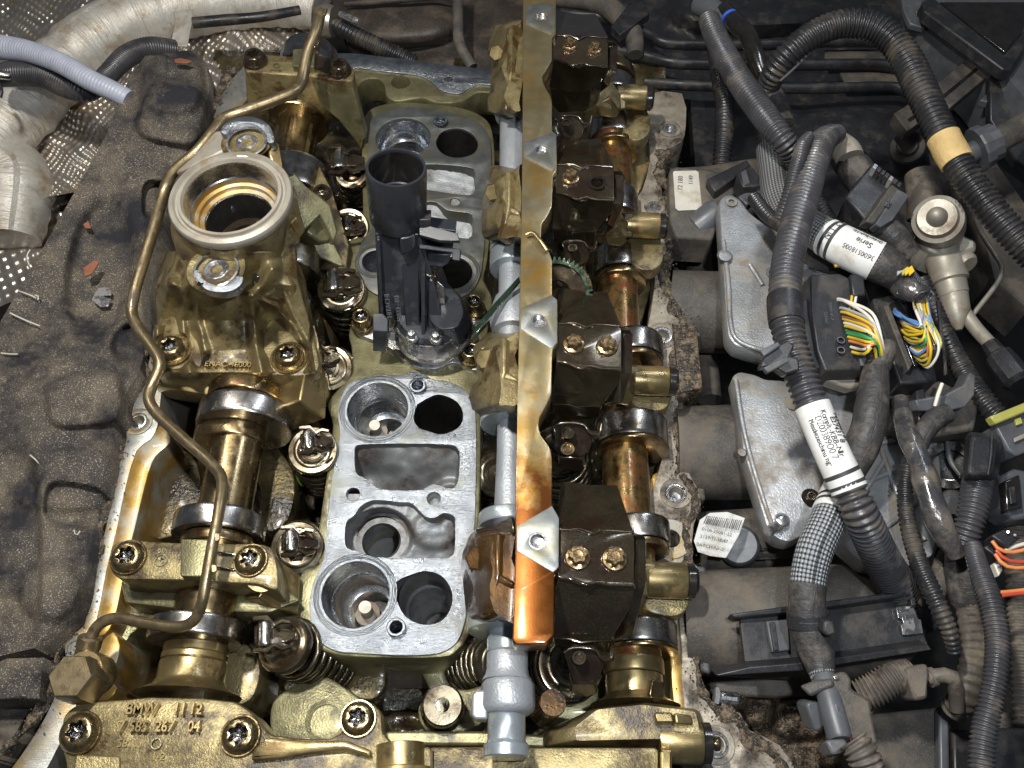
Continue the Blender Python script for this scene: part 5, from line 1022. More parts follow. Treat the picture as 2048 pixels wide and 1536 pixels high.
def foilz(x, y, u, v):
    wx = x+14*n2(x, y, 50, 1); wy = y+14*n2(x, y, 50, 7)
    return -2.6+.35*n2(x, y, 160, 4)+.04*math.sin(wx/2.6)*math.sin(wy/2.6+wx/9)+.12*n2(x, y, 40, 9)
HS = thing('heat_shield', 'crumpled dimpled metal foil heat shield behind the foam cover', 'heat shield')
patch('foil_sheet', [(-60, -60), (-60, 420)], [(700, -60), (470, 330)], 300, 190, foilz, FOIL, HS, skirt=0, smooth=80)
def foilz2(x, y, u, v):
    return -3.3-.5*v+.3*n2(x, y, 140, 4)+.03*math.sin((x+y*.5)/4.5)*math.sin((y-x*.3)/4.5)
patch('lower_foil_sheet', [(-60, 230), (-60, 640)], [(330, 140), (120, 560)], 150, 170, foilz2, FOIL, HS, skirt=0, smooth=80)
tag(tube('foil_sleeved_pipe', [(-60, 330, -2.0, 60), (30, 235, -1.9, 62), (110, 150, -1.8, 62), (190, 80, -1.7, 60), (300, 30, -1.7, 60), (430, 5, -1.8, 55), (560, 0, -1.9, 50), (640, 20, -2.0, 44)], FOILW, None, n=40, step=.1, lump=.10), 'fat pipe wrapped in wrinkled silver foil cloth, crossing the top left', 'pipe')
tag(tube('foil_sleeved_pipe', [(-60, 300, -2.2, 55), (-10, 320, -2.2, 60), (30, 360, -2.5, 70), (20, 480, -3.0, 60)], FOILW, None, n=40, step=.1, lump=.12), 'pipe stump wrapped in silver foil at the left picture edge', 'pipe')
tag(slab('foil_flag', [(348, 22, -.9), (386, 18, -.9), (384, 44, -1.0), (374, 92, -1.1), (340, 92, -1.1), (352, 40, -1.0)], .05, FOILW, None, .01), 'small folded flap of silver foil on the wrapped pipe', 'foil')
tag(tube('thin_cable', [(386, 46, -.7, 11), (450, 40, -.7, 11), (520, 34, -.7, 10), (600, 20, -.8, 9)], BHOSE, None, n=10), 'thin black cable crossing above the foil shield', 'cable')
tag(hose('corrugated_hose', [(-60, 88, .4, 24), (0, 94, .5, 24), (60, 104, .6, 22), (120, 126, .7, 21), (180, 160, .7, 21), (230, 184, .6, 20), (258, 200, .5, 20)], WHOSE, None, period=7, amp=.05, n=22), 'pale translucent grey hose running to the foam cover, upper left', 'hose')
tag(hose('corrugated_hose', [(0, 152, .0, 22), (40, 146, .1, 26), (90, 150, .1, 27), (140, 172, .0, 27), (180, 182, -.1, 20), (215, 150, -.3, 20), (255, 112, -.4, 22), (300, 96, -.5, 22), (350, 100, -.8, 20)], GHOSE, None, period=5, amp=.07, n=20), 'black ribbed hose dipping under the pale hose, upper left', 'hose')
tag(lathe('pipe_end', (-10, 148, .3), (22, 152, .2), [(0, 9), (.9, 9), (1, 7)], STEEL, None, 20), 'bright metal pipe end poking into the black ribbed hose', 'pipe')
tag(tube('thin_cable', [(-5, 165, .2, 4), (3, 180, .2, 4), (0, 195, .1, 4)], PLAS, None, n=8), 'short black wire at the left picture edge', 'cable')

# ================================================================== behind the head
FW = thing('firewall_panel', 'grimy brown plastic bulkhead behind the cylinder head', 'panel')
patch('panel_skin', [(640, -60), (700, 100), (880, 200)], [(1080, -60), (1080, 120), (1080, 200)], 60, 30, lambda x, y, u, v: -2.4+bump(x, y, 800, 40, 130, 50, .8)+n2(x, y, 60)*.15, BROWNP, FW, skirt=.5, smooth=80)
tube('moulded_rib', [(690, 8, -1.5, 6), (800, 0, -1.3, 6), (920, -12, -1.3, 6)], BROWNP, FW, n=10)
tag(tube('brake_pipe', [(916, -40, -.9, 11), (916, 40, -.9, 11), (920, 90, -1.0, 11), (945, 135, -1.2, 11)], PLASD, None, n=14), 'upright brown pipe against the bulkhead behind the head', 'pipe')
tag(hose('corrugated_hose', [(672, 50, -1.2, 17), (720, 75, -1.2, 17), (770, 98, -1.3, 17), (830, 125, -1.5, 16)], BHOSE, None, period=9), 'black corrugated hose behind the rear bearing cap', 'hose')
tag(lathe('metal_pin', (680, 28, -.7), (718, 44, -.7), rr(0, 1, 7, 1), ALUB, None, 16), 'small bright metal pin behind the oil pipe tip', 'pin')
tag(lathe('foil_sleeve_end', (640, 40, -1.1), (668, 44, -1.1), [(0, 30), (.5, 34), (1, 30)], FOIL, None, 28), 'ragged silver sleeve end behind the oil pipe tip', 'sleeve')

TR = thing('plastic_tray', 'black ribbed plastic tray behind the right side of the engine', 'tray')
patch('tray_floor', [(1100, -60), (1100, 200), (1380, 190), (1400, 460)], [(1960, -60), (2000, 200), (2060, 300), (2060, 480)], 80, 50, lambda x, y, u, v: -3.2+n2(x, y, 120)*.25+bump(x, y, 1500, 20, 160, 45, .8)+bump(x, y, 1720, 270, 190, 60, .5), PLAS, TR, skirt=.5, smooth=80)
for q in ([(1120, 30, -2.2), (1220, 38, -2.1), (1300, 70, -2.0), (1340, 88, -2.0), (1500, 90, -2.0), (1700, 84, -2.0), (1800, 92, -2.0), (1860, 150, -2.1)],
          [(1230, 100, -2.3), (1300, 115, -2.2), (1370, 128, -2.1), (1600, 130, -2.1), (1780, 132, -2.1), (1830, 170, -2.2)],
          [(1290, 165, -2.4), (1400, 172, -2.2), (1600, 177, -2.1), (1760, 174, -2.1), (1800, 178, -2.1), (1840, 200, -2.2), (1850, 230, -2.3)]):
    tube('tray_rib', [(*p, 9) for p in q], PLAS, TR, n=12, flat=1.3, lump=.1)
for q in ([(1650, 100), (1790, 96), (1800, 116), (1650, 116)], [(1680, 145), (1800, 143), (1806, 163), (1690, 163)]): slab('painted_lit_patch', [(x, y, -2.35) for x, y in q], .1, PLASD, TR, .02)  # paler slabs stand in for light falling on the tray
tube('hose_along_tray', [(1110, -10, -1.8, 22), (1200, 5, -1.8, 22), (1262, 60, -1.8, 20), (1270, 110, -2.0, 16)], PLASD, TR, n=16)
slab('cable_clamp', [(1255, 10, -1.4), (1285, 0, -1.4), (1300, 25, -1.4), (1240, 70, -1.5), (1222, 52, -1.5)], .3, PLAS, TR, .03)
lathe('tray_fastener', P(1815, 296, -2.4), P(1815, 290, -2.2), [(0, 34), (.4, 32), (.5, 22), (1, 18)], PLASD, TR, 24)

AB = thing('air_box', 'large black plastic box with a framed recess in the top right corner', 'box')
def bx(o, z, d, m=PLAS, par=None, nm='wall_panel', b=.04): return plate(nm, rnd(o, 5), z, d, m, par, [], b)
bx([(1846, -60), (2120, -60), (2120, 200), (2060, 208), (1990, 120), (1925, 60), (1858, 20)], -.4, 2.0, PLASG, AB, 'box_lid')
slab('frame_bar', [(1845, 2, .0), (1866, -6, .0), (2012, 112, .0), (2048, 60, .0), (2060, 80, .0), (2022, 140, .0), (2005, 138, .0), (1848, 22, .0)], .35, PLAS, AB, .04)
slab('box_recess', [(1880, 4, -.25), (2060, 4, -.25), (2046, 60, -.25), (2010, 104, -.25)], .1, RUBBER, AB, .01)
slab('mounting_ear', [(1800, -20, -.7), (1850, -20, -.7), (1876, 30, -.7), (1850, 56, -.8), (1820, 48, -.8), (1808, 20, -.7)], .2, PLASG, AB, .04)
lathe('ear_hole', P(1842, 26, -.69), P(1842, 26, -.66), [(0, 10), (1, 9)], RUBBER, AB, 20)
slab('box_side', [(1980, 150, -.6), (2060, 110, -.6), (2120, 200, -.6), (2120, 380, -1.5), (2030, 320, -1.5), (1980, 240, -1.0)], .4, PLAS, AB, .05)
slab('channel_bar', [(1870, 170, -.9), (1946, 108, -.9), (1990, 140, -.9), (1900, 215, -.9)], .3, PLASD, AB, .03)
slab('channel_groove', [(1885, 190, -.88), (1952, 135, -.88), (1957, 139, -.88), (1890, 195, -.88)], .02, RUBBER, AB, .0)
slab('latch_block', [(1788, 226, -1.2), (1845, 190, -1.2), (1868, 222, -1.2), (1815, 262, -1.2)], .4, PLASD, AB, .03)
slab('latch_slot', [(1815, 238, -1.18), (1832, 226, -1.18), (1838, 232, -1.18), (1820, 243, -1.18)], .03, RUBBER, AB, 0)
slab('side_fin', [(1990, 170, -1.0), (2030, 200, -1.0), (2024, 216, -1.0), (1960, 200, -1.0)], .2, PLASG, AB, .02)
bx([(1930, 300), (1990, 320), (2060, 420), (2060, 620), (1990, 560), (1960, 440)], -1.6, 1.2, PLASD, AB, 'side_wall')
t = thing('pipe_coupling', 'ribbed black coupling on a grey pipe at the upper right edge', 'coupling')
tube('grey_pipe', [(2110, 220, .4, 26), (2030, 262, .3, 26), (1975, 290, .2, 28)], PLASD, t, n=24)
lathe('coupling_nut', (1992, 282, .25), (1952, 300, .1), [(0, 34), (.05, 38), (.5, 38), (.55, 44), (.9, 46), (1, 44)], PLASG, t, 14, smooth=20)
tube('outlet', [(1960, 296, .1, 22), (1930, 312, 0, 20), (1900, 330, -.2, 18)], PLASG, t, n=20)

# ================================================================== intake side
def rz(x, y, u, v): return -1.2+n2(x, y, 60)*.1
IM = thing('intake_manifold', 'dusty dark plastic intake manifold with round runners along the right of the head', 'intake manifold')
def runner(pts, nm='runner', m=PLASD, n=36, lump=0.01): return tube(nm, pts, m, IM, n=n, step=.15, lump=lump)
runner([(1340, 400, -.9, 62), (1420, 395, -.8, 62), (1500, 380, -.8, 60), (1600, 370, -1, 60)])
runner([(1340, 620, -.8, 80), (1430, 625, -.7, 82), (1520, 620, -.7, 80), (1640, 600, -1, 78)])
runner([(1350, 905, -.6, 92), (1440, 905, -.55, 95), (1540, 900, -.6, 95), (1660, 880, -.8, 90)])
runner([(1370, 1245, -.5, 100), (1450, 1245, -.4, 104), (1540, 1245, -.35, 108), (1640, 1245, -.35, 112), (1740, 1240, -.45, 108), (1790, 1240, -.6, 80)])
runner([(1390, 1085, -1.1, 60), (1500, 1080, -1.1, 62), (1640, 1070, -1.2, 60), (1760, 1060, -1.4, 60)])
slab('lower_shell', [(1405, 1300, -.6), (1720, 1330, -.6), (1700, 1385, -.7), (1600, 1400, -.8), (1425, 1392, -.8)], .8, PLASD, IM, .06)
slab('flat_flange', [(1330, 560, -.35), (1400, 555, -.35), (1402, 700, -.35), (1345, 700, -.35)], .3, PLASD, IM, .05)
slab('flat_flange', [(1378, 820, -.3), (1400, 822, -.3), (1412, 1000, -.3), (1392, 1000, -.3)], .3, PLASD, IM, .05)
slab('flat_flange', [(1392, 1130, -.05), (1412, 1132, -.05), (1422, 1350, -.05), (1402, 1340, -.05)], .3, PLASG, IM, .05)
for yy in (1100, 1118): tube('moulded_line', [(1500, yy, -.45, 3), (1620, yy-4, -.45, 3)], PLAS, IM, n=8)
lathe('round_boss', P(1478, 1095, -.9), P(1478, 1090, -.2), [(0, 42), (.9, 40), (1, 34)], PLASG, IM, 32)
text_flat('moulded_name', 'MANN', 1562, 1202, .42, 14, 3, BROWNP, IM, .02)
SB = thing('sensor_box', 'small dark box with a silver code label beside the gasket rim', 'box')
slab('box_body', [(1338, 338, .45), (1352, 332, .45), (1420, 338, .45), (1470, 352, .45), (1478, 372, .45), (1440, 440, .45), (1425, 478, .4), (1352, 474, .4), (1340, 440, .45)], .9, PLASD, SB, .06)
CLB = slab('code_label', [(1348, 342, .465), (1392, 341, .465), (1397, 344, .465), (1404, 414, .465), (1400, 419, .465), (1357, 421, .465), (1351, 416, .465), (1346, 345, .465)], .014, LABELD, SB, .003)
text_flat('label_print', '12 180', 1361, 366, .47, 10, -88, INK, CLB, .002); text_flat('label_print', '1149', 1382, 360, .47, 9, -88, INK, CLB, .002)
slab('box_arm', [(1412, 358, .7), (1494, 318, .8), (1502, 330, .8), (1430, 384, .7)], .3, PLAS, SB, .04)
slab('clip_housing', [(1474, 346, 1.1), (1502, 330, 1.1), (1520, 352, 1.1), (1516, 372, 1.1), (1486, 374, 1.1)], .5, PLAS, SB, .03)
slab('clip_slot', [(1482, 344, 1.12), (1492, 338, 1.12), (1500, 366, 1.12), (1488, 370, 1.12)], .06, PLASG, SB, .01)
slab('lower_flange', [(1476, 392, .9), (1522, 368, .9), (1530, 384, .9), (1494, 410, .9)], .25, PLASG, SB, .03)
lathe('round_port', (1395, 455, .2), (1440, 420, .5), [(0, 30), (.8, 30), (1, 26)], PLASG, SB, 28)

def bracket_ribs(par, q): 
    for a in q: tube('bracket_rib', [(*p, 5) for p in a], ALUD, par, n=8)
B1 = thing('alloy_bracket', 'dusty cast alloy bracket plate, rear of the two, under the main hose', 'bracket', 'cast alloy bracket plates')
plate('bracket_plate', rnd([(1438, 402), (1448, 390), (1464, 388), (1480, 398), (1500, 425), (1530, 448), (1570, 470), (1620, 510), (1670, 560), (1670, 716), (1600, 716), (1548, 714), (1470, 690), (1456, 672), (1450, 600), (1444, 500)], 8), 1.2, .45, ALUD, B1, [], .05)
bracket_ribs(B1, [[(1446, 480, 1.25), (1456, 560, 1.25), (1462, 650, 1.25), (1480, 684, 1.25), (1540, 705, 1.25)], [(1500, 530, 1.24), (1525, 570, 1.24)]])
loft('screw_pad', [circ(1463, 403, 13, 1.2), circ(1463, 403, 12, 1.26), circ(1463, 403, 6, 1.26), circ(1463, 403, 5, 1.1)], ALUD, B1, (False, True)); loft('screw_pad', [circ(1450, 512, 16, 1.2), circ(1450, 512, 12, 1.36), circ(1450, 512, 8, 1.36)], ALUD, B1, (False, True))
loft('screw_pad', [circ(1545, 545, 14, 1.2), circ(1545, 545, 12, 1.3), circ(1545, 545, 7, 1.3), circ(1545, 545, 6, 1.1)], ALUD, B1, (False, True))
B2 = thing('alloy_bracket', 'larger dusty cast alloy bracket plate below the connectors, with a socket screw', 'bracket', 'cast alloy bracket plates')
plate('bracket_plate', rnd([(1464, 752), (1478, 742), (1510, 748), (1530, 758), (1566, 760), (1590, 770), (1700, 766), (1850, 800), (1880, 900), (1886, 1000), (1868, 1110), (1800, 1140), (1730, 1130), (1660, 1070), (1640, 1030), (1618, 1040), (1608, 1070), (1580, 1084), (1556, 1078), (1536, 1060), (1505, 960), (1486, 900), (1478, 820)], 8), .9, .45, ALUD, B2, [], .05)
bracket_ribs(B2, [[(1472, 760, .96), (1484, 840, .96), (1500, 910, .96), (1524, 990, .96), (1548, 1062, .96)], [(1740, 830, .94), (1800, 1000, .94), (1850, 1080, .94)], [(1700, 900, .94), (1790, 880, .94)], [(1700, 980, .94), (1790, 940, .94)], [(1720, 1000, .94), (1770, 920, .94)], [(1700, 1040, .94), (1760, 1060, .94), (1860, 980, .94)]])
loft('screw_pad', [circ(1564, 1040, 16, .9), circ(1564, 1040, 12, 1.1), circ(1564, 1040, 8, 1.12)], ALUB, B2, (False, True)); loft('screw_pad', [circ(1484, 905, 10, .9), circ(1484, 905, 8, 1.0)], ALUD, B2, (False, True))
loft('screw_recess', [circ(1622, 995, 20, .905), circ(1622, 995, 19, .95), circ(1622, 995, 14, .95)], RUBBER, B2, (False, True)); bolt(B2, 'socket', 1622, 995, .93, 12, .6)
loft('screw_recess', [circ(1585, 805, 17, .905), circ(1585, 805, 16, .95), circ(1585, 805, 8, .95)], ZINC, B2, (False, True)); bolt(B2, 'etorx_al', 1812, 802, .92, 15, .6)
lathe('stud', (1556, 1052, 1.0), (1536, 1062, 1.2), [(0, 12), (1, 10)], ALUB, B2, 16)

# barcode sticker
BC2 = thing('barcode_sticker', 'curled white barcode sticker on the manifold beside the rim', 'sticker')
STK = slab('sticker_sheet', [(1388, 1082, .3), (1400, 1040, .5), (1420, 1026, .55), (1455, 1024, .5), (1490, 1036, .4), (1478, 1070, .35), (1452, 1116, .15), (1420, 1112, .15), (1396, 1104, .2)], .02, LABEL, BC2, .004)
for i in range(20):
    x = 1414+i*3.6; hh = 16; wv = random.choice((.8, 1.3, 1.9))
    slab('barcode_bar', [(x, 1031+i*.5, .62-.008*i), (x+wv, 1031+i*.5, .62-.008*i), (x+wv-7, 1031+hh+i*.7, .57-.008*i), (x-7, 1031+hh+i*.7, .57-.008*i)], .004, INK, STK, 0, kind=None)
for s, x, y, a in (('0108-20081-22', 1434, 1064, 12), ('2139/12:18:47', 1428, 1078, 12), ('BATCH-Nr-2', 1420, 1094, 12)): text_flat('label_print', s, x, y, .56 if y < 1090 else .5, 7, a, INK, STK, .002)

# ================================================================== corrugated hoses and looms
def H_(nm, pts, mat, lab, cat='hose', grp='corrugated hoses in the right bay', **k):
    o = hose(nm, pts, mat, None, **k); return tag(o, lab, cat, grp)
H_('corrugated_hose', [(1418, 40, 1.6, 22), (1430, 70, 1.7, 24), (1450, 110, 1.8, 25), (1485, 170, 2.0, 27), (1520, 220, 2.1, 27), (1560, 272, 2.2, 26), (1592, 318, 1.8, 24)], GHOSE, 'corrugated hose slanting down from the back towards the hose crossing, left of the arch', period=8.2)
ARCH = [(1538, 168, 2.2, 24), (1552, 140, 2.6, 26), (1585, 100, 3.0, 27), (1640, 62, 3.2, 28), (1700, 46, 3.3, 29), (1760, 60, 3.3, 30), (1805, 105, 3.2, 31), (1838, 170, 3.1, 32), (1870, 240, 3.0, 31), (1905, 310, 2.9, 31), (1945, 370, 2.8, 31), (2000, 440, 2.7, 31), (2070, 515, 2.6, 31)]
AR = thing('corrugated_hose', 'thick black corrugated hose arching over the top right, with yellow tape', 'hose', 'corrugated hoses in the right bay')
hose('hose_body', ARCH, BHOSE, AR, period=10.5, amp=.17); sleeve('yellow_tape_wrap', ARCH, YTAPE, AR, .665, .735, 1.06, wob=.05)
tube('slit_edge', [(1590, 138, 2.8, 2.2), (1625, 100, 3.0, 2.2), (1565, 160, 2.6, 2.2)][::-1] and [(1560, 162, 2.6, 2.4), (1590, 135, 2.8, 2.4), (1625, 98, 3.0, 2.4)], PLASG, AR, n=6)
MAIN = [(1672, 268, 2.2, 20), (1648, 280, 2.8, 26), (1632, 315, 3.2, 29), (1612, 380, 3.4, 31), (1592, 450, 3.5, 32), (1576, 520, 3.6, 32), (1570, 590, 3.6, 33), (1574, 650, 3.6, 33), (1590, 715, 3.5, 33), (1612, 780, 3.4, 34), (1640, 850, 3.3, 34), (1668, 915, 3.3, 34), (1692, 965, 3.2, 35), (1722, 1030, 3.0, 36), (1752, 1095, 2.3, 37), (1782, 1150, 1.4, 38), (1815, 1195, .6, 37), (1845, 1235, -.2, 34)]
MH = thing('corrugated_hose', 'thickest grey corrugated hose running down the right bay, with a printed white label', 'hose', 'corrugated hoses in the right bay')
hose('hose_body', MAIN, GHOSE, MH, period=12.5, n=26, amp=.2)
MH_L = sleeve('printed_label', MAIN, LABEL, MH, .585, .685, 1.05, wob=.0)
for s, f, a, h_, ln in (('DZ00389007', .622, .50, 15, 0), ('Komplt.-KBB-Nr.', .620, .12, 13, 0), ('E27431 8', .618, -.28, 14, 0), ('7634067 01', .614, -.66, 12, 0), ('Messbezeichnung', .624, .90, 12, 0)):
    text_wrap('label_print', s, MAIN, f, a, h_*.9, INK, MH_L, sq=.95)
for f in (.662, .674): sleeve('label_line', MAIN, INK, MH_L, f, f+.002, 1.054, wob=0, step=.03)
slab('cable_clip', [(1538, 700, 4.0), (1575, 680, 4.05), (1590, 690, 4.05), (1580, 712, 4.0), (1598, 716, 4.0), (1600, 740, 3.9), (1572, 748, 3.9), (1545, 730, 3.9), (1520, 734, 3.9), (1524, 722, 3.9)], .35, PLAS, MH, .03)
sleeve('clip_band', MAIN, PLAS, MH, .44, .48, 1.08, wob=0)
slab('clip_tongue', [(1520, 700, 4.15), (1556, 682, 4.2), (1562, 690, 4.2), (1528, 712, 4.15)], .12, PLASG, MH, .02)
slab('clip_tongue', [(1528, 735, 4.1), (1575, 712, 4.1), (1580, 722, 4.1), (1536, 746, 4.05)], .12, PLASG, MH, .02)
H_('corrugated_hose', [(1618, 272, 3.3, 10), (1606, 290, 3.5, 14), (1594, 330, 3.5, 15), (1578, 390, 3.3, 15), (1560, 440, 3.0, 15)], GHOSE, 'slim corrugated hose lying against the top of the thickest one', period=7)
H_('corrugated_hose', [(1430, 90, -.8, 17), (1440, 150, -.6, 19), (1450, 210, -.5, 19), (1448, 270, -.5, 19), (1442, 340, -.8, 18)], BHOSE, 'upright black corrugated hose right of the rim corner', period=9)
H_('corrugated_hose', [(1508, 396, 2.2, 14), (1530, 425, 2.4, 15), (1560, 450, 2.5, 15), (1590, 475, 2.5, 14)], BHOSE, 'short corrugated hose passing under the thickest hose, beside the rear alloy bracket', period=8)
H_('corrugated_hose', [(1636, 400, 1.8, 16), (1652, 430, 1.8, 16), (1672, 462, 1.8, 16)], BHOSE, 'short dark corrugated hose right of the thickest hose, above the Serie label', period=8)
H_('corrugated_hose', [(1835, 900, 2.2, 16), (1818, 930, 2.1, 16), (1810, 980, 2.0, 16), (1816, 1050, 2.0, 17), (1840, 1130, 2.1, 19), (1872, 1200, 2.2, 19), (1898, 1260, 2.1, 17), (1908, 1302, 1.9, 14)], BHOSE, 'narrow black corrugated hose hanging down right of the thickest hose, ending in a blunt tip', period=10.5, amp=.18)
H_('corrugated_hose', [(1845, 560, 1.0, 16), (1870, 620, 1.0, 17), (1895, 680, 1.1, 19), (1925, 740, 1.2, 22), (1965, 800, 1.3, 24), (2000, 840, 1.3, 24)], BHOSE, 'corrugated hose descending between the wire plugs and the pale valve', period=11)
H_('corrugated_hose', [(1958, 945, 2.3, 30), (1950, 1000, 2.3, 30), (1938, 1050, 2.2, 29), (1925, 1090, 2.0, 27)], GHOSE, 'short thick corrugated hose hanging from the black cap connector', period=9.5)
H_('corrugated_hose', [(1945, 1092, 2.6, 18), (1958, 1140, 2.7, 21), (1980, 1200, 2.8, 24), (1994, 1270, 2.8, 24), (1992, 1340, 2.8, 24), (1980, 1410, 2.7, 25), (1966, 1480, 2.6, 26), (1962, 1580, 2.5, 27)], GHOSE, 'long dusty corrugated hose running to the bottom edge at far right', period=8.8)
H_('corrugated_hose', [(1820, 1190, .8, 26), (1860, 1180, 1.0, 28), (1890, 1150, 1.0, 28), (1900, 1110, .8, 27)], DHOSE, 'dusty corrugated hose curling behind the narrow black one', period=8)
H_('corrugated_hose', [(1718, 1392, 1.0, 32), (1750, 1378, 1.1, 34), (1785, 1358, 1.2, 33), (1820, 1345, 1.2, 28)], DHOSE, 'dusty brown corrugated hose leading right from the red wired connector', period=8)
H_('corrugated_hose', [(2040, 1000, .6, 24), (2035, 1100, .6, 26), (2040, 1200, .7, 26), (2045, 1320, .7, 26), (2050, 1450, .6, 26)], DHOSE, 'dusty corrugated hose along the right picture edge', period=12, amp=.2)
H_('corrugated_hose', [(1950, 1150, 1.4, 22), (1940, 1220, 1.3, 26), (1950, 1300, 1.2, 28), (1935, 1380, 1.0, 30), (1910, 1420, .6, 28)], DHOSE, 'fat dusty ribbed hose behind the long one at lower right', period=16, amp=.1)
H_('corrugated_hose', [(1705, 1480, 2.6, 32), (1725, 1510, 2.6, 34), (1745, 1560, 2.5, 35)], DHOSE, 'stub of corrugated hose below the red wired connector', period=13, amp=.2)
# looms
def T_(nm, pts, mat, lab, cat='loom', **k): return tag(tube(nm, pts, mat, None, **k), lab, cat)
SER = [(1618, 452, 2.4, 34), (1660, 478, 2.6, 37), (1720, 508, 2.7, 39), (1770, 532, 2.7, 38), (1800, 555, 2.5, 30), (1835, 585, 2.3, 22), (1850, 600, 2.2, 22)]
t = thing('braided_loom', 'braided wiring loom with a white label reading Serie', 'loom')
tube('braid', SER, BRAIDF, t, n=28, step=.08); SLB = sleeve('printed_label', SER, LABEL, t, .18, .56, 1.05, wob=0); sleeve('tape_end', SER, TAPE, t, .56, .76, 1.03)
for s, f, a, hh in (('Serie', .43, .28, 13), ('Order-Sach-Nr.', .42, -.2, 8), ('7820876-02', .42, -.6, 11), ('3600518005', .43, .8, 10)): text_wrap('label_print', s, SER, f, a, hh, INK, SLB, flip=True, sq=.85)
for s, a in (('P', -.75), ('3', -.38), ('2', .0), ('1', .38), ('IN', .75)): text_wrap('label_print', s, SER, .235, a, 10, INK, SLB, across=True)
for f in (.21, .26): sleeve('label_line', SER, INK, SLB, f, f+.002, 1.054, wob=0, step=.03)
LOW = [(1690, 950, 2.2, 30), (1672, 1000, 2.3, 34), (1652, 1050, 2.4, 36), (1630, 1100, 2.4, 36), (1618, 1150, 2.3, 35), (1614, 1200, 2.2, 34), (1618, 1250, 2.0, 38), (1632, 1300, 1.9, 34), (1642, 1340, 1.9, 26), (1648, 1365, 1.9, 22)]
t = thing('braided_loom', 'coarse silver and black braided loom crossing the black tray, label at its top', 'loom')
tube('braid', LOW, BRAID, t, n=30, step=.08); LLB = sleeve('printed_label', LOW, LABEL, t, .07, .25, 1.05, wob=0); sleeve('fabric_tape', LOW, TAPE, t, .60, .95, 1.05, wob=.04)
for s, f, a, hh in (('419139-06', .13, .1, 10), ('Sach-Nr', .12, -.4, 9), ('1 2 3', .13, .6, 8), ('2', .22, -.2, 10)): text_wrap('label_print', s, LOW, f, a, hh*1.1, INK, LLB)
for f in (.17, .21): sleeve('label_line', LOW, INK, LLB, f, f+.002, 1.054, wob=0, step=.03)
sleeve('cable_tie', LOW, PLAS, t, .70, .73, 1.13, wob=0)
slab('tie_head', [(1648, 1240, 2.6), (1668, 1242, 2.6), (1674, 1268, 2.55), (1656, 1274, 2.5), (1646, 1264, 2.55)], .3, PLAS, t, .04)
for i in range(9):
    a = -1.1+i*.2
    text_wrap('tie_rib', 'I', LOW, .715, a, 9, PLASG, t, k=1.14, ex=.01)
T_('taped_loom', [(1765, 700, 2.4, 22), (1752, 740, 2.5, 26), (1745, 800, 2.5, 31), (1735, 860, 2.4, 34), (1715, 910, 2.2, 34), (1690, 960, 2.0, 30)], TAPE, 'cloth taped loom leaving the left wire plug', n=26, lump=.08)
T_('taped_loom', [(1800, 800, 2.0, 16), (1812, 860, 2.2, 20), (1838, 920, 2.3, 24), (1862, 1000, 2.3, 25), (1885, 1060, 2.2, 24), (1915, 1110, 2.0, 18)], TAPES, 'shiny crinkled tape loom running down right of the alloy bracket', n=22, lump=.22)
T_('taped_loom', [(1620, 500, 1.6, 26), (1650, 520, 1.7, 26), (1672, 530, 1.6, 20)], TAPE, 'dusty rubber stub under the Serie label', n=22)
T_('taped_loom', [(1545, 300, 1.0, 32), (1552, 350, 1.1, 34), (1560, 400, 1.2, 34), (1575, 440, 1.2, 30)], BRAIDF, 'dark braided loom behind the slim hose', n=26)
T_('taped_loom', [(1535, 180, 1.2, 26), (1555, 220, 1.2, 24), (1570, 250, 1.2, 20)], TAPE, 'dusty taped stub at the foot of the hose arch', n=20, lump=.1)
T_('taped_loom', [(1930, 1090, 1.4, 36), (1930, 1140, 1.4, 38), (1935, 1190, 1.3, 36), (1950, 1230, 1.2, 28)], TAPE, 'thick fabric wrapped loom behind the far right hoses', n=24, lump=.08)
t = thing('elbow_hose', 'beige topped rubber elbow behind the thickest hose', 'hose')
tube('elbow_end', [(1660, 278, 1.6, 24), (1690, 300, 1.8, 28), (1700, 318, 1.8, 28)], LABELD if False else ZINC, t, n=28)
tube('elbow_body', [(1688, 306, 1.6, 30), (1715, 345, 1.5, 34), (1735, 385, 1.2, 32), (1720, 430, .8, 30)], TAPE, t, n=28)
tube('elbow_band', [(1696, 316, 1.65, 34), (1702, 326, 1.65, 34)], PLAS, t, n=28)
t = thing('vent_hose', 'glossy black hose with a blue clip ring at the back', 'hose')
tube('hose_body', [(1448, 20, .6, 16), (1470, 45, .8, 18), (1495, 70, .9, 18), (1510, 110, .8, 18), (1525, 150, .6, 18)], RUBBER, t, n=22)
tube('blue_ring', [(1458, 34, .75, 18.4), (1461, 38, .75, 18.4)], BLUE, t, n=22)
T_('dark_fitting', [(1400, 8, .2, 22), (1435, 28, .4, 22), (1445, 50, .6, 16)], PLASG, 'black elbow fitting at the upper end of the slanting hose', 'fitting', n=20)

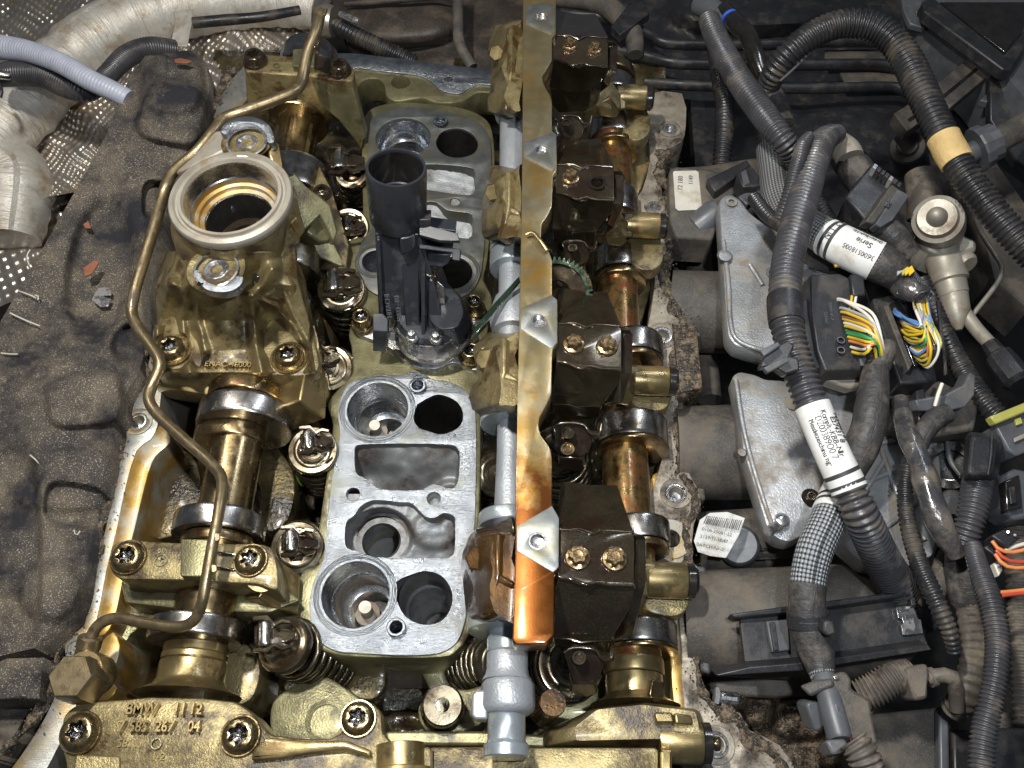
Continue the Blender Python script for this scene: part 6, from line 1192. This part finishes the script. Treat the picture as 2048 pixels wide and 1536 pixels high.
# connectors
t = thing('square_connector', 'square black plug with a latch beam between the hose arch and the pale valve', 'connector')
slab('plug_body', [(1690, 392, 2.0), (1742, 328, 2.1), (1796, 362, 2.1), (1732, 440, 2.0)], .9, PLAS, t, .05)
slab('latch_beam', [(1732, 442, 2.25), (1784, 368, 2.35), (1800, 378, 2.3), (1748, 448, 2.2)], .3, PLASD, t, .03)
LFR = slab('latch_frame', [(1752, 448, 2.3), (1796, 378, 2.35), (1820, 390, 2.3), (1786, 440, 2.25), (1760, 456, 2.2)], .25, PLASG, t, .02)
slab('latch_window', [(1768, 412, 2.32), (1776, 402, 2.33), (1784, 407, 2.33), (1776, 417, 2.32)], .02, RUBBER, LFR, 0)
for k in range(7): slab('comb_tooth', [(1750+k*8, 326+k*6, 2.3), (1757+k*8, 331+k*6, 2.3), (1752+k*8, 338+k*6, 2.3), (1745+k*8, 333+k*6, 2.3)], .25, ALUD if k in (0, 4) else PLAS, t, .01)
tube('plug_boot', [(1745, 450, 1.8, 22), (1775, 460, 1.9, 26), (1795, 480, 1.8, 26), (1815, 510, 1.6, 24)], TAPE, t, n=22, lump=.1)
PLUGS = []
t = thing('wire_plug', 'left black control unit plug with a fan of yellow, white and green wires', 'connector')
slab('plug_cover', [(1620, 548, 2.5), (1680, 546, 2.5), (1700, 556, 2.5), (1712, 640, 2.4), (1745, 738, 2.3), (1650, 742, 2.3), (1636, 700, 2.4), (1624, 620, 2.5)], .7, PLAS, t, .04)
slab('plug_edge', [(1606, 600, 2.3), (1624, 596, 2.3), (1642, 735, 2.2), (1622, 735, 2.2), (1612, 660, 2.3)], .4, PLASG, t, .03)
slab('plug_frame', [(1698, 560, 2.2), (1725, 555, 2.2), (1770, 700, 2.1), (1748, 738, 2.1), (1712, 640, 2.2)], .8, RUBBER, t, .03)
slab('cable_guide', [(1700, 548, 2.6), (1728, 546, 2.6), (1732, 590, 2.55), (1706, 592, 2.55)], .3, PLAS, t, .03)
slab('latch_tab', [(1720, 716, 2.5), (1734, 716, 2.5), (1736, 730, 2.45), (1722, 732, 2.45)], .08, PLASG, t, .01)
slab('base_plate', [(1642, 738, 1.9), (1752, 738, 1.9), (1760, 762, 1.85), (1700, 776, 1.85), (1650, 760, 1.9)], .3, ZINC, t, .05)
text_flat('moulded_print', 'CONN 81-P', 1662, 622, 2.505, 6, 82, PLASG, t, .004); text_flat('moulded_print', '1234567', 1652, 636, 2.505, 6, 82, PLASG, t, .004)
for k in (680, 700): loft('moulded_ring', [circ(1682, k, 8, 2.36), circ(1682, k, 8, 2.44), circ(1682, k, 6, 2.44), circ(1682, k, 6, 2.36)], PLASG, t, (False, False))
for i, (c, y0, bow) in enumerate((('white', 600, 26), ('white', 602, 20), ('grey', 618, 22), ('yellow', 626, 20), ('brown', 636, 18), ('white', 648, 14), ('yellow', 654, 14), ('green', 662, 12), ('green', 668, 10), ('yellow', 676, 8), ('orange', 684, 6), ('black', 690, 6), ('white', 696, 4), ('yellow', 706, 2), ('black', 660, 16), ('yellow', 640, 20))):
    x0 = 1680+(y0-600)*.27; e = (1768-i*1.0, 706+(i % 4)*3)
    mx, my = (x0+e[0])/2+bow*.8, (y0+e[1])/2-bow
    tube('wire', [(x0-4, y0-2, 2.45, 3.3), (x0+12, y0+2, 2.62, 3.3), (mx, my, 2.95, 3.3), (e[0]-4, e[1]-22, 2.85, 3.3), (e[0], e[1]+6, 2.6, 3.2)], WIRE[c], t, n=8, step=.08, label=c+' wire')
for c, x in (('yellow', 1704), ('white', 1712)): tube('wire', [(x, 592, 2.5, 3), (x-3, 610, 2.5, 3), (x-8, 628, 2.4, 3)], WIRE[c], t, n=8, step=.06)
tube('loom_exit', [(1778, 690, 2.6, 16), (1768, 712, 2.6, 22), (1762, 735, 2.5, 22)], TAPE, t, n=20, lump=.2)
t = thing('wire_plug', 'right black control unit plug crowded with yellow and blue wires', 'connector')
slab('plug_frame', [(1745, 596, 2.0), (1790, 588, 2.0), (1812, 600, 2.0), (1870, 730, 1.9), (1876, 762, 1.9), (1800, 768, 1.9), (1776, 700, 1.95)], .8, PLAS, t, .04)
slab('plug_rim', [(1768, 612, 2.2), (1778, 608, 2.2), (1826, 728, 2.1), (1818, 740, 2.1)], .3, PLASD, t, .02)
slab('plug_well', [(1780, 606, 2.1), (1800, 600, 2.1), (1866, 720, 2.05), (1828, 732, 2.05)], .1, RUBBER, t, .02)
cols = ['blue', 'blue', 'pink', 'lime', 'white', 'grey', 'yellow', 'brown', 'yellow', 'green', 'yellow', 'lime', 'black', 'yellow', 'grey', 'green', 'yellow', 'yellow', 'white', 'blue', 'yellow', 'orange', 'lime', 'black', 'yellow', 'white']
for i, c in enumerate(cols):
    f = i/(len(cols)-1); sx, sy = 1788+f*46, 618+f*106; sx += random.uniform(-4, 8)
    ex = 1838+random.uniform(-12, 16); ey = 600
    tube('wire', [(sx, sy, 2.2, 3), (sx+10+f*10, sy+10, 2.45, 3), (1850+f*22+random.uniform(-14, 14), 650+f*40+random.uniform(-8, 8), 2.8, 3), (ex+4, ey+22, 2.75, 3), (ex, ey-4, 2.6, 3)], WIRE[c], t, n=8, step=.08, label=c+' wire')
tube('loom_collar', [(1790, 570, 2.4, 20), (1820, 580, 2.7, 24), (1850, 594, 2.7, 22)], TAPES, t, n=20, lump=.3)
tube('cable_tie', [(1830, 596, 2.85, 4), (1850, 580, 3.0, 4), (1862, 592, 2.9, 4)], PLAS, t, n=8)
for k, (c, x) in enumerate((('yellow', 1812), ('yellow', 1820), ('lime', 1806), ('grey', 1796))): slab('wire_tape_flag', [(x-4, 538-k*2, 2.9), (x+4, 532-k*2, 2.9), (x+10, 542, 2.9), (x, 550, 2.9)], .05, WIRE[c], t, .01)
slab('yellow_seal', [(1668, 524, 2.5), (1685, 522, 2.5), (1690, 530, 2.5), (1672, 532, 2.5)], .06, WIRE['yellow'], PLUGS and t or t, .01)
t = thing('loom_channel', 'grey plastic loom channel and clips right of the wire plugs', 'channel')
slab('channel_base', [(1770, 790, 1.4), (1880, 760, 1.4), (1960, 800, 1.3), (1950, 860, 1.3), (1830, 880, 1.3), (1790, 850, 1.4)], .6, PLASD, t, .05)
slab('channel_arc', [(1830, 800, 2.0), (1890, 790, 2.0), (1928, 770, 2.1), (1940, 745, 2.1), (1952, 750, 2.1), (1950, 790, 2.0), (1930, 815, 1.9), (1895, 822, 1.9), (1838, 822, 1.9)], .35, PLASG, t, .03)
slab('channel_wall', [(1832, 780, 1.7), (1850, 776, 1.7), (1856, 860, 1.6), (1838, 862, 1.6)], .4, PLAS, t, .03)
tube('cream_wire', [(1884, 768, 2.3, 4), (1876, 790, 2.3, 4), (1870, 812, 2.2, 4)], WIRE['white'], t, n=8)
tube('boot', [(1895, 826, 2.2, 20), (1870, 838, 2.2, 22), (1845, 870, 2.2, 20), (1838, 895, 2.1, 17)], TAPE, t, n=18)
slab('tie_bar', [(1874, 600, 2.4), (1880, 600, 2.4), (1896, 748, 2.3), (1890, 750, 2.3)], .06, PLAS, t, .01)
# pale valve
t = thing('pressure_valve', 'pale beige metal valve with a domed round cap', 'valve')
lathe('valve_cap', P(1880, 455, 1.2), P(1874, 434, 1.9), [(0, 48), (.5, 50), (.8, 48), (.84, 40), (.9, 38), (1, 36), (1, 20), (1.12, 18), (1.3, 12), (1.36, 4)], ZINC, t, 44)
slab('valve_block', [(1838, 470, 1.1), (1860, 420, 1.2), (1915, 408, 1.2), (1930, 470, 1.2), (1955, 480, 1.1), (1956, 500, 1.1), (1925, 510, 1.1), (1880, 510, 1.1), (1850, 498, 1.1)], .8, ZINC, t, .1)
lathe('valve_body', P(1876, 480, .9), P(1908, 590, .6), [(0, 40), (.3, 36), (.6, 34), (.65, 36), (.75, 36), (.78, 30), (1, 28)], ZINC, t, 36)
lathe('valve_body', P(1906, 585, .6), P(1918, 660, .4), [(0, 28), (.5, 27), (.8, 16), (1, 6)], ZINC, t, 28)
lathe('side_nub', P(1915, 510, .8), P(1938, 530, .9), [(0, 20), (.8, 22), (1, 18)], ZINC, t, 28)
tube('steel_line', [(1918, 610, .5, 14), (1950, 655, .5, 14), (1982, 690, .6, 14)], ZINC, t, n=20)
lathe('black_sleeve', P(1978, 688, .7), P(2040, 768, .8), [(0, 18), (.25, 20), (.3, 27), (.5, 30), (.9, 30), (1, 22)], PLAS, t, 12, smooth=25)
T_('thin_pipe', [(1952, 440, .0, 5), (1965, 470, .1, 5), (1990, 510, .1, 5), (2004, 536, .1, 5), (1995, 565, 0, 5), (1965, 605, -.1, 5), (1945, 630, -.2, 5)], ZINC, 'thin bent metal pipe right of the pale valve', 'pipe', n=10)
T_('round_canister', [(1840, 350, -.6, 30), (1850, 400, -.7, 34), (1850, 440, -.9, 34)], DHOSE, 'dusty round rubber boot behind the pale valve', 'boot', n=26)
# far right connectors
t = thing('grey_connector', 'grey plug with a yellow locking bar at the right picture edge', 'connector')
slab('plug_body', [(1990, 850, 1.9), (2100, 800, 1.9), (2110, 880, 1.8), (2035, 912, 1.8), (2015, 900, 1.8)], .6, PLASG, t, .04)
slab('locking_bar', [(1980, 832, 2.1), (1992, 828, 2.1), (2080, 792, 2.1), (2080, 812, 2.1), (1992, 848, 2.05)], .2, WIRE['lime'], t, .03)
slab('yellow_key', [(2030, 838, 1.95), (2042, 834, 1.95), (2046, 846, 1.95), (2034, 850, 1.95)], .06, WIRE['lime'], t, .01)
slab('pink_strip', [(2028, 876, 1.92), (2080, 852, 1.92), (2080, 862, 1.92), (2030, 884, 1.92)], .04, WIRE['pink'] if False else ZINC, t, .01)
t = thing('cap_connector', 'tall black cap shaped connector above a thick corrugated hose', 'connector')
loft('cap_shell', [[P(x, y, z) for x, y in rnd(o, 14, 5)] for z, o in ((1.6, [(1925, 955), (1998, 955), (2006, 870), (1930, 868)]), (2.5, [(1925, 960), (1992, 962), (2002, 872), (1934, 862)]), (2.9, [(1934, 950), (1984, 950), (1996, 878), (1942, 870)]))], PLAS, t, (True, True), 45, bevel=.05)
tube('cap_rib', [(1984, 868, 2.95, 3), (1982, 910, 2.95, 3), (1976, 950, 2.9, 3)], PLAS, t, n=8)
tube('cap_collar', [(1960, 950, 2.2, 35), (1959, 960, 2.2, 35)], GHOSE, t, n=28)
t = thing('black_connector', 'squat black plug with pin windows at the right edge, below the grey plug', 'connector')
slab('plug_body', [(2002, 950, 1.6), (2030, 936, 1.6), (2100, 950, 1.6), (2100, 1030, 1.5), (2030, 1040, 1.5), (2000, 1020, 1.5)], .6, PLASG, t, .06)
slab('plug_face', [(2008, 962, 1.75), (2040, 948, 1.75), (2046, 1016, 1.7), (2014, 1022, 1.7)], .2, RUBBER, t, .03)
slab('plug_key', [(2018, 975, 1.82), (2030, 972, 1.82), (2034, 1005, 1.8), (2022, 1008, 1.8)], .08, PLAS, t, .01)
t = thing('round_motor', 'black round housing half hidden left of the cap connector', 'motor')
lathe('motor_can', P(1905, 940, .2), P(1900, 930, 1.0), [(0, 55), (.7, 55), (.8, 48), (1, 46), (1, 30), (.9, 28)], RUBBER, t, 36)
tube('motor_band', [(1895, 885, 1.2, 5), (1900, 920, 1.3, 5), (1920, 950, 1.3, 5)], PLASG, t, n=8)
lathe('motor_foot', P(1905, 1000, .6), P(1905, 1010, 1.0), [(0, 24), (.8, 24), (1, 18)], PLASG, t, 24)
t = thing('small_relay', 'small black two pin relay with orange and red wires', 'relay')
slab('relay_body', [(1982, 1070, 2.3), (2008, 1058, 2.3), (2044, 1074, 2.3), (2018, 1096, 2.3)], .4, PLAS, t, .03)
for x, y in ((2016, 1066), (2030, 1072)): lathe('relay_pin', P(x, y, 2.3), P(x, y-2, 2.38), rr(0, 1, 3, .4), ALUB, t, 10)
slab('relay_socket', [(1966, 1094, 2.0), (1986, 1080, 2.0), (2022, 1100, 2.0), (2002, 1120, 2.0)], .4, PLAS, t, .03)
for c, q in (('orange', [(1984, 1082), (2000, 1100), (2030, 1104), (2080, 1090)]), ('red', [(1992, 1100), (2010, 1118), (2040, 1124), (2090, 1118)]), ('orange', [(1990, 1108), (2008, 1130), (2040, 1136), (2080, 1128)]), ('white', [(2010, 1100), (2040, 1090), (2080, 1080)]), ('orange', [(1996, 1185), (2030, 1182), (2080, 1176)]), ('red', [(1998, 1192), (2030, 1188), (2080, 1184)])):
    tube('wire', [(x, y, 2.2, 4) for x, y in q], WIRE[c], t, n=8, label=c+' wire')
tag(slab('beige_clip', [(1984, 1118, 1.8), (2002, 1112, 1.8), (2006, 1140, 1.8), (1998, 1152, 1.8), (1990, 1132, 1.8)], .15, WIRE['white'], None, .02), 'small beige clip under the relay wires', 'clip')

# ================================================================== black tray with the metal clip
t = thing('cable_tray', 'black plastic cable tray with a bright metal clip on its right end', 'tray')
slab('tray_floor', [(1478, 1226, .95), (1590, 1216, 1.0), (1820, 1190, 1.0), (1846, 1260, 1.0), (1858, 1294, 1.0), (1640, 1320, .95), (1490, 1330, .9)], .12, PLAS, t, .02)
slab('tray_wall', [(1458, 1228, 1.15), (1570, 1212, 1.3), (1620, 1206, 1.35), (1818, 1180, 1.35), (1824, 1190, 1.35), (1622, 1218, 1.35), (1470, 1236, 1.15)], .35, PLAS, t, .03)
slab('tray_wall', [(1430, 1350, 1.1), (1500, 1334, 1.2), (1600, 1326, 1.3), (1856, 1290, 1.35), (1864, 1300, 1.3), (1600, 1342, 1.25), (1440, 1352, 1.1)], .35, PLAS, t, .03)
slab('tray_latch', [(1532, 1242, 1.1), (1576, 1238, 1.1), (1580, 1300, 1.1), (1544, 1304, 1.1)], .1, PLASG, t, .02)
slab('tray_latch_bar', [(1540, 1244, 1.16), (1550, 1243, 1.16), (1558, 1300, 1.16), (1548, 1301, 1.16)], .06, PLAS, t, .01)
slab('notch_tooth', [(1820, 1196, 1.2), (1830, 1194, 1.2), (1832, 1210, 1.2), (1824, 1212, 1.2)], .2, PLAS, t, .01)
MCL = slab('metal_clip', [(1793, 1214, 1.08), (1826, 1212, 1.08), (1834, 1236, 1.08), (1842, 1240, 1.08), (1846, 1266, 1.08), (1826, 1268, 1.08), (1812, 1270, 1.08), (1806, 1269, 1.08), (1802, 1248, 1.08), (1808, 1246, 1.08), (1804, 1236, 1.08), (1797, 1236, 1.08)], .03, ALUB, t, .004)
slab('clip_slot', [(1810, 1230, 1.09), (1830, 1228, 1.09), (1836, 1246, 1.09), (1830, 1250, 1.09), (1826, 1236, 1.09), (1812, 1238, 1.09)], .01, INK, MCL, 0)
slab('clip_slot', [(1800, 1220, 1.09), (1818, 1218, 1.09), (1818, 1222, 1.09), (1801, 1224, 1.09)], .01, INK, MCL, 0)
slab('clip_slot', [(1812, 1258, 1.09), (1830, 1262, 1.09), (1830, 1266, 1.09), (1812, 1262, 1.09)], .01, INK, MCL, 0)
# lower connector
t = thing('split_connector', 'dusty grey split connector housing with red inside, at the bottom', 'connector')
lathe('connector_tube', (1648, 1352, 2.0), (1680, 1480, 2.2), [(0, 22), (.1, 24), (.95, 24), (1, 20)], PLASG, t, 32)
slab('connector_shell', [(1660, 1350, 2.2), (1692, 1340, 2.2), (1706, 1358, 2.2), (1704, 1376, 2.2), (1742, 1398, 2.1), (1746, 1430, 2.1), (1760, 1490, 2.1), (1712, 1496, 2.1), (1690, 1440, 2.2), (1670, 1390, 2.2)], .6, PLASD, t, .06)
slab('connector_ear', [(1612, 1410, 1.9), (1618, 1402, 1.9), (1640, 1402, 1.9), (1656, 1448, 1.8), (1640, 1462, 1.8), (1630, 1462, 1.8)], .4, PLASG, t, .06)
slab('connector_collar', [(1598, 1372, 2.1), (1630, 1360, 2.2), (1664, 1356, 2.3), (1668, 1372, 2.3), (1640, 1384, 2.2), (1620, 1394, 2.1)], .3, PLASD, t, .04)
slab('connector_foot', [(1650, 1480, 2.3), (1690, 1476, 2.3), (1705, 1500, 2.3), (1666, 1510, 2.3)], .4, PLASG, t, .04)
slab('red_insert', [(1684, 1440, 2.25), (1690, 1438, 2.25), (1702, 1470, 2.25), (1704, 1484, 2.25), (1694, 1470, 2.25)], .04, RED, t, .01)
slab('red_insert', [(1700, 1490, 2.2), (1724, 1496, 2.2), (1728, 1508, 2.2), (1712, 1512, 2.2)], .2, RED, t, .02)
slab('shell_window', [(1716, 1476, 2.12), (1730, 1474, 2.12), (1734, 1486, 2.12), (1720, 1490, 2.12)], .02, RUBBER, t, 0)
slab('bright_tab', [(1672, 1408, 2.3), (1678, 1412, 2.3), (1686, 1434, 2.3), (1680, 1436, 2.3)], .03, ALUB, t, 0)
slab('tab_hole', [(1666, 1352, 2.26), (1676, 1349, 2.26), (1680, 1358, 2.26), (1670, 1360, 2.26)], .05, ALUB, t, .01)
t = thing('hose_tee', 'dusty plastic hose tee with a short bent outlet', 'fitting')
slab('tee_block', [(1812, 1335, 1.5), (1856, 1326, 1.5), (1862, 1350, 1.5), (1856, 1370, 1.5), (1858, 1398, 1.4), (1830, 1402, 1.4), (1822, 1372, 1.5)], .5, PLASD, t, .06)
tube('outlet_hose', [(1856, 1356, 1.3, 14), (1885, 1350, 1.4, 15), (1905, 1356, 1.4, 16), (1912, 1385, 1.2, 15), (1914, 1420, 1.0, 14)], DHOSE, t, n=20)
tube('tee_collar', [(1858, 1356, 1.3, 19), (1868, 1353, 1.3, 19)], PLASD, t, n=20)
t = thing('lower_housing', 'large dark housing filling the bottom right corner', 'housing')
slab('housing_top', [(1715, 1430, -.2), (1900, 1412, -.2), (1985, 1420, -.3), (2100, 1430, -.4), (2100, 1600, -.4), (1760, 1600, -.2), (1700, 1520, -.2)], .8, PLASD, t, .08)
slab('housing_band', [(1878, 1412, .02), (1898, 1410, .02), (1902, 1600, .02), (1880, 1600, .02)], .2, PLASG, t, .04)
slab('housing_cover', [(1905, 1460, .05), (2100, 1450, .0), (2100, 1600, .0), (1908, 1600, .05)], .2, PLAS, t, .05)
t = thing('lower_casting', 'soiled brown engine casting below the black tray, beside the rim corner', 'casting')
patch('casting_skin', [(1470, 1390), (1560, 1560)], [(1740, 1400), (1800, 1580)], 50, 40, lambda x, y, u, v: -.9+n2(x, y, 50)*.3+bump(x, y, 1600, 1440, 60, 40, .4)-bump(x, y, 1520, 1430, 30, 50, .5), GRIME, t, skirt=.6, smooth=80)
t = thing('stud_bolt', 'silver splined stud sticking out right beside the rim', 'bolt')
lathe('stud_nut', (1428, 1392, .0), (1438, 1394, .0), rr(0, 1, 18, 2), ALUD, t, 6, smooth=20); lathe('stud_shank', (1438, 1394, .0), (1476, 1398, .0), [(0, 11), (.1, 13), (.9, 13), (1, 11)], ALUB, t, 12, smooth=20)
T_('engine_bay_pipe', [(1395, 480, -1.8, 26), (1400, 560, -1.8, 26), (1410, 700, -1.9, 24), (1420, 800, -1.9, 24)], PLASD, 'dark pipe deep in the gap between the rim and the alloy brackets', 'pipe', n=20)
finalise()
